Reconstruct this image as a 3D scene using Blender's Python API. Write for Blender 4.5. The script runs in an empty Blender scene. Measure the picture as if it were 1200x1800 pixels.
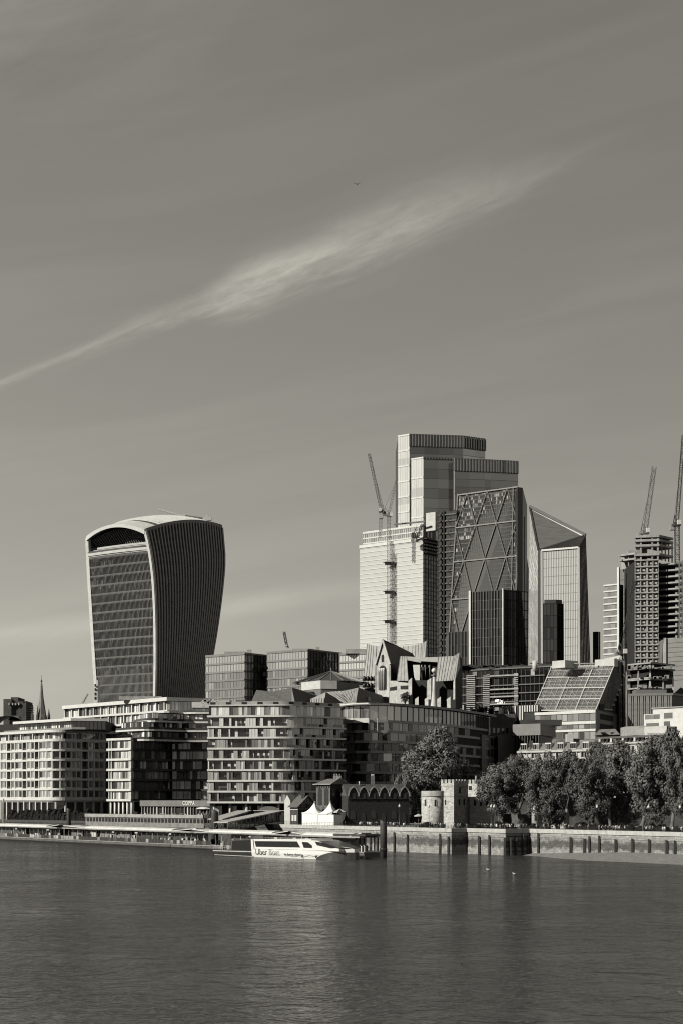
import bpy, bmesh, math, random
from mathutils import Vector, Matrix
R = math.radians
random.seed(7)
SC = bpy.context.scene
COL = SC.collection

# ------------------------------------------------------------------ camera, sky, sun, exposure
F, EYE, HZ = 2750.0, 15.0, 1408.0          # focal length and horizon in photo pixels, eye height in metres
SUN_AZ, SUN_EL = 60.0, 29.0                # degrees left of the line back to the camera, degrees up
cam_d = bpy.data.cameras.new('camera'); cam = bpy.data.objects.new('camera', cam_d); COL.objects.link(cam)
cam.location = (0, 0, EYE); cam.rotation_euler = (R(90), 0, 0)
cam_d.sensor_fit = 'HORIZONTAL'; cam_d.sensor_width = 36.0; cam_d.lens = 36.0 * F / 1200.0
cam_d.shift_y = (HZ - 900.0) / 1200.0
cam_d.clip_start = 1.0; cam_d.clip_end = 30000.0
SC.camera = cam
SC.view_settings.view_transform = 'Standard'; SC.view_settings.look = 'None'
SC.view_settings.exposure = 1.26; SC.view_settings.gamma = 1.0; SC.view_settings.use_curve_mapping = False
SC.render.engine = 'CYCLES'
SC.cycles.max_bounces = 6; SC.cycles.diffuse_bounces = 2; SC.cycles.glossy_bounces = 3
SC.cycles.transmission_bounces = 3; SC.cycles.transparent_max_bounces = 6
SC.cycles.caustics_reflective = False; SC.cycles.caustics_refractive = False
SC.cycles.sample_clamp_indirect = 4.0
SC.cycles.use_denoising = True; SC.cycles.denoiser = 'OPENIMAGEDENOISE'; SC.cycles.denoising_input_passes = 'RGB_ALBEDO_NORMAL'; SC.cycles.denoising_prefilter = 'ACCURATE'
SC.cycles.filter_width = 1.1

def mk_world():
    w = bpy.data.worlds.new('World'); SC.world = w; w.use_nodes = True
    nt = w.node_tree; N = nt.nodes; L = nt.links; N.clear()
    def math_(op, a=None, b=None, c=None):
        n = N.new('ShaderNodeMath'); n.operation = op
        for i, v in enumerate((a, b, c)):
            if v is None: continue
            if isinstance(v, (int, float)): n.inputs[i].default_value = v
            else: L.new(v, n.inputs[i])
        return n.outputs[0]
    sky = N.new('ShaderNodeTexSky'); sky.sky_type = 'NISHITA'; sky.sun_disc = False
    sky.sun_elevation = R(SUN_EL); sky.sun_rotation = R(180 - SUN_AZ)
    sky.altitude = 0; sky.air_density = 1.0; sky.dust_density = 1.2; sky.ozone_density = 1.0
    sep = N.new('ShaderNodeSeparateColor'); L.new(sky.outputs[0], sep.inputs[0])
    lum0 = math_('ADD', math_('MULTIPLY', sep.outputs[0], 0.75), math_('MULTIPLY', sep.outputs[1], 0.25))
    lum = math_('MULTIPLY', math_('POWER', math_('DIVIDE', lum0, 5.6), 0.72), 4.35)      # the print's softer sky gradation
    # thin cirrus, laid out by compass direction and height over the horizon
    tc = N.new('ShaderNodeTexCoord'); sx = N.new('ShaderNodeSeparateXYZ'); L.new(tc.outputs['Generated'], sx.inputs[0])
    az = math_('ARCTAN2', sx.outputs[0], sx.outputs[1]); el = math_('ARCSINE', sx.outputs[2])
    mid = math_('ADD', math_('ADD', 0.3405, math_('MULTIPLY', az, 0.36)), math_('MULTIPLY', math_('MULTIPLY', az, az), -0.15))
    off = math_('SUBTRACT', el, mid)
    def noise(u, v, scale, detail, rough=0.6, dist=0.0):
        cx = N.new('ShaderNodeCombineXYZ')
        for i, q in enumerate((u, v)):
            L.new(q, cx.inputs[i])
        n = N.new('ShaderNodeTexNoise'); n.inputs['Scale'].default_value = scale; n.inputs['Detail'].default_value = detail
        n.inputs['Roughness'].default_value = rough; n.inputs['Distortion'].default_value = dist
        L.new(cx.outputs[0], n.inputs['Vector']); return n.outputs[0]
    along = math_('ADD', az, math_('MULTIPLY', el, 0.36))
    n1 = noise(math_('MULTIPLY', along, 6.0), math_('MULTIPLY', off, 34.0), 1.0, 7, 0.62, 0.5)
    n2 = noise(math_('MULTIPLY', along, 16.0), math_('MULTIPLY', off, 130.0), 1.0, 6, 0.65, 0.4)
    def gauss(x, mid_, wid, pw=2.0):
        return math_('POWER', 2.718, math_('MULTIPLY', -1.0, math_('POWER', math_('ABSOLUTE', math_('DIVIDE', math_('SUBTRACT', x, mid_), wid)), pw)))
    # the streak: a thin trail at the left, swelling in the middle, thinning out to the right
    width = math_('ADD', 0.0042, math_('ADD', math_('MULTIPLY', gauss(az, 0.045, 0.075), 0.0125), math_('MULTIPLY', gauss(az, -0.055, 0.022), 0.004)))
    wob = math_('ADD', off, math_('ADD', math_('MULTIPLY', math_('SUBTRACT', n1, 0.5), 0.034), math_('MULTIPLY', math_('SUBTRACT', n2, 0.5), 0.012)))
    prof = math_('POWER', 2.718, math_('MULTIPLY', -1.0, math_('POWER', math_('ABSOLUTE', math_('DIVIDE', wob, width)), 1.6)))
    rise = N.new('ShaderNodeMapRange'); rise.interpolation_type = 'SMOOTHSTEP'; L.new(az, rise.inputs['Value'])
    rise.inputs['From Min'].default_value = -0.105; rise.inputs['From Max'].default_value = -0.06; rise.inputs['To Min'].default_value = 0.45; rise.inputs['To Max'].default_value = 1.0
    fall = N.new('ShaderNodeMapRange'); fall.interpolation_type = 'SMOOTHSTEP'; L.new(az, fall.inputs['Value'])
    fall.inputs['From Min'].default_value = -0.02; fall.inputs['From Max'].default_value = 0.205; fall.inputs['To Min'].default_value = 1.0; fall.inputs['To Max'].default_value = 0.0
    back = N.new('ShaderNodeMapRange'); L.new(az, back.inputs['Value']); back.inputs['From Min'].default_value = -0.5; back.inputs['From Max'].default_value = -0.25
    ends = math_('MULTIPLY', math_('MULTIPLY', rise.outputs[0], fall.outputs[0]), back.outputs[0])
    n4 = noise(math_('MULTIPLY', along, 46.0), math_('MULTIPLY', off, 70.0), 1.0, 7, 0.6, 1.2)
    clump = math_('ADD', 0.55, math_('MULTIPLY', n4, 0.9))
    head = math_('ADD', 1.0, math_('MULTIPLY', gauss(az, -0.045, 0.035), 0.45))
    ends = math_('MULTIPLY', math_('MULTIPLY', ends, clump), head)
    streak = math_('MULTIPLY', math_('MULTIPLY', prof, ends), math_('MAXIMUM', 0.0, math_('ADD', -0.35, math_('MULTIPLY', math_('ADD', n2, math_('MULTIPLY', n1, 0.6)), 1.25))))
    low = math_('SUBTRACT', el, math_('ADD', 0.1335, math_('MULTIPLY', az, 0.14)))
    streak2 = math_('MULTIPLY', math_('MULTIPLY', gauss(low, 0.0, 0.0065), gauss(az, -0.12, 0.2, 4.0)), math_('MULTIPLY', n1, 0.3))
    streak3 = math_('MULTIPLY', math_('MULTIPLY', gauss(az, -0.26, 0.2), gauss(el, 0.47, 0.06)), math_('MULTIPLY', math_('SUBTRACT', n1, 0.25), 0.95))
    streak = math_('ADD', math_('ADD', streak, streak2), math_('MAXIMUM', 0.0, streak3))
    # faint veils all round the sky, longer sideways than up
    n3 = noise(math_('MULTIPLY', math_('ADD', az, math_('MULTIPLY', el, -1.2)), 3.0), math_('MULTIPLY', math_('SUBTRACT', el, math_('MULTIPLY', az, 0.16)), 24.0), 1.0, 6, 0.55, 0.6)
    veil = math_('MAXIMUM', 0.0, math_('MULTIPLY', math_('SUBTRACT', n3, 0.47), 1.0))
    cloud = math_('ADD', math_('MULTIPLY', streak, 1.0), math_('MULTIPLY', veil, 0.38))
    tot = math_('MULTIPLY', lum, math_('ADD', 1.0, cloud))
    tint = N.new('ShaderNodeCombineColor')
    for i, k in enumerate((1.0, 0.962, 0.845)):
        L.new(math_('MULTIPLY', tot, k), tint.inputs[i])
    bg = N.new('ShaderNodeBackground'); bg.inputs[1].default_value = SKY_STRENGTH
    L.new(tint.outputs[0], bg.inputs[0])
    out = N.new('ShaderNodeOutputWorld'); L.new(bg.outputs[0], out.inputs[0])
SKY_STRENGTH = 0.051
mk_world()
sun_d = bpy.data.lights.new('sun', 'SUN'); sun_d.energy = 5.0; sun_d.angle = R(0.53); sun_d.color = (1.0, 0.968, 0.85)
sun = bpy.data.objects.new('sun', sun_d); COL.objects.link(sun)
_s = Vector((-math.sin(R(SUN_AZ)) * math.cos(R(SUN_EL)), -math.cos(R(SUN_AZ)) * math.cos(R(SUN_EL)), math.sin(R(SUN_EL))))
sun.rotation_euler = _s.to_track_quat('Z', 'Y').to_euler(); sun.location = _s * 500

# ------------------------------------------------------------------ helpers
def PX(px, Y): return (px - 600.0) * Y / F
def PZ(py, Y): return EYE - (py - HZ) * Y / F
def P2(px, Y): return Vector((PX(px, Y), Y))
def P3(px, py, Y): return Vector((PX(px, Y), Y, PZ(py, Y)))
def dirL(a): return Vector((-math.cos(R(a)), math.sin(R(a))))      # along a face that looks a degrees left of the viewer, going left
def dirR(a): return Vector((math.cos(R(a)), math.sin(R(a))))       # along a face that looks a degrees right of the viewer, going right
def run(p, d, px):
    k = (px - 600.0) / F
    s = (k * p.y - p.x) / (d.x - k * d.y)
    return p + d * s
def corner(xc, Yc, x0, x2, a1=36, a2=54):
    C = P2(xc, Yc); Lp = run(C, dirL(a1), x0); Rp = run(C, dirR(a2), x2)
    return Lp, C, Rp

MATS = {}
ALB = 0.66                                  # the whole palette is printed down: the exposure is set for a contrasty monochrome print
def mat(name, v, rough=0.8, var=0.25, scale=0.6, metallic=0.0, bump=0.0, stretch=None, spec=0.2, tone=None, seam=None):
    """neutral grey procedural surface; var = mottling, tone = how far a face's own 'tone' value moves it, seam = (spacing, depth) of standing seams"""
    if name in MATS: return MATS[name]
    v = v * ALB
    m = bpy.data.materials.new(name); m.use_nodes = True; nt = m.node_tree; N = nt.nodes; L = nt.links
    b = N['Principled BSDF']; b.inputs['Roughness'].default_value = rough; b.inputs['Metallic'].default_value = metallic
    b.inputs['Specular IOR Level'].default_value = spec
    tc = N.new('ShaderNodeTexCoord'); mp = N.new('ShaderNodeMapping'); L.new(tc.outputs['Object'], mp.inputs[0])
    if stretch: mp.inputs['Scale'].default_value = stretch
    nz = N.new('ShaderNodeTexNoise'); nz.inputs['Scale'].default_value = scale; nz.inputs['Detail'].default_value = 6; nz.inputs['Roughness'].default_value = 0.65
    L.new(mp.outputs[0], nz.inputs['Vector'])
    mr = N.new('ShaderNodeMapRange'); mr.inputs['From Min'].default_value = 0.3; mr.inputs['From Max'].default_value = 0.7
    mr.inputs['To Min'].default_value = v * (1 - var); mr.inputs['To Max'].default_value = v * (1 + var)
    L.new(nz.outputs[0], mr.inputs['Value']); src = mr.outputs[0]
    if tone:
        at = N.new('ShaderNodeAttribute'); at.attribute_name = 'tone'
        mm = N.new('ShaderNodeMath'); mm.operation = 'MULTIPLY_ADD'; mm.inputs[1].default_value = tone; mm.inputs[2].default_value = 1.0 - tone * 0.5
        L.new(at.outputs['Fac'], mm.inputs[0])
        m2 = N.new('ShaderNodeMath'); m2.operation = 'MULTIPLY'; L.new(mm.outputs[0], m2.inputs[0]); L.new(src, m2.inputs[1]); src = m2.outputs[0]
    L.new(src, b.inputs['Base Color'])
    if bump:
        bp = N.new('ShaderNodeBump'); bp.inputs['Strength'].default_value = bump; bp.inputs['Distance'].default_value = 0.1
        L.new(nz.outputs[0], bp.inputs['Height']); L.new(bp.outputs[0], b.inputs['Normal'])
    MATS[name] = m; return m

def glass(name, dark=0.02, light=0.3, refl=0.25, rough=0.05, source='attr', wob=0.02, cut=0.0, scale=0.25, vary=0.0, blind=0.0):
    """pane: what lies behind it (dark room to pale blind, by the pane's own tone) under a mirror coat"""
    if name in MATS: return MATS[name]
    dark *= ALB; light *= ALB
    m = bpy.data.materials.new(name); m.use_nodes = True; nt = m.node_tree; N = nt.nodes; L = nt.links; N.clear()
    out = N.new('ShaderNodeOutputMaterial'); mix = N.new('ShaderNodeMixShader'); L.new(mix.outputs[0], out.inputs[0])
    di = N.new('ShaderNodeBsdfDiffuse'); gl = N.new('ShaderNodeBsdfGlossy'); gl.inputs['Roughness'].default_value = rough
    L.new(di.outputs[0], mix.inputs[1]); L.new(gl.outputs[0], mix.inputs[2])
    if source == 'attr':
        at = N.new('ShaderNodeAttribute'); at.attribute_name = 'tone'; t = at.outputs['Fac']
    else:
        oi = N.new('ShaderNodeObjectInfo'); t = oi.outputs['Random']
    if cut:
        mr0 = N.new('ShaderNodeMapRange'); mr0.inputs['From Min'].default_value = cut; mr0.inputs['From Max'].default_value = 1.0
        L.new(t, mr0.inputs['Value']); t = mr0.outputs[0]
    mr = N.new('ShaderNodeMapRange'); mr.inputs['To Min'].default_value = dark; mr.inputs['To Max'].default_value = light
    L.new(t, mr.inputs['Value']); src = mr.outputs[0]
    tc = N.new('ShaderNodeTexCoord')
    if blind:   # folds of curtain and half-seen rooms
        mp = N.new('ShaderNodeMapping'); mp.inputs['Scale'].default_value = (1.0, 1.0, 0.06); L.new(tc.outputs['Object'], mp.inputs[0])
        n2 = N.new('ShaderNodeTexNoise'); n2.inputs['Scale'].default_value = 1.7; n2.inputs['Detail'].default_value = 3; L.new(mp.outputs[0], n2.inputs['Vector'])
        cr = N.new('ShaderNodeMapRange'); cr.inputs['From Min'].default_value = 0.35; cr.inputs['From Max'].default_value = 0.65
        cr.inputs['To Min'].default_value = 1 - blind; cr.inputs['To Max'].default_value = 1 + blind
        L.new(n2.outputs[0], cr.inputs['Value'])
        mu = N.new('ShaderNodeMath'); mu.operation = 'MULTIPLY'; L.new(src, mu.inputs[0]); L.new(cr.outputs[0], mu.inputs[1]); src = mu.outputs[0]
    L.new(src, di.inputs['Color'])
    fr = N.new('ShaderNodeFresnel'); fr.inputs['IOR'].default_value = 1.5
    ma = N.new('ShaderNodeMath'); ma.operation = 'MULTIPLY_ADD'; ma.inputs[1].default_value = 1.0 - refl; ma.inputs[2].default_value = refl; ma.use_clamp = True
    L.new(fr.outputs[0], ma.inputs[0]); fac = ma.outputs[0]
    if vary:
        mv = N.new('ShaderNodeMath'); mv.operation = 'MULTIPLY_ADD'; mv.inputs[1].default_value = vary; mv.inputs[2].default_value = 1 - vary * 0.5; L.new(t, mv.inputs[0])
        m3 = N.new('ShaderNodeMath'); m3.operation = 'MULTIPLY'; m3.use_clamp = True; L.new(mv.outputs[0], m3.inputs[0]); L.new(fac, m3.inputs[1]); fac = m3.outputs[0]
    L.new(fac, mix.inputs[0])
    if wob:
        nz = N.new('ShaderNodeTexNoise'); nz.inputs['Scale'].default_value = scale; nz.inputs['Detail'].default_value = 2; L.new(tc.outputs['Object'], nz.inputs['Vector'])
        bp = N.new('ShaderNodeBump'); bp.inputs['Strength'].default_value = 1.0; bp.inputs['Distance'].default_value = wob / scale * 0.6
        L.new(nz.outputs[0], bp.inputs['Height']); L.new(bp.outputs[0], gl.inputs['Normal'])
    MATS[name] = m; return m

def tag(o, label=None, cat=None, group=None, kind=None):
    if label: o['label'] = label
    if cat: o['category'] = cat
    if group: o['group'] = group
    if kind: o['kind'] = kind
    return o
BASE = {}
def lettering(name, text, size, m, parent, loc, rz, extrude=0.05, bold=0.0, space=1.0):
    cu = bpy.data.curves.new(name, 'FONT'); cu.body = text; cu.size = size; cu.extrude = extrude; cu.offset = bold; cu.space_character = space
    tmp = bpy.data.objects.new('lettering_source', cu); COL.objects.link(tmp)
    me = bpy.data.meshes.new_from_object(tmp.evaluated_get(bpy.context.evaluated_depsgraph_get())); bpy.data.objects.remove(tmp); bpy.data.curves.remove(cu)
    me.name = name; me.materials.clear(); me.materials.append(m)
    o = bpy.data.objects.new(name, me); COL.objects.link(o); o.parent = parent; q = parent
    while q.parent is not None: q = q.parent
    o.location = Vector(loc) - BASE.get(q.name, Vector((0, 0, 0))); o.rotation_euler = (R(90), 0, rz)
    return o
def thing(name, label, cat, base, group=None):
    o = bpy.data.objects.new(name, None); COL.objects.link(o); o.empty_display_size = 1.0
    o.location = base; BASE[o.name] = Vector(base)
    return tag(o, label, cat, group)

class MB:
    def __init__(s): s.v = []; s.f = []; s.m = []; s.t = []; s.sm = []
    def poly(s, pts, m=0, t=0.5, smooth=False):
        i = len(s.v); s.v += [tuple(p) for p in pts]; s.f.append(tuple(range(i, i + len(pts)))); s.m.append(m); s.t.append(t); s.sm.append(smooth)
    def faces(s, verts, faces, m=0, t=0.5, smooth=False):
        i = len(s.v); s.v += [tuple(p) for p in verts]
        for f in faces: s.f.append(tuple(i + k for k in f)); s.m.append(m); s.t.append(t); s.sm.append(smooth)
    def hexa(s, p, m=0, t=0.5):      # 8 points: bottom ring, top ring, both counter-clockwise from above
        s.faces(p, [(3, 2, 1, 0), (4, 5, 6, 7), (0, 1, 5, 4), (1, 2, 6, 5), (2, 3, 7, 6), (3, 0, 4, 7)], m, t)
    def box(s, x0, x1, y0, y1, z0, z1, m=0, t=0.5):
        s.hexa([(x0, y0, z0), (x1, y0, z0), (x1, y1, z0), (x0, y1, z0), (x0, y0, z1), (x1, y0, z1), (x1, y1, z1), (x0, y1, z1)], m, t)
    def wbox(s, A, tt, n, s0, s1, o0, o1, z0, z1, m=0, t=0.5):
        a = A + tt * s0 + n * o1; b = A + tt * s1 + n * o1; c = A + tt * s1 + n * o0; d = A + tt * s0 + n * o0
        s.hexa([(a.x, a.y, z0), (b.x, b.y, z0), (c.x, c.y, z0), (d.x, d.y, z0), (a.x, a.y, z1), (b.x, b.y, z1), (c.x, c.y, z1), (d.x, d.y, z1)], m, t)
    def prism(s, pts, z0, z1, m=0, t=0.5, cap=True):
        pts = [Vector((p[0], p[1])) for p in pts]
        area = sum(pts[i].x * pts[(i + 1) % len(pts)].y - pts[(i + 1) % len(pts)].x * pts[i].y for i in range(len(pts)))
        if area < 0: pts = pts[::-1]
        n = len(pts); v = [(p.x, p.y, z0) for p in pts] + [(p.x, p.y, z1) for p in pts]
        f = [(i, (i + 1) % n, n + (i + 1) % n, n + i) for i in range(n)]
        if cap: f += [tuple(range(n, 2 * n)), tuple(range(n - 1, -1, -1))]
        s.faces(v, f, m, t)
    def bar(s, a, b, w, h=None, m=0, t=0.5):
        a = Vector(a); b = Vector(b); h = h or w; d = (b - a)
        if d.length < 1e-6: return
        d.normalize(); up = Vector((0, 0, 1)) if abs(d.z) < 0.95 else Vector((0, 1, 0))
        r = d.cross(up).normalized(); u = r.cross(d).normalized(); r *= w / 2; u *= h / 2
        s.faces([a - r - u, a + r - u, a + r + u, a - r + u, b - r - u, b + r - u, b + r + u, b - r + u],
                [(0, 1, 2, 3), (7, 6, 5, 4), (4, 5, 1, 0), (5, 6, 2, 1), (6, 7, 3, 2), (7, 4, 0, 3)], m, t)
    def tube(s, pts, rad, n=8, m=0, t=0.5, cap=True, smooth=True):
        rings = []
        for i, p in enumerate(pts):
            p = Vector(p); a = Vector(pts[max(0, i - 1)]); b = Vector(pts[min(len(pts) - 1, i + 1)]); d = (b - a).normalized()
            up = Vector((0, 0, 1)) if abs(d.z) < 0.9 else Vector((1, 0, 0))
            r = d.cross(up).normalized(); u = r.cross(d).normalized(); q = rad[i] if isinstance(rad, (list, tuple)) else rad
            rings.append([p + r * (q * math.cos(k * 2 * math.pi / n)) + u * (q * math.sin(k * 2 * math.pi / n)) for k in range(n)])
        s.loft(rings, m, t, cap, smooth)
    def loft(s, rings, m=0, t=0.5, cap=True, smooth=False, closed=True):
        n = len(rings[0]); v = [p for r in rings for p in r]; f = []
        for i in range(len(rings) - 1):
            for k in range(n if closed else n - 1):
                k2 = (k + 1) % n; f.append((i * n + k, i * n + k2, (i + 1) * n + k2, (i + 1) * n + k))
        if cap: f += [tuple(range(n - 1, -1, -1)), tuple((len(rings) - 1) * n + k for k in range(n))]
        s.faces(v, f, m, t, smooth)
    def lathe(s, c, prof, n=16, m=0, t=0.5, smooth=True, a0=0.0, a1=2 * math.pi):
        full = abs(a1 - a0 - 2 * math.pi) < 1e-6; k_ = n if full else n + 1
        rings = [[(c[0] + r * math.cos(a0 + (a1 - a0) * k / n), c[1] + r * math.sin(a0 + (a1 - a0) * k / n), z) for k in range(k_)] for r, z in prof]
        s.loft(rings, m, t, True, smooth, True)
    def band(s, pts, o0, o1, z0, z1, m=0, t=0.5):
        """a slab that follows a plan line (left to right as seen), from o0 to o1 outwards"""
        pn = mitre(pts); rings = []
        for p, n in pn:
            a = p + n * o1; b = p + n * o0
            rings.append([(a.x, a.y, z0), (a.x, a.y, z1), (b.x, b.y, z1), (b.x, b.y, z0)])
        s.loft(rings, m, t, True)
    def build(s, name, mats, parent=None, kind=None, fix=True):
        me = bpy.data.meshes.new(name)
        off = Vector((0, 0, 0))
        if parent is not None:
            q = parent
            while q.parent is not None: q = q.parent
            off = BASE.get(q.name, Vector((0, 0, 0)))
        me.from_pydata([(x - off.x, y - off.y, z - off.z) for x, y, z in s.v], [], s.f)
        if not isinstance(mats, (list, tuple)): mats = [mats]
        for m in mats: me.materials.append(m)
        if len(mats) > 1: me.polygons.foreach_set('material_index', s.m)
        at = me.attributes.new('tone', 'FLOAT', 'FACE'); at.data.foreach_set('value', s.t)
        if any(s.sm): me.polygons.foreach_set('use_smooth', s.sm)
        if fix and len(s.f) < 60000:
            bm = bmesh.new(); bm.from_mesh(me); bmesh.ops.recalc_face_normals(bm, faces=bm.faces); bm.to_mesh(me); bm.free()
        me.update()
        o = bpy.data.objects.new(name, me); COL.objects.link(o)
        if parent is not None: o.parent = parent
        if kind: o['kind'] = kind
        return o

def mitre(pts):
    out = []; n = len(pts)
    for i, p in enumerate(pts):
        ns = []
        if i > 0: d = (pts[i] - pts[i - 1]).normalized(); ns.append(Vector((d.y, -d.x)))
        if i < n - 1: d = (pts[i + 1] - pts[i]).normalized(); ns.append(Vector((d.y, -d.x)))
        m = sum(ns, Vector((0, 0))).normalized(); k = m.dot(ns[0]); out.append((p, m / max(k, 0.3)))
    return out
class Line:
    """a plan line walked by its length"""
    def __init__(s, pts):
        s.p = pts; s.a = [0.0]
        for i in range(1, len(pts)): s.a.append(s.a[-1] + (pts[i] - pts[i - 1]).length)
        s.L = s.a[-1]
    def at(s, d):
        d = min(max(d, 0.0), s.L)
        for i in range(1, len(s.p)):
            if d <= s.a[i] or i == len(s.p) - 1:
                k = (d - s.a[i - 1]) / max(1e-9, s.a[i] - s.a[i - 1]); t = (s.p[i] - s.p[i - 1]).normalized()
                return s.p[i - 1].lerp(s.p[i], k), t
    def seg(s, s0, s1):
        a, _ = s.at(s0); b, _ = s.at(s1); t = (b - a); w = t.length; t = t / max(w, 1e-9)
        return a, b, t, Vector((t.y, -t.x)), w
def arc(p, a_from, a_to, length, n):
    """plan points from p going right, the face's look turning from a_from to a_to degrees (left positive)"""
    pts = [p]; q = p.copy()
    for i in range(n):
        a = a_from + (a_to - a_from) * (i + 0.5) / n
        q = q + Vector((math.cos(R(a)), -math.sin(R(a)))) * (length / n); pts.append(q.copy())
    return pts

ORDS = ('first second third fourth fifth sixth seventh eighth ninth tenth eleventh twelfth thirteenth fourteenth fifteenth sixteenth seventeenth eighteenth nineteenth twentieth').split()
def ordinal(i):
    if i < 20: return ORDS[i]
    return ('twenty-', 'thirty-', 'forty-', 'fifty-')[(i + 1) // 10 - 2] + ORDS[(i + 1) % 10 - 1] if (i + 1) % 10 else ('twentieth', 'thirtieth', 'fortieth', 'fiftieth')[(i + 1) // 10 - 2]
PIECE = {}
def piece(name, parent, line, s0, s1, o0, o1, z0, z1, m, label=None):
    """one block of a facade as an object of its own; alike blocks share their mesh"""
    a, b, t, n, w = line.seg(s0, s1); w = round(w, 2); d = round(o1 - o0, 2); h = round(z1 - z0, 2)
    key = (name, w, d, h, m.name); me = PIECE.get(key)
    if me is None:
        mb = MB(); mb.box(-w / 2, w / 2, -d / 2, d / 2, 0, h)
        me = bpy.data.meshes.new(name); me.from_pydata(mb.v, [], mb.f); me.materials.append(m); PIECE[key] = me
    o = bpy.data.objects.new(name, me); COL.objects.link(o); o.parent = parent
    q = parent
    while q.parent is not None: q = q.parent
    c = (a + b) / 2 + n * ((o0 + o1) / 2)
    o.location = Vector((c.x, c.y, z0)) - BASE.get(q.name, Vector((0, 0, 0))); o.rotation_euler = (0, 0, math.atan2(t.y, t.x))
    if parent.parent is not None: o.matrix_parent_inverse = parent.matrix_basis.inverted()
    if label: o['label'] = label
    return o
def mesh_piece(name, parent, me, loc, rz=0.0, sc=None):
    o = bpy.data.objects.new(name, me); COL.objects.link(o); o.parent = parent
    q = parent
    while q.parent is not None: q = q.parent
    o.location = Vector(loc) - BASE.get(q.name, Vector((0, 0, 0))); o.rotation_euler = (0, 0, rz)
    if sc: o.scale = sc
    return o

def curtain(root, pts, z0, z1, nf, bw, gm, bm=None, mm=None, bh=0.8, mw=0.25, bo=0.25, mo=0.3, tone=None, skip=0, off=0.06, bandstep=1, mstep=1):
    """a far glass wall whose panes are too small to pick apart: panes, floor bands and mullions, each joined"""
    g = MB(); b = MB(); u = MB(); rnd = random.Random(int(abs(pts[0].x * 31 + z1 * 7)))
    fh = (z1 - z0) / nf
    for i in range(len(pts) - 1):
        A, B = pts[i], pts[i + 1]; t = B - A; Ln = t.length; t = t / Ln; n = Vector((t.y, -t.x)); nb = max(1, round(Ln / bw)); w = Ln / nb
        for f in range(nf):
            za, zb = z0 + f * fh, z0 + (f + 1) * fh
            for k in range(nb):
                tn = tone(rnd, f, k, nb, i) if tone else rnd.random()
                p = A + t * (k * w) + n * off; q = A + t * ((k + 1) * w) + n * off
                g.poly([(p.x, p.y, za), (q.x, q.y, za), (q.x, q.y, zb), (p.x, p.y, zb)], 0, tn)
        if mm:
            for k in range(0, nb + 1, mstep): u.wbox(A, t, n, k * w - mw / 2, k * w + mw / 2, off - 0.05, off + mo, z0, z1)
    if bm:
        for f in range(0, nf + 1, bandstep): b.band(pts, off - 0.04, off + bo, z0 + f * fh - bh / 2, z0 + f * fh + bh / 2, 0, rnd.random())
    g.build('glazing', gm, root, 'stuff', fix=False)
    if bm: b.build('floor_bands', bm, root, 'stuff')
    if mm: u.build('mullions', mm, root, 'stuff')
def ring(pts, depth, ang=None):
    """close a facade line into a footprint by going back into the depth"""
    a = pts[0] + Vector((0, depth)); b = pts[-1] + Vector((0, depth))
    return list(pts) + [b, a]
def quad_back(L_, C_, R_): return [L_, C_, R_, L_ + R_ - C_]

# ------------------------------------------------------------------ surfaces
WHITE = mat('white_paint', 0.37, 0.6, 0.12, 0.5)
CREAM = mat('pale_render', 0.32, 0.8, 0.15, 0.4)
STONE = mat('portland_stone', 0.27, 0.85, 0.3, 0.5)
STONED = mat('weathered_stone', 0.16, 0.9, 0.45, 0.7)
CONC = mat('concrete', 0.20, 0.85, 0.3, 0.35)
CONCD = mat('raw_concrete', 0.11, 0.9, 0.35, 0.5)
GREY = mat('grey_cladding', 0.11, 0.55, 0.15, 0.3)
GREYD = mat('dark_grey_cladding', 0.035, 0.5, 0.2, 0.3)
DARK = mat('dark_metal', 0.012, 0.4, 0.3, 0.5)
MID = mat('steel', 0.15, 0.4, 0.2, 0.8, metallic=0.3)
PALE = mat('pale_steel', 0.30, 0.45, 0.15, 0.8)
BRICK = mat('stock_brick', 0.05, 0.9, 0.4, 1.2)
BRICKD = mat('dark_brick', 0.02, 0.9, 0.4, 1.2)  # plain very dark brick tone
SLATE = mat('slate_roof', 0.05, 0.7, 0.35, 0.6, stretch=(1, 1, 3))
LEADR = mat('seamed_metal_roof', 0.2, 0.5, 0.2, 0.3)
ROOFG = mat('felt_roof', 0.09, 0.9, 0.3, 0.3)
TIMBER = mat('wet_timber', 0.03, 0.8, 0.5, 1.0, stretch=(3, 3, 0.4))
DARKROOM = mat('dark_interior', 0.012, 0.9, 0.3, 0.5)
# ------------------------------------------------------------------ the setting: river, land, river wall
GZ = 6.9                                            # level of the promenade over the water
D56 = Vector((math.cos(R(56)), -math.sin(R(56))))   # along the bank, coming nearer to the right
IN56 = Vector((math.sin(R(56)), math.cos(R(56))))   # inland
W0 = Vector((6.9, 474.0))
W1 = run(W0, D56, 793); W2 = run(W1, IN56, 820); W3 = run(W2, D56, 888); W4 = run(W3, IN56, 930); W5 = W4 + D56 * 150
WL1 = W0 - D56 * 52; WL2 = WL1 + Vector((-math.cos(R(49)), math.sin(R(49)))) * 130; WL3 = WL2 + Vector((-math.cos(R(44)), math.sin(R(44)))) * 500
BANK = [WL3, WL2, WL1, W0, W1, W2, W3, W4, W5]

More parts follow.
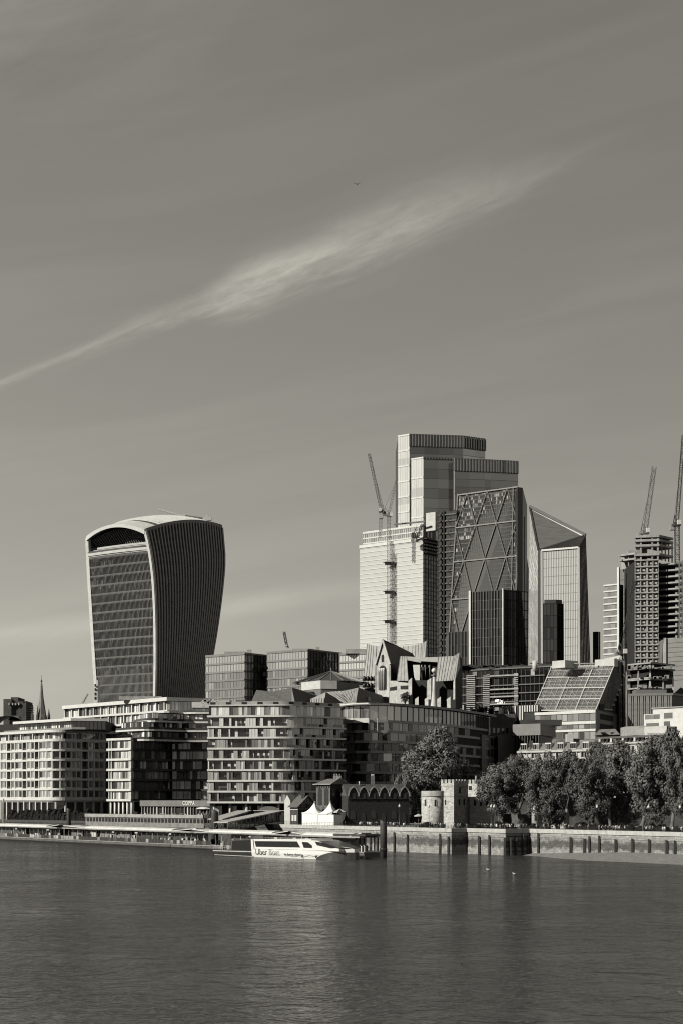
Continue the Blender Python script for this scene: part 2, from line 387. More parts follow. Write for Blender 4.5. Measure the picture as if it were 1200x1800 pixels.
def water_material():
    m = bpy.data.materials.new('river_water'); m.use_nodes = True; nt = m.node_tree; N = nt.nodes; L = nt.links; N.clear()
    out = N.new('ShaderNodeOutputMaterial'); mix = N.new('ShaderNodeMixShader'); L.new(mix.outputs[0], out.inputs[0])
    di = N.new('ShaderNodeBsdfDiffuse'); di.inputs['Color'].default_value = (0.019, 0.019, 0.019, 1)      # silt in the water
    gl = N.new('ShaderNodeBsdfGlossy'); gl.inputs['Roughness'].default_value = 0.08; L.new(di.outputs[0], mix.inputs[1]); L.new(gl.outputs[0], mix.inputs[2])
    tc = N.new('ShaderNodeTexCoord')
    def math_(op, a, b):
        n = N.new('ShaderNodeMath'); n.operation = op
        for i, v in enumerate((a, b)):
            if isinstance(v, (int, float)): n.inputs[i].default_value = v
            else: L.new(v, n.inputs[i])
        return n.outputs[0]
    def layer(sx, sy, detail, rough, amp, rot=0.0, dis=0.3):
        mp = N.new('ShaderNodeMapping'); mp.inputs['Scale'].default_value = (sx, sy, 1); mp.inputs['Rotation'].default_value = (0, 0, rot)
        L.new(tc.outputs['Object'], mp.inputs[0])
        nz = N.new('ShaderNodeTexNoise'); nz.inputs['Scale'].default_value = 1.0; nz.inputs['Detail'].default_value = detail
        nz.inputs['Roughness'].default_value = rough; nz.inputs['Distortion'].default_value = dis; L.new(mp.outputs[0], nz.inputs['Vector'])
        return math_('MULTIPLY', nz.outputs[0], amp)
    swell = layer(0.20, 0.19, 3, 0.55, 1.15, 0.12, 1.0)
    chop = layer(1.15, 0.8, 3, 0.5, 0.33, -0.2, 1.2)
    ripple = layer(3.0, 2.1, 2, 0.5, 0.035, 0.25, 1.0)
    patch = layer(0.022, 0.024, 5, 0.6, 1.0, 0.3, 1.2)      # wind-roughened and calmer reaches
    pr = N.new('ShaderNodeMapRange'); pr.inputs['From Min'].default_value = 0.38; pr.inputs['From Max'].default_value = 0.62
    pr.inputs['To Min'].default_value = 0.3; pr.inputs['To Max'].default_value = 1.7; L.new(patch, pr.inputs['Value'])
    h = math_('ADD', math_('MULTIPLY', math_('ADD', chop, ripple), pr.outputs[0]), swell)
    bp = N.new('ShaderNodeBump'); bp.inputs['Strength'].default_value = 1.0; bp.inputs['Distance'].default_value = 1.0
    L.new(h, bp.inputs['Height']); L.new(bp.outputs[0], gl.inputs['Normal'])
    fr = N.new('ShaderNodeFresnel'); fr.inputs['IOR'].default_value = 1.33; L.new(bp.outputs[0], fr.inputs['Normal'])
    # facets turned away hide one another at a low angle of view: the mirror never gets full strength
    mn = math_('MINIMUM', math_('MULTIPLY', fr.outputs[0], 1.05), 0.6); L.new(mn, mix.inputs[0])
    return m
mb = MB(); mb.poly([(-3000, -600, 0), (3000, -600, 0), (3000, 4000, 0), (-3000, 4000, 0)])
tag(mb.build('river_water', water_material()), 'dark rippled river water in front of the city', None, None, 'structure')
GROUND = mat('paved_ground', 0.11, 0.9, 0.3, 0.05)
mb = MB()
pts = [(p.x, p.y, GZ) for p in BANK] + [(3000, 300, GZ), (9000, 12000, GZ), (-9000, 12000, GZ), (-3000, 3000, GZ)]
mb.poly(pts)
tag(mb.build('ground', GROUND), 'paved ground of the city behind the river wall', None, None, 'structure')
# foreshore at low water
mb = MB(); SH = mat('foreshore_mud', 0.13, 0.75, 0.35, 0.8, bump=0.6)
nS = 26; rows = []
for i in range(nS + 1):
    p = W4 + D56 * (-8 + 118 * i / nS); k = min(1.0, max(0.0, (i - 1) / 9)); j = random.uniform(-0.8, 0.8)
    row = []
    for q in range(5):
        u = q / 4; o = p - IN56 * (u * (3.0 + 13.0 * k + j) - 0.5)
        row.append((o.x, o.y, 1.5 * k * (1 - u) + 0.5 * (1 - u) - 0.12 + random.uniform(-0.05, 0.05)))
    rows.append(row)
mb.loft(rows, 0, 0.5, False, True, False)
tag(mb.build('foreshore', SH), 'muddy foreshore strip below the river wall', None, None, 'structure')

# the river wall: weedy stone with tide marks, a pale coping, timber fenders, shade painted at the left
def wall_material():
    m = bpy.data.materials.new('tidal_stone'); m.use_nodes = True; nt = m.node_tree; N = nt.nodes; L = nt.links
    b = N['Principled BSDF']; b.inputs['Roughness'].default_value = 0.9; b.inputs['Specular IOR Level'].default_value = 0.2
    g = N.new('ShaderNodeNewGeometry'); sx = N.new('ShaderNodeSeparateXYZ'); L.new(g.outputs['Position'], sx.inputs[0])
    tc = N.new('ShaderNodeTexCoord')
    nz = N.new('ShaderNodeTexNoise'); nz.inputs['Scale'].default_value = 0.35; nz.inputs['Detail'].default_value = 8; nz.inputs['Roughness'].default_value = 0.7; L.new(tc.outputs['Object'], nz.inputs['Vector'])
    ad = N.new('ShaderNodeMath'); ad.operation = 'MULTIPLY_ADD'; ad.inputs[1].default_value = 5.0; L.new(nz.outputs[0], ad.inputs[0]); L.new(sx.outputs[2], ad.inputs[2])
    cr = N.new('ShaderNodeValToRGB'); e = cr.color_ramp
    mr = N.new('ShaderNodeMapRange'); mr.inputs['From Min'].default_value = 0.0; mr.inputs['From Max'].default_value = 12.0; L.new(ad.outputs[0], mr.inputs['Value']); L.new(mr.outputs[0], cr.inputs[0])
    for i, (p, v) in enumerate(((0.0, 0.13), (0.36, 0.13), (0.42, 0.045), (0.535, 0.042), (0.575, 0.10), (0.66, 0.14), (0.8, 0.16))):
        el = e.elements[i] if i < 2 else e.elements.new(p)
        el.position = p; el.color = (v, v, v, 1)
    br = N.new('ShaderNodeTexBrick'); br.inputs['Scale'].default_value = 1.0; br.inputs['Brick Width'].default_value = 1.3; br.inputs['Row Height'].default_value = 0.55; br.inputs['Mortar Size'].default_value = 0.03
    br.inputs['Color1'].default_value = (0.75, 0.75, 0.75, 1); br.inputs['Color2'].default_value = (1.1, 1.1, 1.1, 1); br.inputs['Mortar'].default_value = (0.5, 0.5, 0.5, 1)
    cb = N.new('ShaderNodeCombineXYZ'); dv = N.new('ShaderNodeVectorMath'); dv.operation = 'DOT_PRODUCT'; dv.inputs[1].default_value = (D56.x, D56.y, 0); L.new(g.outputs['Position'], dv.inputs[0])
    L.new(dv.outputs['Value'], cb.inputs[0]); L.new(sx.outputs[2], cb.inputs[1]); L.new(cb.outputs[0], br.inputs['Vector'])
    mx = N.new('ShaderNodeMix'); mx.data_type = 'RGBA'; mx.blend_type = 'MULTIPLY'; mx.inputs[0].default_value = 1.0
    L.new(cr.outputs[0], mx.inputs[6]); L.new(br.outputs[0], mx.inputs[7])
    n2 = N.new('ShaderNodeTexNoise'); n2.inputs['Scale'].default_value = 1.6; n2.inputs['Detail'].default_value = 6; n2.inputs['Roughness'].default_value = 0.8; L.new(tc.outputs['Object'], n2.inputs['Vector'])
    r2 = N.new('ShaderNodeMapRange'); r2.inputs['From Min'].default_value = 0.3; r2.inputs['From Max'].default_value = 0.7; r2.inputs['To Min'].default_value = 0.6; r2.inputs['To Max'].default_value = 1.35; L.new(n2.outputs[0], r2.inputs['Value'])
    m2 = N.new('ShaderNodeMix'); m2.data_type = 'RGBA'; m2.blend_type = 'MULTIPLY'; m2.inputs[0].default_value = 1.0; L.new(mx.outputs[2], m2.inputs[6]); L.new(r2.outputs[0], m2.inputs[7])
    L.new(m2.outputs[2], b.inputs['Base Color'])
    bp = N.new('ShaderNodeBump'); bp.inputs['Strength'].default_value = 0.5; bp.inputs['Distance'].default_value = 0.15; L.new(n2.outputs[0], bp.inputs['Height']); L.new(bp.outputs[0], b.inputs['Normal'])
    return m
rw = thing('river_wall', 'long weathered stone river wall with tide marks and timber fender posts', 'river wall', (W1.x, W1.y, -1)); rw['kind'] = 'thing'
TSTONE = wall_material()
front = [WL3, WL2, WL1, W0, W1, W2, W3, W4, W5]
mb = MB(); mb.band(front[2:], -1.4, 0.0, -1.5, GZ - 0.75); mb.build('wall_face', TSTONE, rw)
mb = MB(); mb.band(front[:3], -1.38, 0.0, -1.5, GZ - 0.75); mb.build('shaded_wall_face', mat('shaded_wall', 0.035, 0.9, 0.5, 0.6, bump=.4), rw)  # upstream face: the shadow behind the pier is put into the colour
mb = MB(); mb.band(front[2:], -1.5, 0.28, GZ - 0.75, GZ + 0.35); mb.build('coping', mat('coping_stone', 0.27, 0.85, 0.25, 0.9), rw)
mb = MB(); mb.band(front[:3], -1.5, 0.2, GZ - 0.74, GZ + 0.3); mb.build('shaded_coping', mat('shaded_coping', 0.04, 0.9, 0.4, 0.9), rw)  # coping darkened in colour for the same shadow
mb = MB(); mb.band(front, -0.5, 0.14, GZ - 1.95, GZ - 1.6); mb.build('string_course', STONED, rw)
def on_wall(px):
    for A, B in ((WL1, W0), (W0, W1), (W1, W2), (W2, W3), (W3, W4), (W4, W5)):
        d = (B - A).normalized(); p = run(A, d, px); s = (p - A).dot(d)
        if -0.01 <= s <= (B - A).length + 0.01: return p, d
    return W4, D56
post_me = None
for px in (694, 717, 774, 789, 843, 861, 947, 1004, 1028, 1037, 1054, 1083, 1113, 1142, 1173, 1187, 895, 905, 917, 926, 888, 664, 652):
    p, d = on_wall(px); n = Vector((d.y, -d.x)); h = GZ - 0.9 - random.uniform(0, 1.1); w = random.uniform(0.24, 0.34)
    mb = MB(); q = p + n * 0.36
    lean = random.uniform(-0.06, 0.06)
    mb.hexa([(q.x - w, q.y - w, -1), (q.x + w, q.y - w, -1), (q.x + w, q.y + w, -1), (q.x - w, q.y + w, -1),
             (q.x - w * .85 + lean, q.y - w * .85, h), (q.x + w * .85 + lean, q.y - w * .85, h - .12), (q.x + w * .85 + lean, q.y + w * .85, h), (q.x - w * .85 + lean, q.y + w * .85, h + .1)])
    mb.build('fender_post', TIMBER, rw)
mb = MB()
for k in range(4):
    mb.band([W3 + IN56 * 0.3 - D56 * 0.0, W4], 0.02, 0.2, 1.0 + k * 1.35, 1.3 + k * 1.35)
mb.build('timber_rails', TIMBER, rw, 'stuff')
# ------------------------------------------------------------------ the far towers
G_LIT = glass('lit_side_glass', 0.2, 0.54, 0.3, 0.06, wob=0.012, vary=0.25)  # paler copy for sunlit tower faces, the light put into the tone
G_DIM = glass('dim_side_glass', 0.01, 0.055, 0.105, 0.05, wob=0.012, vary=0.35)  # darker copy for faces off the sun, shade put into the tone
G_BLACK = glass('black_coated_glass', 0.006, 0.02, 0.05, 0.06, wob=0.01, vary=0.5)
G_FLOORS = glass('lit_floor_glass', 0.035, 0.36, 0.2, 0.05, wob=0.015, cut=0.7)
G_CLEAR = glass('clear_glass', 0.03, 0.2, 0.12, 0.04, wob=0.01)

def body(root, pts, z0, z1, m, name='core'):
    b = MB(); b.prism(pts, z0, z1); return b.build(name, m, root)
def inset(pts, d):
    c = sum(pts, Vector((0, 0))) / len(pts); return [p + (c - p).normalized() * d for p in pts]

# --- the tower that swells upwards, with a ribbed shaded flank and an arched roof garden
def curved_tower():
    Yc = 840.0
    root = thing('curved_tower', 'dark glass tower swelling outward towards an arched white roof', 'skyscraper', (PX(274, Yc), Yc, GZ))
    # plan corners by height: left, near, right pixels of the outline
    rows = [(1434.5, 180, 271, 344), (1245, 172.5, 272.5, 353), (1225, 171, 273, 357), (1160, 166.5, 274, 369), (1110, 163.5, 273.8, 377.5), (1060, 160.5, 272.8, 384.5),
            (1010, 157.5, 269.5, 390), (975, 155.8, 265, 393), (950, 154.5, 260, 393), (933, 154, 256, 389)]
    def cor(py):
        for a, b in zip(rows, rows[1:]):
            if b[0] <= py <= a[0]:
                k = (a[0] - py) / (a[0] - b[0]); v = [a[i] + (b[i] - a[i]) * k for i in (1, 2, 3)]; break
        else: v = list((rows[0] if py > rows[0][0] else rows[-1])[1:])
        C = P2(v[1], Yc); return run(C, dirL(34), v[0]), C, run(C, dirR(52), v[2])
    def zt(u, v):    # arched roof over the plan square (u along the lit face from left, v along the flank from the near corner)
        zl, zc, zr = PZ(946, 864), PZ(934, Yc), PZ(928, 888)
        bu = 4 * u * (1 - u); bv = 4 * v * (1 - v)
        return zl * (1 - u) * (1 - v) + zc * u * (1 - v) + zr * u * v + (zl + zr - zc) * (1 - u) * v + 4.4 * bu + 3.7 * bv
    def plan(py, u, v):
        Lp, C, Rp = cor(py); fb = 0.035 * 4 * v * (1 - v)
        return Lp + (C - Lp) * u + (Rp - C) * v + (C - Lp) * fb * u - (Rp - C) * 0.02 * 4 * u * (1 - u)
    z_of = lambda py: PZ(py, Yc)
    pys = [1434.5, 1245, 1225, 1195, 1165, 1135, 1105, 1075, 1045, 1015, 990, 970, 950, 938]
    def surf(u, v, k):     # k runs over pys, then the roof
        if k < len(pys) - 1: p = plan(pys[k], u, v); return Vector((p.x, p.y, z_of(pys[k]) * 1.0))
        p = plan(933, u, v); return Vector((p.x, p.y, zt(u, v)))
    K = len(pys)
    nU, nV = 26, 46
    # core skin
    mb = MB()
    for face in range(4):
        n = nU if face in (0, 2) else nV
        grid = []
        for k in range(K):
            r = []
            for i in range(n + 1):
                q = i / n
                u, v = ((q, 0.0), (1.0, q), (1 - q, 1.0), (0.0, 1 - q))[face]
                pt = surf(u, v, k)
                if face == 0 and k == K - 1: pt.z = min(pt.z, z_of(958))
                if face == 0 and k == K - 2: pt.z = min(pt.z, z_of(961))
                if face == 0 and k == K - 3: pt.z = min(pt.z, z_of(966))
                r.append(pt)
            grid.append(r)
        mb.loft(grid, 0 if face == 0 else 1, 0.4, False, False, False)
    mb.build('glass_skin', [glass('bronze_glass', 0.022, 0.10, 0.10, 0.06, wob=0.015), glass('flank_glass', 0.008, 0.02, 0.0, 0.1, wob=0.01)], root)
    # lit face: panes, spandrel bands and fins
    pan = MB(); ban = MB(); fin = MB()
    nf = 33; rnd = random.Random(3)
    zA, zB = z_of(1240), z_of(969)
    def fpt(u, z, o):
        py = HZ - (z - EYE) * F / Yc; p = plan(py, u, 0.0); Lp, C, Rp = cor(py); t = (C - Lp).normalized(); n = Vector((t.y, -t.x)); p = p + n * o
        return Vector((p.x, p.y, z))
    for f in range(nf):
        z0 = zA + (zB - zA) * f / nf; z1 = zA + (zB - zA) * (f + 1) / nf
        if f % 2 == 0:
            for i in range(nU): ban.faces([fpt(i / nU, z1 - 1.1, 0.12), fpt((i + 1) / nU, z1 - 1.1, 0.12), fpt((i + 1) / nU, z1, 0.5), fpt(i / nU, z1, 0.5)], [(0, 1, 2, 3)])
        for i in range(nU * 2):
            tn = .1 + .5 * rnd.random() ** 3
            if f < 9: tn = 0.45 + 0.5 * rnd.random() if f < 7 or rnd.random() < 0.6 else tn
            if f > 24 and i < 22 and rnd.random() < 0.12: tn = 1.0
            pan.poly([fpt(i / nU / 2, z0, 0.1), fpt((i + 1) / nU / 2, z0, 0.1), fpt((i + 1) / nU / 2, z1, 0.1), fpt(i / nU / 2, z1, 0.1)], 0, tn)
    for i in range(nU * 2 + 1):
        for f in range(0, nf, 3):
            a = fpt(i / nU / 2, zA + (zB - zA) * f / nf, 0.22); b = fpt(i / nU / 2, zA + (zB - zA) * min(nf, f + 3) / nf, 0.22); fin.bar(a, b, 0.14, 0.3)
    pan.build('window_panes', glass('tower_front_glass', 0.018, 0.12, 0.10, 0.05, wob=0.02, vary=0.3), root, 'stuff', fix=False)
    ban.build('spandrel_bands', GREY, root, 'stuff'); fin.build('mullions', GREYD, root, 'stuff')
    # roof garden storey under the arch
    g = MB()
    for i in range(nU):
        q0, q1 = i / nU, (i + 1) / nU
        for (pa, pb, o, tn) in ((968, 961, 0.5, 0.9), (961, 955, -2.0, 0.1)):
            g.faces([fpt(q0, z_of(pa), o), fpt(q1, z_of(pa), o), fpt(q1, z_of(pb), o), fpt(q0, z_of(pb), o)], [(0, 1, 2, 3)], 0, tn)
    g.build('terrace_parapet', CREAM, root)
    g = MB()
    for i in range(nU):
        q0, q1 = i / nU, (i + 1) / nU
        g.faces([fpt(q0, z_of(953), -4.0), fpt(q1, z_of(953), -4.0), fpt(q1, z_of(949.5), -4.0), fpt(q0, z_of(949.5), -4.0)], [(0, 1, 2, 3)])
        a = plan(933, q0, 0.06); b = plan(933, q0, 0.22)
        if True: g.bar((a.x, a.y, zt(q0, 0.05) - 2.2), (b.x, b.y, z_of(956)), 0.45)
    g.build('garden_frame', PALE, root)
    g = MB()
    for i in range(nU):
        q0, q1 = i / nU, (i + 1) / nU; vv = 0.3
        a = plan(938, q0, vv); b = plan(938, q1, vv); c = plan(938, q0, 0); d = plan(938, q1, 0)
        g.poly([(a.x, a.y, z_of(966)), (b.x, b.y, z_of(966)), (b.x, b.y, zt(q1, vv) - 0.4), (a.x, a.y, zt(q0, vv) - 0.4)], 0, 0.1)
        g.poly([(c.x, c.y, z_of(966)), (d.x, d.y, z_of(966)), (b.x, b.y, z_of(966)), (a.x, a.y, z_of(966))], 0, 0.3)
    g.build('garden_hall', GREYD, root)
    # flank: deep vertical fins that follow the swelling
    fins = MB(); nF = 26
    for i in range(nF + 1):
        v = i / nF; prev = None
        for k in range(K):
            c = surf(1.0, v, k); py = pys[k] if k < K - 1 else 933
            Lp, C, Rp = cor(py); t = (Rp - C).normalized(); n = Vector((t.y, -t.x, 0))
            a = c + n * 1.15; w = Vector((t.x, t.y, 0)) * 0.5
            ringp = [c - w, a - w, a + w, c + w]
            if prev: fins.faces(prev + ringp, [(0, 1, 5, 4), (1, 2, 6, 5), (2, 3, 7, 6)])
            prev = ringp
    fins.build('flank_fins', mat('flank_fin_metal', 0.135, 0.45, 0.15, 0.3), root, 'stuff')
    fl = MB()
    for f in range(16):
        py = 1100 - f * 10
        pts = [plan(py, 1.0, i / 20) for i in range(21)]
        z = z_of(py); fl.band(pts, -0.3, 0.35, z - 0.35, z + 0.35)
    fl.build('floor_lines', GREYD, root, 'stuff')
    # white edge frames and roof
    def edge(u, v, w, name, o=0.8):
        e = MB(); pts = [surf(u, v, k) for k in range(K)]
        py_n = []
        for k in range(K):
            py = pys[k] if k < K - 1 else 933; Lp, C, Rp = cor(py); t = (C - Lp).normalized(); py_n.append(Vector((t.y, -t.x, 0)))
        rings = []
        for p, n in zip(pts, py_n):
            s = Vector((-n.y, n.x, 0)); rings.append([p + n * o - s * w, p + n * o + s * w, p - n * 1.2 + s * w, p - n * 1.2 - s * w])
        e.loft(rings); e.build(name, CREAM, root)
    edge(0.0, 0.0, 1.1, 'edge_frame', 0.7); edge(1.0, 0.0, 0.75, 'edge_frame', 1.0)
    rf = MB(); grid = [[Vector((*plan(933, i / 20, j / 20), zt(i / 20, j / 20))) for i in range(21)] for j in range(21)]
    rf.loft(grid, 0, 0.5, False, True, False); rf.build('roof', mat('roof_glazing', 0.05, 0.4, 0.2, 0.3), root)
    ar = MB(); rings = []
    for i in range(25):
        u = i / 24; p = plan(933, u, 0.0); t = (cor(933)[1] - cor(933)[0]).normalized(); n = Vector((t.y, -t.x)); z = zt(u, 0) + 0.9; th = 2.6 - 0.9 * 4 * u * (1 - u)
        b = plan(933, u, 0.13)
        rings.append([(p.x + n.x * 1.1, p.y + n.y * 1.1, z - th), (p.x + n.x * 1.1, p.y + n.y * 1.1, z), (b.x, b.y, zt(u, 0.13) + 0.9), (b.x, b.y, zt(u, 0.13) - 0.8)])
    ar.loft(rings); ar.build('arch', CREAM, root)
    lo = MB()
    for j in range(17):
        v = 0.19 + 0.045 * j; prev = None
        for i in range(3, 21):
            u = i / 20; p = plan(933, u, v); q = Vector((p.x, p.y, zt(u, v) + 0.9))
            if prev: lo.bar(prev, q, 0.55, 0.9)
            prev = q
    lo.build('roof_louvres', CREAM, root, 'stuff')
    to = MB(); prev = None
    for i in range(25):
        v = i / 24; p = plan(933, 1.0, v); q = Vector((p.x, p.y, zt(1.0, v) + 0.6))
        if prev: to.bar(prev, q, 1.6, 1.8)
        prev = q
    to.build('flank_coping', GREY, root)
    # building maintenance cradle arms on the roof
    cr = MB(); a = P3(279, 895, 882); b = P3(318, 906, 882); c = P3(372, 913, 890)
    cr.bar(a, b, 1.0, 1.0); cr.bar(b, c, 0.7, 0.9); cr.bar(P3(312, 912, 882), P3(326, 906, 882), 2.0, 2.2); cr.bar(b, b - Vector((0, 0, 5)), 1.6)
    cr.bar(P3(357, 912, 888), P3(372, 912, 888), 2.0, 2.0); cr.bar(P3(362, 909, 888), P3(366, 909, 888), 1.2, 2.4); cr.bar(P3(345, 913, 888), P3(345, 921, 888), 1.2)
    cr.build('maintenance_cradle', PALE, root)
curved_tower()

def lattice(mb, a, b, w, n, th=0.22):
    """square lattice boom from a to b"""
    a = Vector(a); b = Vector(b); d = (b - a).normalized(); up = Vector((0, 0, 1)) if abs(d.z) < 0.9 else Vector((0, 1, 0))
    r = d.cross(up).normalized() * (w / 2); u = r.cross(d).normalized() * (w / 2)
    cs = [-r - u, r - u, r + u, -r + u]
    for c in cs: mb.bar(a + c, b + c, th)
    for i in range(n):
        p = a.lerp(b, i / n); q = a.lerp(b, (i + 1) / n)
        for k in range(4):
            c0, c1 = cs[k], cs[(k + 1) % 4]
            mb.bar(p + c0, p + c1, th * 0.7)
            mb.bar(p + (c0 if i % 2 else c1), q + (c1 if i % 2 else c0), th * 0.7)
def crane(label, base, head, tip, m=None, back=None, w=1.9, jw=1.4, group='tower cranes on the building sites', sc=1.0):
    m = m or MID; root = thing('tower_crane', label, 'crane', base, group)
    b = Vector(base); h = Vector(head); t = Vector(tip)
    if (h - b).length > 3:
        mb = MB(); lattice(mb, b, h, w, max(3, int((h - b).length / 2.4)), 0.24); mb.build('mast', m, root)
    mb = MB(); lattice(mb, h + Vector((0, 0, 2.2 * sc)), t, jw, max(6, int((t - h).length / 2.2)), 0.19); mb.build('jib', m, root)
    d = Vector((t.x - h.x, t.y - h.y, 0)); d = d.normalized() if d.length > 0.1 else Vector((1, 0, 0))
    mb = MB(); q = 1.7 * sc; mb.box(h.x - q, h.x + q, h.y - q, h.y + q, h.z - 0.2, h.z + q); mb.build('slewing_platform', m, root)
    mb = MB(); k = h - d * 5.5 * sc; mb.bar(h + Vector((0, 0, sc)), k + Vector((0, 0, sc)), 2.0 * sc, sc); mb.build('counter_jib', m, root)
    mb = MB(); q = 1.4 * sc; mb.box(k.x - q, k.x + q, k.y - q, k.y + q, k.z - q, k.z + q); mb.build('counterweight', CONC, root)
    mb = MB(); top = h - d * 3.0 * sc + Vector((0, 0, 6.0 * sc)); mb.bar(h - d * 5 * sc + Vector((0, 0, sc)), top, 0.4 * sc); mb.bar(h + d * 0.5 * sc + Vector((0, 0, 2 * sc)), top, 0.4 * sc); mb.build('apex_frame', m, root)
    mb = MB(); mb.bar(top, h.lerp(t, 0.93) + Vector((0, 0, 0.6)), 0.14); mb.build('pendant_line', DARK, root)
    mb = MB(); c = h + d * 1.6 * sc + Vector((0.0, -2.0 * sc, 0)); q = .9 * sc; mb.box(c.x - q, c.x + q, c.y - q, c.y + q, c.z, c.z + 2.3 * sc); mb.build('cab', WHITE, root)
    return root

# --- bright gridded tower under construction
def bright_tower():
    Lp, C, Rp = corner(743, 1120, 632, 770, 38, 52)
    root = thing('gridded_tower', 'pale gridded glass office tower still under construction with a hoist mast', 'skyscraper', (C.x, C.y, GZ))
    zt = PZ(944, 1120); fp = quad_back(Lp, C, Rp); body(root, fp, GZ, zt, GREYD)
    curtain(root, [Lp, C], GZ + 20, zt - 3.0, 55, 2.2, G_LIT, WHITE, None, bh=0.55, mw=0.2, bo=0.3, mo=0.06, tone=lambda r, f, k, nb, i: 0.66 + 0.08 * r.random() - (.1 if (k // 12 + f // 9 * 3) % 5 == 0 else 0))
    curtain(root, [C, Rp], GZ + 20, zt - 3.0, 55, 3.0, G_BLACK, DARK, DARK, bh=0.6, mw=0.3)  # black glass and bands paint the shade of this side
    b = MB(); b.band([Lp, C], 0.0, 0.9, zt - 2.6, zt - 0.4); b.build('parapet', WHITE, root)
    # set-back crown
    L2, C2 = run(C, dirL(38), 635.5), run(C, dirL(38), 741); C2 = C2 + Vector((1, 3)); L2 = L2 + Vector((1, 3)); R2 = run(C2, dirR(52), 765)
    z2 = PZ(923, 1123); body(root, quad_back(L2, C2, R2), zt, z2, GREYD)
    curtain(root, [L2, C2], zt + 1.0, z2 - 0.4, 2, 1.7, glass('crown_glass', 0.16, 0.3, 0.2, 0.08), WHITE, WHITE, bh=0.9, mw=0.28, bo=0.4, mo=0.35)
    b = MB(); b.band([L2, C2], -0.5, 0.6, z2 - 0.6, z2 + 0.7); b.build('crown_coping', WHITE, root)
    for s0, s1 in ((0.30, 0.42), (0.55, 0.67)):
        b = MB(); a = C2.lerp(R2, s0); c = C2.lerp(R2, s1); t = (c - a).normalized(); n = Vector((t.y, -t.x)); b.wbox(a, t, n, 0, (c - a).length, 0.1, 0.5, zt + 1, z2 - 4); b.build('louvre', WHITE, root)
    # dark open floors at the shaded side
    b = MB(); a = C.lerp(Rp, 0.15)
    for k in range(5):
        b.band([C.lerp(Rp, 0.05), Rp], -0.4, 2.6, PZ(948 + k * 6, 1123) - 0.3, PZ(948 + k * 6, 1123) + 0.3)
    b.build('scaffold_decks', GREYD, root)
    # hoist mast with three dark platforms
    hz0, hz1 = GZ + 20, PZ(928, 1103); hp = run(C, dirL(38), 689); n = Vector((-math.sin(R(38)), -math.cos(R(38)))); hp = hp + n * 2.2
    b = MB(); lattice(b, (hp.x - 1.4, hp.y, hz0), (hp.x - 1.4, hp.y, hz1), 2.0, 60, 0.2); lattice(b, (hp.x + 1.6, hp.y - 1, hz0), (hp.x + 1.6, hp.y - 1, hz1 - 12), 1.6, 50, 0.18)
    b.build('hoist_mast', MID, root)
    for py in (981, 1033, 1086):
        b = MB(); z = PZ(py, 1109); b.box(hp.x - 4.2, hp.x + 2.0, hp.y - 1.8, hp.y + 0.8, z - 1.0, z + 1.2); b.box(hp.x - 5.4, hp.x + 2.8, hp.y - 1.6, hp.y + 0.5, z + 0.5, z + 0.9); b.build('hoist_platform', DARK, root)
    b = MB(); a = P3(709, 921, 1124)
    b.bar(P3(692, 922, 1114), P3(747, 916.5, 1103), 1.0, 1.0); b.build('roof_gantry', GREYD, root)
    b = MB(); a = P2(748, 1109); b.wbox(a, Vector((.79, -.61)), Vector((-.61, -.79)), 0, 8.0, -5, 0, PZ(934, 1109), PZ(902, 1109)); b.build('plant_box', CREAM, root)
    crane('crane with pale lattice jib leaning left over the gridded tower', P3(668, 945, 1111), P3(669, 900, 1111), P3(648, 797, 1092))
    crane('shorter crane beside it on the gridded tower, jib leaning right', P3(683, 945, 1103), P3(683, 908, 1103), P3(697, 842, 1103), w=2.2)
bright_tower()

# --- the tallest tower: faceted grey glass stepped in three
def tallest_tower():
    Y = 1270.0
    root = thing('stepped_glass_tower', 'tallest faceted grey glass tower with stepped top and dark louvred crown', 'skyscraper', (PX(760, Y), Y, GZ))
    def part(xl, xc, mids, xr, Yc, ytop, a1, crown, nf, tag_=''):
        C = P2(xc, Yc); Lp = run(C, dirL(a1), xl); pts = [Lp, C]; q = C
        for (a, px) in mids: q = run(q, dirR(a), px); pts.append(q)
        zt = PZ(ytop, Yc); z0 = 100.0
        body(root, pts + [pts[-1] + Vector((0, 40)), Lp + Vector((0, 60))], GZ, zt - 0.3, GREYD)
        curtain(root, pts[:2], z0, zt, nf, 2.2, G_LIT, WHITE, PALE, bh=1.2, mw=0.16, bo=0.35, mo=0.12, bandstep=2, tone=lambda r, f, k, nb, i: 0.75 + 0.2 * r.random() - (0.35 if (f * 7) % 5 == 0 else 0))
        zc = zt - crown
        curtain(root, pts[1:], z0, zc, nf, 2.4, G_DIM, GREYD, None, bh=0.3, mw=0.16, bo=0.06, mo=0.1, tone=lambda r, f, k, nb, i: (((f * 37) % 11) / 11) * 0.6 + 0.4 * (((k // 5) * 13 + f // 3 * 7) % 9) / 9)
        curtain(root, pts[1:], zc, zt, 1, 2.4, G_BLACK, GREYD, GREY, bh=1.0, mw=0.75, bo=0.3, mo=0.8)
        return pts
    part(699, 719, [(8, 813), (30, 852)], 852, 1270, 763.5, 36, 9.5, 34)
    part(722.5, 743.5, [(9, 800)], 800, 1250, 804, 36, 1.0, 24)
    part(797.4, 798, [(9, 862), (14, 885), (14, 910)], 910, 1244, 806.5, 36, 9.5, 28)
tallest_tower()

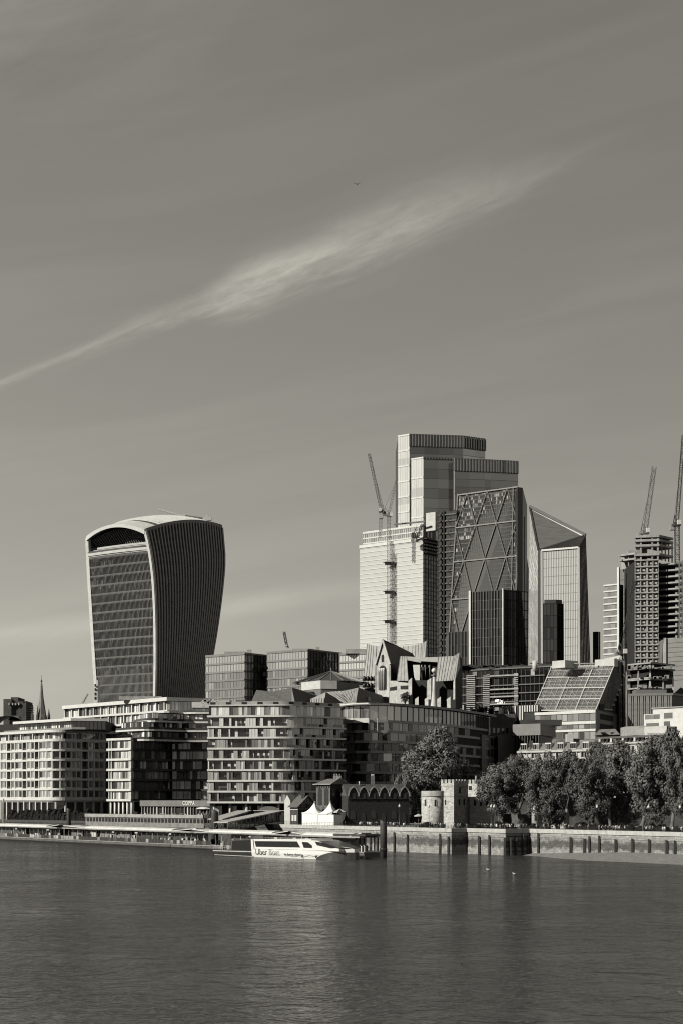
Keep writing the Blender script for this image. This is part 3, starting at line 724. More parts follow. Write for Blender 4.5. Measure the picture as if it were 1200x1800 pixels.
# --- wedge tower with diagonal bracing
def wedge_tower():
    Yb = 1010.0
    root = thing('braced_wedge_tower', 'dark wedge shaped glass tower crossed by pale diagonal steel bracing', 'skyscraper', (PX(850, Yb), Yb, GZ))
    lean = 46.0                                     # how far the top stands behind the foot
    z0, z1 = PZ(1190, Yb), PZ(862, Yb + lean)
    def pt(u, k, o=0.0):      # u across, k up the sloping face
        Y = Yb + lean * k; py = 1190 + (862 - 1190) * k
        xl = 783.5 + (803 - 783.5) * k; xr = 904 + (908.5 - 904) * k
        a = P2(xl, Y + 8); b = P2(xr, Y - 8); p = a.lerp(b, u); z = z0 + (z1 - z0) * k + (u - 0.5) * 2.4 * k
        return Vector((p.x, p.y - o, z))
    A0, B0, A1, B1 = pt(0, 0), pt(1, 0), pt(0, 1), pt(1, 1)
    back = Vector((30, 75, 0))
    mb = MB(); ba0, bb0 = A0 + back, B0 + back
    ba1, bb1 = Vector((A1.x + 14, A1.y + 34, A1.z)), Vector((B1.x + 5, B1.y + 40, B1.z))
    mb.faces([A0, B0, bb0, ba0, A1, B1, bb1, ba1], [(0, 1, 5, 4), (1, 2, 6, 5), (2, 3, 7, 6), (3, 0, 4, 7), (4, 5, 6, 7)]); mb.build('core', DARK, root)
    # side tower of lifts and stairs at the right and behind at the left
    mb = MB(); a = P2(909, 1020); mb.prism([a, run(a, dirR(35), 918), run(a, dirR(35), 918) + Vector((10, 60)), a + Vector((2, 60))], GZ, PZ(856, 1020)); mb.build('lift_shaft', DARK, root)
    mb = MB(); a = P2(917, 1040); mb.prism([a, run(a, dirR(20), 922), run(a, dirR(20), 922) + Vector((0, 30)), a + Vector((0, 30))], GZ, PZ(908, 1040)); mb.build('stair_shaft', GREYD, root)
    mb = MB(); a = P2(768, 1062); c = P2(801, 1055)
    for i in range(26):
        z = PZ(1180 - i * 11, 1060); t = (c - a).normalized(); mb.wbox(a, t, Vector((t.y, -t.x)), 0, (c - a).length, -12, 0, z - 0.4, z + 0.4)
    for px in (770, 779, 788, 797):
        p = P2(px, 1060); mb.bar((p.x, p.y - 0.5, GZ), (p.x, p.y - 0.5, PZ(897, 1060)), 0.9)
    for i in range(13):
        mb.bar(P3(786, 1180 - i * 22, 1058), P3(798, 1169 - i * 22, 1058), 0.5); mb.bar(P3(798, 1169 - i * 22, 1058), P3(786, 1158 - i * 22, 1058), 0.5)
    mb.build('rear_frame', GREYD, root)
    mb = MB(); t = (c - a).normalized(); mb.wbox(a, t, Vector((t.y, -t.x)), 0.6, (c - a).length, -26, -1.0, GZ, PZ(899, 1060)); mb.build('rear_block', G_DIM, root)
    nf, nb = 46, 34; g = MB(); u_ = MB(); rnd = random.Random(11)
    for f in range(nf):
        k0, k1 = f / nf, (f + 1) / nf; lit = rnd.random() < 0.5; ph = rnd.random()
        for i in range(nb):
            tn = 0.15 * rnd.random()
            if k0 < 0.76:
                if f % 3 == 1 and rnd.random() < (0.85 if lit else 0.3): tn = 0.82 + 0.18 * rnd.random()
            else:
                if rnd.random() < 0.33: tn = 0.74 + 0.22 * rnd.random()
            g.poly([pt(i / nb, k0, 0.15), pt((i + 1) / nb, k0, 0.15), pt((i + 1) / nb, k1, 0.15), pt(i / nb, k1, 0.15)], 0, tn)
        u_.bar(pt(0, k0, 0.3), pt(1, k0, 0.3), 0.3, 0.42 if f % 3 else 0.75)
    for i in range(nb + 1): u_.bar(pt(i / nb, 0, 0.3), pt(i / nb, 1, 0.3), 0.16)
    g.build('glazing', G_FLOORS, root, 'stuff', fix=False); u_.build('floor_lines', mat('floor_edge', 0.045, 0.5, 0.2, 0.5), root, 'stuff')
    # the bracing
    ks = [0.0, 0.21, 0.415, 0.625, 0.81, 0.995]
    mega = [(ks[1], ), (ks[2], ), (ks[3], ), (0.81, ), (0.995, )]
    for k in (0.2, 0.415, 0.62, 0.81, 0.995):
        if k == 0.62 or k == 0.2:
            pass
        mb = MB(); mb.bar(pt(0.0, k, 1.0), pt(1.0, k, 1.0), 0.65, 0.8); mb.build('mega_beam', MID, root)
    def diag(u0, k0, u1, k1):
        mb = MB(); mb.bar(pt(u0, k0, 1.1), pt(u1, k1, 1.1), 0.52, 0.52); mb.build('brace', MID, root)
    for a, b in ((0.0, 0.2), (0.2, 0.415), (0.415, 0.62), (0.62, 0.81), (0.81, 0.995)):
        ph = 0 if round(a, 2) in (0.2, 0.62) else 1
        for j in range(3):
            u0 = j / 3; u1 = (j + 0.5) / 3; u2 = (j + 1) / 3
            if ph: diag(u0, a, u1, b); diag(u1, b, u2, a)
            else: diag(u0, b, u1, a); diag(u1, a, u2, b)
    for u in (0.005, 0.93, 1.0):
        mb = MB(); mb.bar(pt(u, 0, 0.9), pt(u, 1, 0.9), 0.7, 0.7); mb.build('edge_column', MID, root)
wedge_tower()

# --- dark ribbed office tower in front of the wedge
def ribbed_tower():
    C = P2(884, 960); Lp = run(C, dirL(30), 826); R1 = run(C, dirR(20), 905); R2 = run(R1, dirR(38), 931)
    root = thing('ribbed_tower', 'near black ribbed office tower with two pale corner fins', 'skyscraper', (C.x, C.y, GZ))
    zt = PZ(1037, 960)
    body(root, [Lp, C, R1, R2, R2 + Vector((0, 40)), Lp + Vector((10, 40))], GZ, zt, DARK)
    curtain(root, [Lp, C], GZ, zt, 24, 1.9, G_BLACK, DARK, mat('fin_metal', 0.06, 0.4, 0.2, 0.6), bh=0.4, mw=0.32, mo=0.7, mstep=1)
    curtain(root, [C, R1, R2], GZ, zt - 0.2, 24, 2.4, G_BLACK, DARK, DARK, bh=0.5, mw=0.2)
    for p, w, m, nm in ((Lp, 1.3, WHITE, 'corner_fin'), (C, 0.9, CREAM, 'corner_fin')):
        b = MB(); t = dirL(30) * -1; n = Vector((t.y, -t.x)); b.wbox(p, t, n, -w / 2, w / 2, -0.6, 1.1, GZ, zt + 0.8); b.build(nm, m, root)
    L2 = P2(788, 985); C2 = run(L2, dirL(24) * -1, 827); z2 = PZ(1112, 985)
    body(root, [L2, C2, C2 + Vector((0, 30)), L2 + Vector((0, 30))], GZ, z2, DARK, 'wing')
    curtain(root, [L2, C2], GZ, z2, 14, 2.0, G_BLACK, DARK, GREYD, bh=0.4, mw=0.5, mo=0.6)
ribbed_tower()

# --- blade tower cut off by a slanting face
def blade_tower():
    Y = 905.0; zb = GZ
    root = thing('slanted_blade_tower', 'angular glass tower whose slanting top comes to a sharp point', 'skyscraper', (PX(985, Y), Y, GZ))
    apex = P3(930, 890, Y + 26); rt = P3(1028.5, 940.5, Y + 6); fold = P3(945, 967, Y + 6); fr = P3(1016, 962.5, Y - 12); fl = P3(951, 968, Y + 1)
    b_l0 = P3(926, 1190, Y + 30); b_fold = P3(945, 1190, Y + 6); b_fl = P3(952.5, 1190, Y + 1); b_fr = P3(1018.5, 1190, Y - 12); b_rt = P3(1046, 1190, Y + 8)
    for p in (b_l0, b_fold, b_fl, b_fr, b_rt): p.z = GZ
    bl, br = b_l0 + Vector((20, 40, 0)), b_rt + Vector((-4, 34, 0)); tl = apex + Vector((14, 30, -6)); tr = rt + Vector((-4, 30, -2))
    # closed shell of flat facets
    mb = MB(); V = [apex, rt, fold, fr, fl, b_l0, b_fold, b_fl, b_fr, b_rt, bl, br, tl, tr]
    mb.faces(V, [(0, 1, 13, 12), (9, 11, 13, 1), (10, 5, 0, 12), (11, 10, 12, 13)]); mb.build('rear_shell', GREYD, root)
    def facet(pts, name, m, nu, nv, tone, linem=None, lw=0.25):
        """pts: bottom left, bottom right, top right, top left"""
        g = MB(); l = MB(); a, b, c, d = pts; rnd = random.Random(len(name))
        nrm = (b - a).cross(d - a).normalized(); nrm = nrm if nrm.y < 0 else -nrm
        f = lambda u, v: (a.lerp(b, u)).lerp(d.lerp(c, u), v)
        for i in range(nu):
            for j in range(nv): g.poly([f(i / nu, j / nv), f((i + 1) / nu, j / nv), f((i + 1) / nu, (j + 1) / nv), f(i / nu, (j + 1) / nv)], 0, tone(rnd, i / nu, j / nv))
        g.build(name, m, root, 'stuff', fix=False)
        if linem:
            for i in range(nu + 1): l.bar(f(i / nu, 0) + nrm * 0.1, f(i / nu, 1) + nrm * 0.1, lw * 0.6, 0.3)
            for j in range(nv + 1): l.bar(f(0, j / nv) + nrm * 0.1, f(1, j / nv) + nrm * 0.1, lw * 0.7, 0.3)
            l.build(name.replace('face', 'joints'), linem, root, 'stuff')
    facet([b_l0, b_fold, fold, apex], 'left_face', G_LIT, 3, 34, lambda r, u, v: 0.2 + 0.5 * r.random(), CONC, 0.2)
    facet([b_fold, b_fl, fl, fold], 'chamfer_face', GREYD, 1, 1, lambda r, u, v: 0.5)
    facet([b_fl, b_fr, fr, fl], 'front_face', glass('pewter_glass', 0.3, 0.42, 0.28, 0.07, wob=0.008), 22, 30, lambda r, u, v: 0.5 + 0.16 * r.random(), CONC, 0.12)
    facet([b_fr, b_rt, rt, fr], 'right_face', glass('shade_glass', 0.008, 0.16, 0.06, 0.05, wob=0.03, vary=0.6), 7, 34, lambda r, u, v: (r.random() if r.random() < .35 else 0.05) if 0.2 < v < 0.7 else 0.1 * r.random(), DARK, 0.3)  # right face is a dark copy, its shade put into the glass
    g = MB(); g.poly([fold, rt, apex]); g.build('slanted_face', mat('slant_cladding', 0.07, 0.45, 0.2, 0.15, stretch=(1, 1, 6)), root)
    g = MB(); g.poly([fold, fl, fr, rt]); g.build('underside', DARK, root)
    for (p, q, w, nm, m) in ((apex, rt, 1.5, 'ridge_trim', GREYD), (apex, fold, 0.9, 'edge_trim', GREYD), (fold, rt, 0.7, 'edge_trim', GREYD)):
        b = MB(); b.bar(p + Vector((0, -0.4, 0)), q + Vector((0, -0.4, 0)), w, w); b.build(nm, m, root)
    b = MB(); d = (rt - apex); dn = Vector((0, 0, -1))
    b.bar(apex + d * 0.03 + dn * 2.3 + Vector((0, -0.8, 0)), apex + d * 0.95 + dn * 1.7 + Vector((0, -0.8, 0)), 0.8, 1.2); b.build('soffit_light_strip', WHITE, root)
    b = MB()
    for i in range(34):
        p = apex + d * (0.06 + 0.87 * i / 33) + dn * 3.5 + Vector((0, -0.7, 0)); b.bar(p, p + dn * 1.0, 0.6)
    b.build('soffit_teeth', CREAM, root, 'stuff')
    for (p, q) in ((fl, fr), (fl, fl.lerp(b_fl, 0.43)), (fr, fr.lerp(b_fr, 0.55))):
        b = MB(); b.bar(p + Vector((0, -0.5, 0)), q + Vector((0, -0.5, 0)), 1.0, 1.0); b.build('white_edge', WHITE, root)
    Lp, C, Rp = corner(1050, 930, 1042, 1053.5, 20, 50)
    r2 = thing('black_slab_block', 'small black office block showing behind the pointed tower', 'office block', (C.x, C.y, GZ)); zt = PZ(1111, 930)
    body(r2, quad_back(Lp, C, Rp), GZ, zt, DARK); curtain(r2, [Lp, C, Rp], GZ, zt, 12, 2.0, G_BLACK, DARK, DARK, bh=0.3)
    La, Ca, Ra = corner(978, 862, 954, 989, 8, 30)  # added block, shaped as a dark reflection on the blade's front
    r3 = thing('reflection_block', 'slim black block added for the dark reflection in the pointed tower', 'office block', (Ca.x, Ca.y, GZ)); zt = PZ(1054, 862)
    body(r3, quad_back(La, Ca, Ra), GZ, zt - 2.2, DARK); curtain(r3, [La, Ca, Ra], GZ, zt - 2.2, 18, 2.0, G_BLACK, DARK, DARK, bh=0.3)
    b = MB(); b.prism(inset(quad_back(La, Ca, Ra), 0.6), zt - 2.2, zt); b.build('plant_screen', GREYD, r3)
blade_tower()
# --- cluster at the right edge
def right_cluster():
    Lp, C, Rp = corner(1087, 842, 1061, 1095, 40, 50); zt = PZ(1027, 842)
    r = thing('striped_office_block', 'glass office block with white horizontal stripes beside the concrete core', 'office block', (C.x, C.y, GZ))
    body(r, quad_back(Lp, C, Rp), GZ, zt, GREYD)
    curtain(r, [Lp, C], PZ(1160, 842), zt, 12, 2.4, glass('stripe_glass', 0.09, 0.2, 0.25, 0.06), WHITE, None, bh=0.75, bo=0.5)
    b = MB(); t = dirL(40) * -1; n = Vector((t.y, -t.x)); b.wbox(C, t, n, -0.6, 0.6, -0.2, 0.9, GZ, zt + 9); b.build('corner_fin', WHITE, r)
    # grey slab behind
    L2 = P2(1088, 865); C2 = P2(1118, 857); z2 = PZ(999, 860)
    r2 = thing('grey_slab_tower', 'plain grey unfinished slab tower left of the concrete core', 'skyscraper', (C2.x, C2.y, GZ))
    body(r2, [L2, C2, C2 + Vector((6, 30)), L2 + Vector((6, 30))], GZ, z2, mat('slab_grey', 0.085, 0.6, 0.15, 0.2))
    b = MB()
    for k in range(17): b.band([L2, C2], -0.1, 0.12, z2 - 6 - k * 4.0, z2 - 5.75 - k * 4.0)
    b.build('floor_lines', GREYD, r2, 'stuff')
    for py0, py1 in ((985, 982), (976, 973)):
        b = MB(); b.band([L2, C2], -9, 0.9, PZ(py0, 860), PZ(py1, 860)); b.build('slab', CONC, r2)
    b = MB(); b.band([L2 + Vector((1, 6)), C2 + Vector((0, 6))], -2, 0, z2, PZ(976, 860)); b.build('core_wall', CONC, r2)
    for px in (1089, 1104, 1117):
        b = MB(); p = P2(px, 862); b.bar((p.x, p.y - 0.3, z2), (p.x, p.y - 0.3, PZ(975, 862)), 0.5); b.build('column', CONC, r2)
    b = MB(); p = P2(1104, 860); b.box(p.x, p.x + 4, p.y + 1, p.y + 5, PZ(974, 860), PZ(967, 860)); b.build('roof_hut', CONC, r2)
    # concrete core tower with open floors at its side
    C3 = P2(1157, 818); L3 = run(C3, dirL(12), 1115); R3 = run(C3, dirR(46), 1181); z3 = PZ(942, 818)
    r3 = thing('concrete_frame_tower', 'unfinished concrete frame tower with rows of bare bays and open floors', 'construction site', (C3.x, C3.y, GZ))
    body(r3, [L3 + Vector((0, 2.2)), C3 + Vector((-1.2, 2.2)), R3 + Vector((-4, 4)), R3 + Vector((-4, 30)), L3 + Vector((0, 30))], GZ, PZ(985, 818), DARKROOM)
    body(r3, [L3 + Vector((5, 7)), C3 + Vector((-6, 7)), C3 + Vector((-2, 20)), L3 + Vector((5, 20))], GZ, PZ(946, 818), CONCD, 'lift_core')
    line = Line([L3, C3]); nfl = 16; zb = PZ(1168, 818); zc = PZ(984, 818); fh = (zc - zb) / nfl
    for f in range(nfl + 1):
        b = MB(); b.band([L3, C3], -2.4, 0.45, zb + f * fh - 0.32, zb + f * fh + 0.32); b.build('floor_slab', CONC, r3)
    W = line.L
    for f in range(nfl):
        for s0, s1 in ((0.02, 0.235), (0.27, 0.48), (0.56, 0.745), (0.775, 0.98)):
            o = piece('facade_panel', r3, line, s0 * W, s1 * W, -1.4, -1.1, zb + f * fh + 0.35, zb + (f + 1) * fh - 0.35, mat('bay_panel', 0.15, 0.8, 0.5, 0.9))
            for q in (0.36, 0.66):
                sm = (s0 + (s1 - s0) * q) * W
                if random.random() < 0.85: piece('bracket', r3, line, sm - 0.42, sm + 0.42, -1.1, -0.7, zb + f * fh + 1.3, zb + f * fh + 2.3, PALE)
    for s in (0.0, 0.25, 0.5, 0.54, 0.76, 1.0):
        piece('column', r3, line, max(0, s * W - 0.25), min(W, s * W + 0.25) + 0.01, -0.7, 0.0, GZ, zc, CONC)
    for py in (974, 958, 949, 942):
        b = MB(); b.band([L3, C3, R3], -9, 0.7, PZ(py, 818) - 0.7, PZ(py, 818) + 0.5); b.build('top_slab', CONC, r3)
    for px in (1116, 1126, 1146, 1156):
        b = MB(); p = run(C3, dirL(12), px); b.bar((p.x, p.y + 0.3, zc), (p.x, p.y + 0.3, z3), 0.8); b.build('top_column', CONC, r3)
    for i in range(1, 5):
        b = MB(); p = C3.lerp(R3, i / 4); b.bar((p.x, p.y + 0.3, zc), (p.x, p.y + 0.3, z3 - 0.3 * i), 0.6); b.build('top_column', CONC, r3)
    b = MB()
    for i in range(6): 
        p = run(C3, dirL(12), 1118 + i * 7); q = run(C3, dirL(12), 1123 + i * 7); b.bar((p.x, p.y + 0.6, z3 - 0.5), (q.x, q.y + 2, z3 - 2.4), 0.4)
    b.build('formwork_struts', DARK, r3)
    # open decks at the right
    A = P2(1157, 824); B = P2(1194, 818); E = P2(1206, 824)
    for f in range(13):
        z = PZ(992 + f * 11.0, 822); end = B if f < 9 else P2(1194 - (f - 8) * 2.2, 818)
        b = MB(); b.band([A, end, end + Vector((6, 10))], -12, 0.0, z - 0.42, z + 0.42); b.build('open_deck', CONC, r3)
    body(r3, [A + Vector((2, 6)), B + Vector((-1, 6)), B + Vector((-1, 26)), A + Vector((2, 26))], PZ(1190, 822), PZ(991, 822), DARKROOM, 'dark_floors')
    for px in (1161, 1175, 1191):
        b = MB(); p = P2(px, 885.5); b.bar((p.x, p.y, PZ(1124, 822)), (p.x, p.y, PZ(991, 822)), 0.6); b.build('column', CONCD, r3)
    b = MB(); p = P2(1196, 815); lattice(b, (p.x, p.y, GZ), (p.x, p.y, PZ(985, 815)), 1.6, 40, 0.25); b.build('hoist_mast', MID, r3)
    # grey block lower right
    L4 = P2(1166, 807); C4 = P2(1207, 798); z4 = PZ(1122, 802)
    r4 = thing('grey_clad_block', 'grey clad block under the open concrete decks at the right edge', 'office block', (C4.x, C4.y, GZ))
    body(r4, [L4, C4, C4 + Vector((0, 14)), L4 + Vector((0, 14))], GZ, z4, mat('clad_grey', 0.11, 0.6, 0.15, 0.2))
    b = MB()
    for k in range(9): b.band([L4, C4], -0.1, 0.12, z4 - 2.4 * (k + 1), z4 - 2.4 * (k + 1) + 0.2)
    b.build('joints', GREYD, r4, 'stuff')
    b = MB(); p = P2(1167.5, 806); b.bar((p.x, p.y - 0.6, GZ), (p.x, p.y - 0.6, z4 + 0.5), 1.2); b.build('downpipe', CREAM, r4)
    # cranes
    crane('crane with solid looking jib rising from the concrete frame tower', P3(1134, 942, 822), P3(1134, 938, 822), P3(1149.5, 820, 814), GREY, w=2.4, jw=2.0)
    crane('tall crane at the right edge with a lattice mast and steep jib', P3(1190, 992, 817), P3(1189.5, 924, 817), P3(1201, 765, 809), GREYD, w=2.2, jw=1.5)
    crane('low crane in front of the grey slab, jib leaning right', P3(1093, 1180, 800), P3(1094, 1150, 800), P3(1115, 1016, 790), GREYD, w=2.0, jw=1.7)
right_cluster()

# --- pair of mid-rise offices between the curved tower and the gridded tower
def midrise(label, xc, Y, x0, x2, ytop, nf, a1, a2, gm, dm, roof_py=None, bw=1.9, name='office_block', top_light=True):
    Lp, C, Rp = corner(xc, Y, x0, x2, a1, a2); zt = PZ(ytop, Y); r = thing(name, label, 'office block', (C.x, C.y, GZ), 'office blocks of the city')
    body(r, quad_back(Lp, C, Rp), GZ, zt, GREYD)
    zl = GZ + 22; n_top = 2
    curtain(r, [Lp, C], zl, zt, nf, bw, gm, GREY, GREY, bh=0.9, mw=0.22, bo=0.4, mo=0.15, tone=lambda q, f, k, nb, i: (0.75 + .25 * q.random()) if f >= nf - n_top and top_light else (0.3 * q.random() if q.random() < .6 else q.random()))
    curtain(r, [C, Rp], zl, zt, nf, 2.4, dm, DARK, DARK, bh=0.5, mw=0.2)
    b = MB(); b.band([Lp, C, Rp], -1.0, 0.5, zt - 0.1, zt + 0.7); b.build('parapet', GREY, r)
    q = (Lp + Rp) / 2; b = MB(); b.box(q.x - 6, q.x + 5, q.y - 4, q.y + 5, zt, zt + 2.2); b.box(q.x + 6, q.x + 8, q.y - 6, q.y - 2, zt, zt + 3.0); b.build('roof_plant', CONC, r)
    return r, Lp, C, Rp, zt
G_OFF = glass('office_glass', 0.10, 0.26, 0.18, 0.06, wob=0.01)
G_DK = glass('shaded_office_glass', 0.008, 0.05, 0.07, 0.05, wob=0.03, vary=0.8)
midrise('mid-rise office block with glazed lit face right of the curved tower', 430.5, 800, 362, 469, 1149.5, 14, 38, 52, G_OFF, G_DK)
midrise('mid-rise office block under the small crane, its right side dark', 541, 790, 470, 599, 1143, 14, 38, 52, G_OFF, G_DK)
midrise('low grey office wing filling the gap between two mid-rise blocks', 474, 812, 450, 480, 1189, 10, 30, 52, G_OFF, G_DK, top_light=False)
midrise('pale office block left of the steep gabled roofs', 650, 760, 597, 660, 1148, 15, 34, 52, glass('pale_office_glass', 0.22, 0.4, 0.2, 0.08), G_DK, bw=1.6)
crane('small distant crane standing above the mid-rise office roof', P3(504, 1144, 820), P3(504, 1137, 820), P3(499.5, 1111, 815), GREY, w=.9, jw=1.0, sc=.4)
crane('tiny far crane jib over the left rooftops', P3(147, 1240, 1500), P3(147, 1236, 1500), P3(155, 1220, 1500), GREYD, w=.8, jw=.8, sc=.3)

# --- far left: brutalist block, church spire, low roofs
def far_left():
    r = thing('brutalist_tower_block', 'dark stepped concrete tower block on the far left skyline', 'tower block', (PX(28, 1200), 1200, GZ))
    for (a, b_, top, dy) in ((6, 20, 1229, 0), (19, 32, 1225.5, 2), (31, 41, 1233, 1), (40, 47, 1236, 0), (44, 46, 1232.5, -1)):
        p = P2(a, 1200 + dy); q = P2(b_, 1200 + dy); mb = MB(); mb.box(p.x, q.x, p.y, p.y + 25, GZ, PZ(top, 1200)); mb.build('stack', mat('brutal_concrete', 0.045, 0.9, 0.4, 0.3), r)
    for k in range(6):
        mb = MB(); p = P2(46, 1204); q = P2(54, 1204); z = PZ(1243 + k * 4, 1200); mb.box(p.x, q.x, p.y, p.y + 12, z - 0.3, z + 0.5); mb.build('balcony', CONC, r)
    for i, px in enumerate((16, 22, 27, 33)):
        mb = MB(); p = P2(px, 1199); mb.box(p.x - 0.35, p.x + 0.35, p.y - 0.4, p.y + 2.4, PZ(1240, 1200), PZ(1236, 1200)); mb.build('window', CREAM, r)
    r = thing('church_spire', 'slender gothic church spire with pinnacles on the left skyline', 'church', (PX(73, 1000), 1000, GZ))
    c = P2(73, 1000); s = 1000 / F
    mb = MB(); mb.lathe(c, [(3.6, GZ), (3.6, PZ(1262, 1000)), (3.0, PZ(1256, 1000)), (2.3, PZ(1243, 1000)), (1.4, PZ(1228, 1000)), (0.75, PZ(1208, 1000)), (0.3, PZ(1196, 1000))], 8, smooth=False); mb.build('steeple', mat('spire_stone', 0.12, 0.85, 0.3, 0.3), r)
    mb = MB(); mb.lathe(c, [(0.3, PZ(1199, 1000)), (0.75, PZ(1197.5, 1000)), (0.3, PZ(1196, 1000)), (0.12, PZ(1194, 1000)), (0.06, PZ(1187, 1000))], 8); mb.build('finial', DARK, r)
    for px, top in ((57, 1246), (86, 1245), (66, 1240), (79, 1244)):
        p = P2(px, 1000 if px in (57, 86) else 997); mb = MB(); mb.lathe(p, [(0.9, GZ), (0.9, PZ(1258, 1000)), (0.55, PZ(1255, 1000)), (0.06, PZ(top, 1000))], 6, smooth=False); mb.build('pinnacle', GREYD, r)
    mb = MB(); a = P2(61, 1000); b_ = P2(85, 1000); mb.hexa([(a.x, a.y - 2, GZ), (b_.x, b_.y - 2, GZ), (b_.x, b_.y + 4, GZ), (a.x, a.y + 4, GZ), (a.x + 4, a.y, PZ(1252, 1000)), (b_.x - 4, b_.y, PZ(1252, 1000)), (b_.x - 4, b_.y + 1, PZ(1252, 1000)), (a.x + 4, a.y + 1, PZ(1252, 1000))]); mb.build('flying_buttresses', STONED, r)
    r = thing('barrel_roof_hall', 'pale barrel vaulted roof behind the leftmost flats', 'hall', (PX(5, 900), 900, GZ))
    mb = MB(); rings = []
    for k in range(9):
        a = math.pi * k / 8; p = P2(-14, 900); rings.append([(p.x + 9.5 - 9.5 * math.cos(a), p.y - 4, PZ(1275, 900) + 5.2 * math.sin(a)), (p.x + 9.5 - 9.5 * math.cos(a), p.y + 18, PZ(1275, 900) + 5.2 * math.sin(a))])
    mb.loft(rings, 0, 0.5, False, True, False); mb.build('vault', LEADR, r)
    mb = MB(); p = P2(-14, 901); q = P2(14, 901); mb.box(p.x, q.x, p.y, p.y + 14, GZ, PZ(1274, 900)); q2 = P2(34, 905); mb.box(q.x, q2.x, p.y + 4, p.y + 14, GZ, PZ(1265, 900)); mb.build('walls', GREY, r)
    mb = MB(); a = P3(14, 1266, 904); b_ = P3(34, 1266, 904); mb.faces([a, b_, b_ + Vector((-1, 5, 2.8)), a + Vector((1, 5, 2.8)), a + Vector((0, 12, 0)), b_ + Vector((0, 12, 0))], [(0, 1, 2, 3), (3, 2, 5, 4)]); mb.build('roof', SLATE, r)
far_left()
# ------------------------------------------------------------------ middle distance
def facets(root, name, polys, m):
    b = MB()
    for p in polys: b.poly([P3(*q) if isinstance(q, tuple) else q for q in p])
    o = b.build(name, m, root, fix=False); return o
def seams(root, name, a, b_, c, d, n, m=GREY, w=0.16):
    """standing seams on a roof plane: from the edge a-b down to the edge d-c"""
    a, b_, c, d = (P3(*q) for q in (a, b_, c, d)); nn = (b_ - a).cross(d - a).normalized(); nn = nn if nn.y < 0 else -nn; mb = MB()
    for i in range(n + 1):
        k = i / n; mb.bar(a.lerp(b_, k) + nn * 0.08, d.lerp(c, k) + nn * 0.08, w, 0.22)
    mb.build(name, m, root, 'stuff')

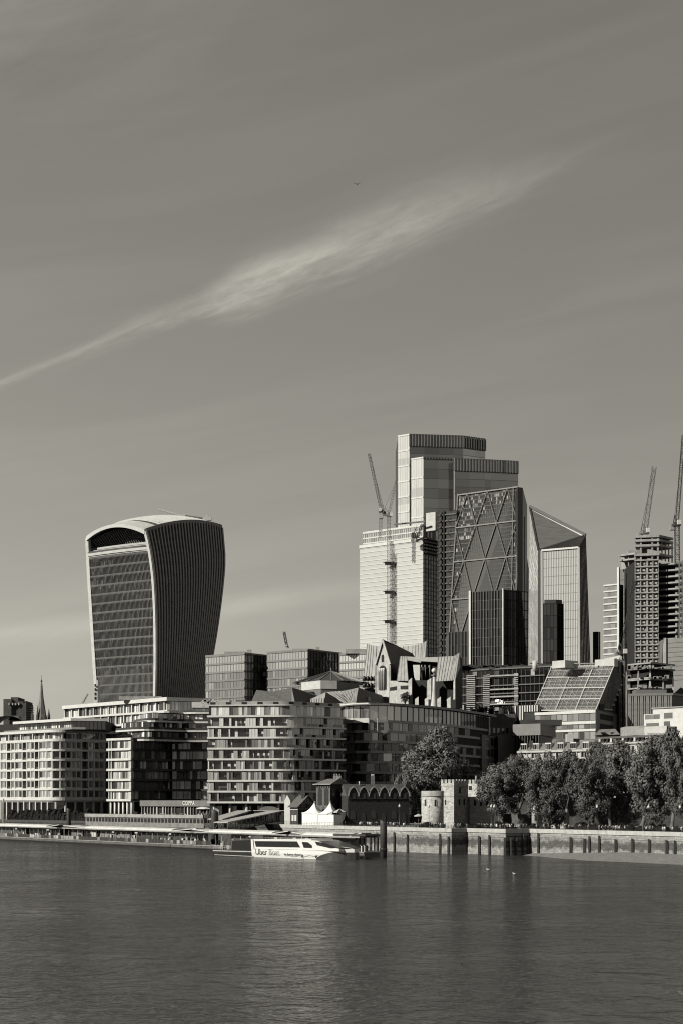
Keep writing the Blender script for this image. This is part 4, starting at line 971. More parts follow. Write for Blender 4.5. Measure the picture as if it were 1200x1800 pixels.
def gabled_offices():
    r = thing('gabled_office', 'postmodern gothic offices with steep seamed metal roofs and arched gable', 'office building', (PX(715, 690), 690, GZ))
    # rear roof: long concave ridge
    rid = [(645, 1132, 722), (656, 1135, 718), (672, 1137, 714), (700, 1137.5, 708), (725, 1135, 702), (740, 1132, 698), (749, 1126.5, 694)]
    eav = [(637, 1204, 710), (651, 1204, 705), (670, 1204, 698), (697, 1204, 690), (722, 1204, 684), (736, 1204, 680), (743, 1204, 678)]
    rear = [tuple(P3(px + 5, 1205, Y + 26)) for px, py, Y in rid]
    b = MB()
    for i in range(6):
        b.poly([P3(*eav[i]), P3(*eav[i + 1]), P3(*rid[i + 1]), P3(*rid[i])]); b.poly([P3(*rid[i]), P3(*rid[i + 1]), rear[i + 1], rear[i]])
    b.poly([P3(*eav[6]), rear[6], P3(*rid[6])]); b.poly([P3(*eav[0]), P3(*rid[0]), rear[0]])
    b.build('rear_roof', LEADR, r, fix=False)
    for i in range(6): seams(r, 'roof_seams', rid[i], rid[i + 1], eav[i + 1], eav[i], 3)
    # the gable
    gf = 672.0
    facets(r, 'gable_wall', [[(659.5, 1225, gf), (684.5, 1225, gf - 6), (684.5, 1168, gf - 6), (672, 1125, gf - 3), (659.5, 1168, gf)]], STONE)
    facets(r, 'gable_flank', [[(684.5, 1225, gf - 6), P3(697, 1225, gf + 8), P3(697, 1168, gf + 8), (684.5, 1168, gf - 6)]], GREYD)
    rg = [(672, 1124, gf - 3.4), (676, 1129.5, gf + 2), (698, 1135.5, gf + 16), (723, 1148, gf + 26), (744, 1156, gf + 32)]
    lo = [(685.2, 1169, gf - 6.4), (690, 1180, gf - 1), (698, 1198, gf + 8), (718, 1198, gf + 20), (741, 1198, gf + 28)]
    b = MB()
    for i in range(4): b.poly([P3(*lo[i]), P3(*lo[i + 1]), P3(*rg[i + 1]), P3(*rg[i])])
    ll = [P3(658.8, 1169, gf - 0.3), P3(664, 1169, gf + 24)]
    b.poly([P3(*rg[0]), ll[0], ll[1], P3(*rg[2])])
    b.build('gable_roof', SLATE, r, fix=False)
    mb = MB(); mb.bar(P3(659, 1168, gf - 0.8), P3(672, 1124.5, gf - 3.8), 0.5, 0.9); mb.bar(P3(672, 1124.5, gf - 3.8), P3(685, 1168, gf - 6.8), 0.5, 0.9); mb.build('gable_coping', STONE, r)
    ba = P2(659.5, gf); bb = P2(684.5, gf - 6); t = (bb - ba).normalized(); n = Vector((t.y, -t.x)); W = (bb - ba).length
    def arch(s0, s1, z0, z1, o, m, name, parent=r):
        w = (s1 - s0) / 2; mb = MB(); pts = [(s0, z0), (s1, z0), (s1, z1 - w)] + [((s0 + s1) / 2 + w * math.cos(a * math.pi / 8), z1 - w + w * math.sin(a * math.pi / 8)) for a in range(1, 8)] + [(s0, z1 - w)]
        fr = [Vector((*(ba + t * s + n * o), z)) for s, z in pts]; bk = [p + Vector((-n.x, -n.y, 0)) * 0.5 for p in fr]
        mb.faces(fr + bk, [tuple(range(len(fr)))] + [(i, (i + 1) % len(fr), len(fr) + (i + 1) % len(fr), len(fr) + i) for i in range(len(fr))]); return mb.build(name, m, parent)
    arch(W * .20, W * .78, PZ(1214, gf), PZ(1171, gf), 0.06, DARKROOM, 'arched_window'); arch(W * .42, W * .60, PZ(1165, gf), PZ(1152, gf), 0.06, DARKROOM, 'arched_window')
    for k in (0.36, 0.49, 0.62):
        mb = MB(); p = ba + t * (W * k) + n * 0.3; mb.lathe(p, [(0.32, PZ(1214, gf)), (0.32, PZ(1182, gf)), (0.6, PZ(1179, gf)), (0.6, PZ(1176, gf))], 8); mb.build('window_column', CREAM, r)
    for k, (px, Y) in enumerate(((660, gf), (684.5, gf - 6))):
        p = P2(px, Y - 0.3); mb = MB(); mb.box(p.x - 0.35, p.x + 0.35, p.y - 0.4, p.y + 0.6, GZ, PZ(1170, Y)); mb.build('buttress', STONE, r)
    # front roof with recessed dormer
    R0 = [(703, 1154, 668), (714, 1154, 664), (740, 1156, 660), (770, 1155, 654), (797, 1153.5, 648), (807, 1147.5, 646)]
    E0 = [(697, 1197, 655), (717, 1197, 650), (735, 1198, 646), (765, 1198, 640), (788, 1197, 635), (799.5, 1196, 633)]
    b = MB(); rear = [Vector((*(P2(px + 3, Y + 24)), PZ(1197, Y))) for px, py, Y in R0]
    for i in range(5):
        if i in (1, 2):
            u = P3(*R0[i]).lerp(P3(*E0[i]), 0.16); v = P3(*R0[i + 1]).lerp(P3(*E0[i + 1]), 0.22); b.poly([u, v, P3(*R0[i + 1]), P3(*R0[i])])
        else: b.poly([P3(*E0[i]), P3(*E0[i + 1]), P3(*R0[i + 1]), P3(*R0[i])])
        b.poly([P3(*R0[i]), P3(*R0[i + 1]), rear[i + 1], rear[i]])
    b.poly([P3(*E0[5]), rear[5], P3(*R0[5])]); b.poly([P3(*E0[0]), P3(*R0[0]), rear[0]])
    b.build('front_roof', LEADR, r, fix=False)
    for i, k in ((0, 3), (3, 5), (4, 4)): seams(r, 'roof_seams', R0[i], R0[i + 1], E0[i + 1], E0[i], k)
    facets(r, 'dormer_recess', [[(715, 1198, 664), (768, 1198, 654), (768, 1160, 657), (715, 1160, 667)]], DARKROOM)
    for a_, b_, m in ((725, 737, LEADR), (739, 741, LEADR), (744, 747, GREY), (752, 755, GREY)):
        facets(r, 'dormer_panel', [[(a_ + 3, 1197, 655), (b_, 1197, 653), (b_, 1169, 657), (a_, 1169, 659)]], m)
    # walls
    facets(r, 'front_wall', [[(697, 1245, 656), (723, 1245, 651), (723, 1197, 651), (697, 1197, 656)], [(684, 1245, 664), (697, 1245, 657), (697, 1197, 657), (684, 1197, 664)]], STONE)
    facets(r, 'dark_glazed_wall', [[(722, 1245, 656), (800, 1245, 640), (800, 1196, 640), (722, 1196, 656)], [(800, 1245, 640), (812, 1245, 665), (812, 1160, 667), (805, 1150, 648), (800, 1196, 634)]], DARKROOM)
    b = MB(); b.prism([P2(640, 712), P2(697, 690), P2(745, 676), P2(812, 668), P2(812, 700), P2(645, 740)], GZ, PZ(1204, 690)); b.build('rear_wall', STONED, r)
    b = MB(); b.band([P2(685, 663.5), P2(697, 656.5), P2(722, 650.5)], 0, 0.15, PZ(1213, 658), PZ(1207, 658)); b.build('window_strip', DARKROOM, r)
    for px, w, a_, b_, Y in ((720, 6, 1192, 1238, 648), (753.5, 7, 1192, 1230, 640), (797.5, 3, 1194, 1230, 632)):
        b = MB(); p = P2(px - w / 2, Y); q = P2(px + w / 2, Y - 1); b.hexa([(p.x, p.y, PZ(b_, Y)), (q.x, q.y, PZ(b_, Y)), (q.x + .5, q.y + 3, PZ(b_, Y)), (p.x + .5, p.y + 3, PZ(b_, Y)), (p.x, p.y, PZ(a_ + 5, Y)), (q.x, q.y, PZ(a_, Y)), (q.x + .5, q.y + 3, PZ(a_, Y)), (p.x + .5, p.y + 3, PZ(a_ + 5, Y))]); b.build('pier', STONE, r)
    for px in (732, 749, 771, 788):
        b = MB(); p = P2(px - 3, 628); q = P2(px + 3, 627); b.hexa([(p.x, p.y, PZ(1245, 628)), (q.x, q.y, PZ(1245, 628)), (q.x, q.y + 2, PZ(1245, 628)), (p.x, p.y + 2, PZ(1245, 628)), (p.x, p.y, PZ(1229, 628)), (q.x, q.y, PZ(1225, 628)), (q.x, q.y + 2, PZ(1225, 628)), (p.x, p.y + 2, PZ(1229, 628))]); b.build('parapet_pier', STONE, r)
    b = MB()
    for i in range(4):
        for j in range(2):
            p = P3(640 + i * 6, 1193 + j * 12, 684); b.lathe((p.x, p.y), [(0.1, p.z - 1.1), (0.8, p.z - 1.0), (0.8, p.z + 0.6), (0.1, p.z + 1.1)], 8)
    b.build('roof_vents', DARK, r, 'stuff')
    c = thing('lantern_column', 'pale tapering column with a ball on top before the gabled offices', 'column', (*P2(762, 610), GZ))
    p = P2(762, 610); mb = MB(); mb.lathe(p, [(1.6, GZ), (1.4, PZ(1243, 610)), (1.0, PZ(1232, 610)), (0.62, PZ(1215, 610)), (0.5, PZ(1190, 610))], 14); mb.build('shaft', CREAM, c)
    mb = MB(); mb.lathe(p, [(0.5, PZ(1190, 610)), (1.1, PZ(1188.5, 610)), (1.1, PZ(1186.5, 610)), (0.3, PZ(1186, 610)), (0.3, PZ(1183, 610))], 12); mb.build('capital', GREY, c)
    mb = MB(); z = PZ(1179, 610); mb.lathe(p, [(0.05, z - 0.95)] + [(0.95 * math.sin(a * math.pi / 8), z - 0.95 * math.cos(a * math.pi / 8)) for a in range(1, 8)] + [(0.05, z + 0.95)], 12); mb.build('ball', WHITE, c)
gabled_offices()

def low_roofs():
    r = thing('ribbed_cone_pavilion', 'low office with a ribbed conical glass roof and pale parapet', 'office building', (PX(579, 700), 700, GZ))
    cen = P2(582, 712); apex = Vector((cen.x, cen.y, PZ(1178.5, 706))); zb = PZ(1200, 706); rad = 17.5; n = 20
    mb = MB(); rim = [Vector((cen.x + rad * math.cos(2 * math.pi * k / n), cen.y + rad * math.sin(2 * math.pi * k / n), zb)) for k in range(n)]
    for k in range(n): mb.poly([rim[k], rim[(k + 1) % n], apex], 0, random.random())
    mb.build('cone_roof', glass('cone_glass', 0.02, 0.06, 0.05, 0.1), r, fix=False)
    for k in range(n):
        mb = MB(); mb.bar(rim[k] + Vector((0, 0, .15)), apex + Vector((0, 0, .15)), 0.28, 0.35); mb.build('rib', MID, r)
    mb = MB(); mb.bar(apex, apex + Vector((0, 0, 1.6)), 0.2); mb.build('finial', PALE, r)
    Lp = P2(531, 690); A = P2(564, 678); B = P2(592, 680); C = P2(630, 700)
    mb = MB(); mb.prism([Lp, A, B, C, P2(632, 735), P2(534, 735)], GZ, PZ(1199, 685)); mb.build('walls', GREY, r)
    mb = MB(); mb.band([Lp, A, B], 0.02, 0.3, PZ(1213, 685), PZ(1198.5, 685)); mb.build('parapet', CREAM, r)
    r = thing('slate_hip_block', 'offices under low pyramidal slate and seamed metal roofs', 'office building', (PX(570, 640), 640, GZ))
    facets(r, 'slate_slope', [[(440, 1238, 680), (517, 1238, 646), (514, 1209, 656), (478, 1216, 672), (451, 1213, 684)], [(517, 1238, 646), (600, 1238, 690), (576, 1216, 690), (540, 1216, 678), (514, 1209, 656)],
        [(544, 1216, 700), (600, 1216, 690), (576.5, 1203, 690)], [(576.5, 1203, 690), (600, 1216, 690), (622, 1216, 715)],
        [(572.6, 1217, 652), (570, 1238, 640), (612, 1238, 668)],
        [(629.6, 1209, 640), (625, 1239, 628), (702, 1239, 688), (696, 1231, 690)]], SLATE)
    facets(r, 'seamed_slope', [[(546, 1238, 655), (570, 1238, 640), (571, 1227, 645), (546, 1229, 660)], [(546, 1229, 660), (571, 1227, 645), (572.6, 1217, 652)],
        [(574, 1217, 664), (608, 1239, 655), (625, 1239, 628), (629.6, 1209, 640), (605, 1214.5, 655)]], LEADR)
    seams(r, 'roof_seams', (580, 1217, 661), (629, 1210, 640), (625, 1238, 628), (612, 1238, 650), 8); seams(r, 'roof_seams', (548, 1229, 658), (570, 1227, 645), (569, 1238, 640), (548, 1238, 653), 5)
    facets(r, 'ridge_highlight', [[(513, 1209, 655.8), (519, 1238, 645.6), (513, 1238, 647.2)]], GREY)  # a highlight painted along the hip edge
    mb = MB(); mb.prism([P2(440, 684), P2(517, 648), P2(560, 650), P2(625, 630), P2(700, 690), P2(700, 720), P2(450, 720)], GZ, PZ(1239.5, 650)); mb.build('walls', STONED, r)
    mb = MB(); p = P3(648.5, 1229, 646); mb.box(p.x - .5, p.x + .5, p.y - 0.6, p.y + 1, p.z - 1, p.z + 0.9); mb.build('roof_light', WHITE, r)
low_roofs()

def quay_glass_office():
    """the long bowed office with the sweeping roof edge"""
    Ls = P2(592, 588)
    pts = [P2(596, 585), P2(603, 575), P2(625, 567), P2(650, 565), P2(680, 567), P2(712, 573), P2(745, 582), P2(778, 594), P2(808, 608), P2(835, 624), P2(858, 641)]
    r = thing('bowed_glass_office', 'long bowed office building with a thin sweeping roof edge behind the big tree', 'office building', (pts[3].x, pts[3].y, GZ))
    yt = [1238, 1237, 1236, 1235.5, 1236, 1238, 1241, 1245, 1250, 1256, 1262]
    zt = [PZ(y, p.y) for y, p in zip(yt, pts)]
    zr = sum(zt) / len(zt)
    mb = MB(); mb.prism([p + Vector((0.5, 1.5)) for p in pts] + [pts[-1] + Vector((-10, 30)), pts[0] + Vector((5, 40))], GZ, zr - 1.2); mb.build('core', DARKROOM, r)
    mb = MB(); ext = [pts[0] + Vector((-6, 4))] + pts + [pts[-1] + Vector((2, 4))]; pn = mitre(ext); rings = []
    for p, n in pn:
        a = p + n * 1.7; c = p - n * 12; rings.append([(a.x, a.y, zr - 0.75), (a.x, a.y, zr + 0.1), (c.x, c.y, zr + 0.9), (c.x, c.y, zr - 0.6)])
    mb.loft(rings); mb.build('sweeping_roof', mat('roof_edge', 0.1, 0.45, 0.2, 0.3), r)
    mb = MB(); pn = mitre(ext[:6])
    mb.band(ext[:5], 1.72, 1.9, zr - 0.45, zr + 0.1); mb.build('roof_edge_strip', WHITE, r)
    line = Line(pts); z = zr - 0.8; fl = []
    lv = [zr - 0.8, zr - 6.4]
    fh = 3.72
    top_m = glass('loft_glass', 0.05, 0.2, 0.14, 0.05, 'random', wob=0.02, blind=0.4, cut=0.3); n = 34
    w = line.L / n
    for i in range(n):
        piece('window_pane', r, line, i * w + 0.08, (i + 1) * w - 0.08, -0.3, -0.1, zr - 6.2, zr - 0.9, top_m)
    mb = MB()
    for i in range(n + 1):
        p, t = line.at(i * w); nn = Vector((t.y, -t.x)); mb.wbox(p, t, nn, -0.07, 0.07, -0.2, 0.12, zr - 6.3, zr - 0.8)
    mb.build('mullions', GREYD, r, 'stuff')
    wm = glass('bowed_office_glass', 0.014, 0.12, 0.06, 0.06, 'random', wob=0.03, blind=0.6, cut=0.4)
    zf = zr - 6.3
    for f in range(8):
        z1 = zf - f * fh; z0 = z1 - fh
        if z0 < GZ: break
        mb = MB(); mb.band(pts, -0.8, 0.25, z1 - 0.62, z1 + 0.3); mb.build('spandrel', mat('spandrel_panel', 0.18, 0.6, 0.25, 0.3), r)
        rnd = random.Random(f); s = 0.3
        while s < line.L - 1:
            ww = rnd.choice((1.7, 2.4, 3.4, 4.0)); ww = min(ww, line.L - s - 0.2)
            if rnd.random() < 0.8: piece('window', r, line, s, s + ww - 0.25, -0.6, -0.25, z0 + 0.32, z1 - 0.64, wm)
            else: piece('wall_panel', r, line, s, s + ww - 0.25, -0.6, -0.12, z0 + 0.32, z1 - 0.64, mat('office_panel', 0.15, 0.7, 0.2, 0.5))
            s += ww
    # lit balcony at the left and a pale edge at the right
    mb = MB(); mb.band(pts[1:4], 0.3, 1.4, zf - 0.8, zf + 0.9); mb.build('balcony', CREAM, r)
    for px in (651, 661):
        p, t = line.at(Line(pts[:4]).L - (0 if px == 651 else -2.2)); mb = MB(); nn = Vector((t.y, -t.x)); q = p + nn * 1.5; mb.bar((q.x, q.y, zf - 4.2), (q.x, q.y, zf + 0.9), 0.22); mb.build('balcony_post', CREAM, r)
    # lower wing to the right
    A = P2(838, 628); B = P2(872, 655); z2 = PZ(1293, 640)
    w2 = thing('stone_office_wing', 'grey stepped office wing at the right end of the bowed office', 'office building', (*B, GZ))
    mb = MB(); mb.prism([A + Vector((2, 2)), B, B + Vector((4, 20)), A + Vector((4, 25))], GZ, z2); mb.build('walls', mat('wing_stone', 0.12, 0.8, 0.2, 0.4), w2)
    l2 = Line([A + Vector((1, 0)), B + Vector((0, -0.4))])
    for f in range(4):
        for k in range(5): piece('window', w2, l2, 0.6 + k * l2.L / 5, 0.6 + (k + 0.78) * l2.L / 5, -0.5, 0.12, z2 - 4.0 - f * 4.6, z2 - 0.9 - f * 4.6, wm)
    mb = MB(); p = P2(859, 640); mb.bar((p.x, p.y - 1, z2), (p.x, p.y - 1, PZ(1262, 640)), 0.6); mb.build('corner_post', CREAM, w2)
    mb = MB(); mb.box(B.x, B.x + 9, B.y - 6, B.y + 10, GZ, PZ(1293, 655)); mb.build('side_wall', GREY, w2)
    mb = MB(); p = P2(893, 660); mb.box(B.x + 3, p.x, B.y - 4, B.y - 3, GZ, PZ(1325, 652)); mb.build('garden_wall', STONE, w2)
quay_glass_office()

def dark_offices():
    L0 = P2(800, 780); C = P2(972, 752); zt = PZ(1172, 765)
    r = thing('louvred_office', 'broad dark glass office with horizontal louvres left of the sloping atrium', 'office building', (*P2(890, 765), GZ))
    body(r, [L0, C, C + Vector((0, 40)), L0 + Vector((0, 40))], GZ, zt, DARK)
    curtain(r, [L0, C], GZ + 20, zt - 1, 13, 2.4, glass('louvre_glass', 0.006, 0.3, 0.03, 0.05, cut=0.88), mat('louvre_metal', 0.07, 0.5, 0.3, 0.8), GREYD, bh=0.5, mw=0.2, bo=0.9)
    ln = Line([L0, C])
    for a, b_ in ((0.13, 0.22), (0.30, 0.37), (0.62, 0.66)):
        mb = MB(); t = (C - L0).normalized(); n = Vector((t.y, -t.x))
        for k in range(24): mb.wbox(L0, t, n, a * ln.L, b_ * ln.L, 0.6, 1.6, zt - 4 - k * 0.95, zt - 3.55 - k * 0.95)
        mb.build('louvre_stack', CONC, r, 'stuff')
    for py in (1188, 1212, 1225, 1238):
        mb = MB(); mb.band([P2(862, 769), P2(912, 761)], 0.4, 1.2, PZ(py, 765) - 0.3, PZ(py, 765) + 0.4); mb.build('light_shelf', CONC, r)
    mb = MB(); rnd = random.Random(5)
    for k in range(46):
        px = rnd.uniform(812, 968); p = P2(px, 775); w = rnd.uniform(0.8, 2.6); z = zt + rnd.uniform(0.4, 1.8); mb.box(p.x - w, p.x + w, p.y - 1, p.y + 2, zt - 0.5, z)
        if k % 3 == 0: mb.bar((p.x, p.y - 8, z), (p.x + 5, p.y - 8, z - 1.5), 0.3)
    mb.build('roof_plant', GREYD, r, 'stuff')
    mb = MB(); p = P2(939, 745); mb.box(p.x - 2.2, p.x + 2.2, p.y, p.y + 4, zt, PZ(1166, 745)); mb.lathe((p.x, p.y - 1), [(1.2, zt - 4), (1.2, zt + 1)], 10); mb.build('flue', CREAM, r)
    # white finned hall and dark brick blocks below it
    r = thing('white_finned_hall', 'low dark hall fronted by white vertical fins below the dark office', 'hall', (*P2(915, 715), GZ))
    a = P2(884, 720); b_ = P2(948, 708); body(r, [a, b_, b_ + Vector((0, 20)), a + Vector((0, 20))], GZ, PZ(1240, 714), DARK, 'walls'); ln = Line([a, b_])
    for k in range(15):
        if k in (6,): continue
        o = piece('fin', r, ln, ln.L * k / 15, ln.L * k / 15 + 0.6, 0.02, 0.7, PZ(1268 if 4 < k < 9 else 1252, 714), PZ(1241, 714), WHITE)
    r = thing('dark_brick_offices', 'dark brick offices with small windows behind the bowed office', 'office building', (*P2(870, 690), GZ))
    for a, b_, y, Y in ((838, 872, 1262, 690), (868, 905, 1255, 698), (855, 918, 1275, 682)):
        mb = MB(); p = P2(a, Y); q = P2(b_, Y); mb.box(p.x, q.x, Y, Y + 16, GZ, PZ(y, Y)); mb.build('block', BRICK, r)
    ln = Line([P2(855, 682), P2(918, 682)])
    for f in range(3):
        for k in range(8): piece('window', r, ln, 0.6 + k * ln.L / 8, 0.6 + (k + .55) * ln.L / 8, -0.2, 0.06, PZ(1289 + f * 16, 682), PZ(1280 + f * 16, 682), glass('brick_office_glass', 0.01, 0.1, 0.05, 0.05, 'random', cut=0.7))
    mb = MB(); p = P3(874, 1245, 688); rings = []
    for k in range(9):
        an = math.pi * k / 8; rings.append([(p.x - 5 + 10 * (1 - math.cos(an)) / 2, p.y, p.z - 2.5 + 3.4 * math.sin(an)), (p.x - 5 + 10 * (1 - math.cos(an)) / 2, p.y + 6, p.z - 2.5 + 3.4 * math.sin(an))])
    mb.loft(rings, 0, 0.5, False, True, False); mb.build('arched_roof', WHITE, r)
    mb = MB(); rnd = random.Random(2)
    for k in range(22):
        q = P3(rnd.uniform(825, 862), rnd.uniform(1238, 1250), 690); mb.box(q.x, q.x + rnd.uniform(.5, 2.4), q.y, q.y + 2, q.z - 2, q.z)
    mb.build('roof_plant', CONC, r, 'stuff')
dark_offices()

def atrium_building():
    r = thing('sloping_atrium', 'office with a great sloping glass atrium between pale parapet boxes', 'office building', (*P2(1010, 700), GZ))
    TL, TR, BR, BL = P3(969, 1173.5, 738), P3(1079, 1171, 716), P3(1046.5, 1250, 690), P3(937, 1250, 712)
    f = lambda u, v, o=0.0: BL.lerp(BR, u).lerp(TL.lerp(TR, u), v) + Vector((-0.3, -0.75, 0.55)) * o
    # floors inside the atrium show through the glass
    core = [P2(937, 716), P2(1046.5, 694), P2(1079, 720), P2(970, 742)]
    rnd = random.Random(9)
    for k in range(9):
        z = BL.z + (TL.z - BL.z) * k / 9; v = k / 9
        a = f(0.02, v, -4); b_ = f(0.98, v, -4); mb = MB(); t = (b_ - a); A = Vector((a.x, a.y)); tt = Vector((t.x, t.y)); L_ = tt.length; tt /= L_; n = Vector((tt.y, -tt.x))
        mb.wbox(A, tt, n, 0, L_, -14, 0, z - 0.35, z + 0.35); mb.build('gallery', CONC, r)
        mb = MB(); mb.wbox(A, tt, n, 0.3, L_ - .3, -14, -2.5, z + 0.4, z + 3.0); mb.build('gallery_rooms', mat('gallery_room', 0.06, 0.8, 0.6, 0.5), r)
    g = MB(); g.poly([f(0, 0), f(1, 0), f(1, 1), f(0, 1)])
    m = bpy.data.materials.new('atrium_glass'); m.use_nodes = True; nt = m.node_tree; nt.nodes.clear()
    o_ = nt.nodes.new('ShaderNodeOutputMaterial'); mx = nt.nodes.new('ShaderNodeMixShader'); tr = nt.nodes.new('ShaderNodeBsdfTransparent'); gl = nt.nodes.new('ShaderNodeBsdfGlossy'); gl.inputs['Roughness'].default_value = 0.08
    df = nt.nodes.new('ShaderNodeBsdfDiffuse'); df.inputs['Color'].default_value = (0.3, 0.3, 0.3, 1); m2 = nt.nodes.new('ShaderNodeMixShader'); m2.inputs[0].default_value = 0.35
    nt.links.new(gl.outputs[0], m2.inputs[1]); nt.links.new(df.outputs[0], m2.inputs[2]); mx.inputs[0].default_value = 0.3; tr.inputs['Color'].default_value = (0.85, 0.85, 0.85, 1)
    nt.links.new(tr.outputs[0], mx.inputs[1]); nt.links.new(m2.outputs[0], mx.inputs[2]); nt.links.new(mx.outputs[0], o_.inputs[0])
    g.build('sloping_glass', m, r, fix=False)
    fr = MB(); nb = 12
    for i in range(nb + 1): fr.bar(f(i / nb, 0, .2), f(i / nb, 1, .2), 0.13)
    for j in range(13): fr.bar(f(0, j / 12, .2), f(1, j / 12, .2), 0.13)
    for i in range(nb):
        for j in range(12):
            if j % 2: continue
            if (i + j // 2) % 2: fr.bar(f(i / nb, j / 12, .1), f((i + 1) / nb, (j + 1) / 12, .1), 0.12)
            else: fr.bar(f((i + 1) / nb, j / 12, .1), f(i / nb, (j + 1) / 12, .1), 0.12)
    fr.build('glazing_bars', PALE, r, 'stuff')
    for v in (0.0, 0.25, 0.5, 0.75, 1.0):
        b = MB(); b.bar(f(-0.01, v, .5), f(1.01, v, .5), 0.5); b.build('truss_beam', PALE, r)
    for u in (0.0, 0.36, 0.68, 1.0):
        b = MB(); b.bar(f(u, 0, .4), f(u, 1, .4), 0.4); b.build('truss_rafter', PALE, r)
    # base, flank, top
    A, B = P2(940, 708), P2(1047, 686); ln = Line([A, B]); zt = PZ(1250, 690)
    body(r, [A, B, P2(1100, 735), P2(990, 760)], GZ, zt, GREY, 'base')
    for (a, b_, m) in ((1249, 1254, WHITE), (1268, 1273, WHITE), (1282, 1286, WHITE)):
        mb = MB(); mb.band([A, B], 0.02, 0.5, PZ(b_, 690), PZ(a, 690)); mb.build('floor_band', m, r)
    for f_ in range(3):
        for k in range(11): piece('window', r, ln, ln.L * (k + .08) / 11, ln.L * (k + .92) / 11, 0.02, 0.22, PZ((1267, 1281, 1300)[f_], 690), PZ((1255, 1274, 1287)[f_], 690), glass('atrium_base_glass', 0.05, 0.3, 0.2, 0.05, 'random', cut=0.2))
    S0, S1 = P2(1047, 687), P2(1099, 735)
    sl = Line([S0, S1]); n = Vector(((S1 - S0).y, -(S1 - S0).x)).normalized()
    V = [Vector((*S0, GZ)), Vector((*S1, GZ)), Vector((*S1, PZ(1160, 735))), Vector((*P2(1080, 718), PZ(1160, 718))), Vector((*P2(1079, 717), PZ(1172, 716))), Vector((*S0, zt))]
    b = MB(); b.poly(V); b.build('flank_wall', GREYD, r, fix=False)
    for k in range(8): piece('flank_window', r, sl, sl.L * 0.10, sl.L * (0.42 + 0.03 * k if k < 5 else 0.55), 0.05, 0.3, zt - 30 + k * 4.4, zt - 27.4 + k * 4.4, DARKROOM)
    for k in range(13): piece('flank_window', r, sl, sl.L * 0.74, sl.L * 0.96, 0.05, 0.3, zt - 30 + k * 4.1, zt - 27 + k * 4.1, DARKROOM)
    for px, w in ((1087, 1.2), (1094, 0.8)):
        p = P2(px, 722); mb = MB(); mb.box(p.x - w / 2, p.x + w / 2, p.y - 3, p.y, GZ, PZ(1163, 722)); mb.build('stair_pier', GREY, r)
    for a, b_, y0, y1 in ((970, 992.5, 1161.5, 1174.5), (1045, 1079, 1159, 1173)):
        p = P2(a, 722); q = P2(b_, 716); t = (q - p).normalized(); mb = MB(); mb.wbox(p, t, Vector((t.y, -t.x)), 0, (q - p).length, -9, 0, PZ(y1, 719), PZ(y0, 719)); mb.build('parapet_box', CREAM, r)
    mb = MB()
    for k in range(12):
        p = P2(993 + k * 4.5, 720); mb.box(p.x, p.x + 0.25, p.y - 0.1, p.y + .2, PZ(1174, 719), PZ(1167, 719))
    a = P3(992, 1167, 719.5); b_ = P3(1046, 1166, 719.5); mb.bar(a, b_, 0.35); mb.build('roof_rail', PALE, r)
    mb = MB(); a = P3(1062, 1160, 745); b_ = P3(1090.5, 1154, 735); mb.bar(a, b_, 0.6, 1.0); mb.bar(b_, b_ - Vector((0, 0, 6)), 0.8, 1.4); mb.build('portal_frame', CREAM, r)
atrium_building()

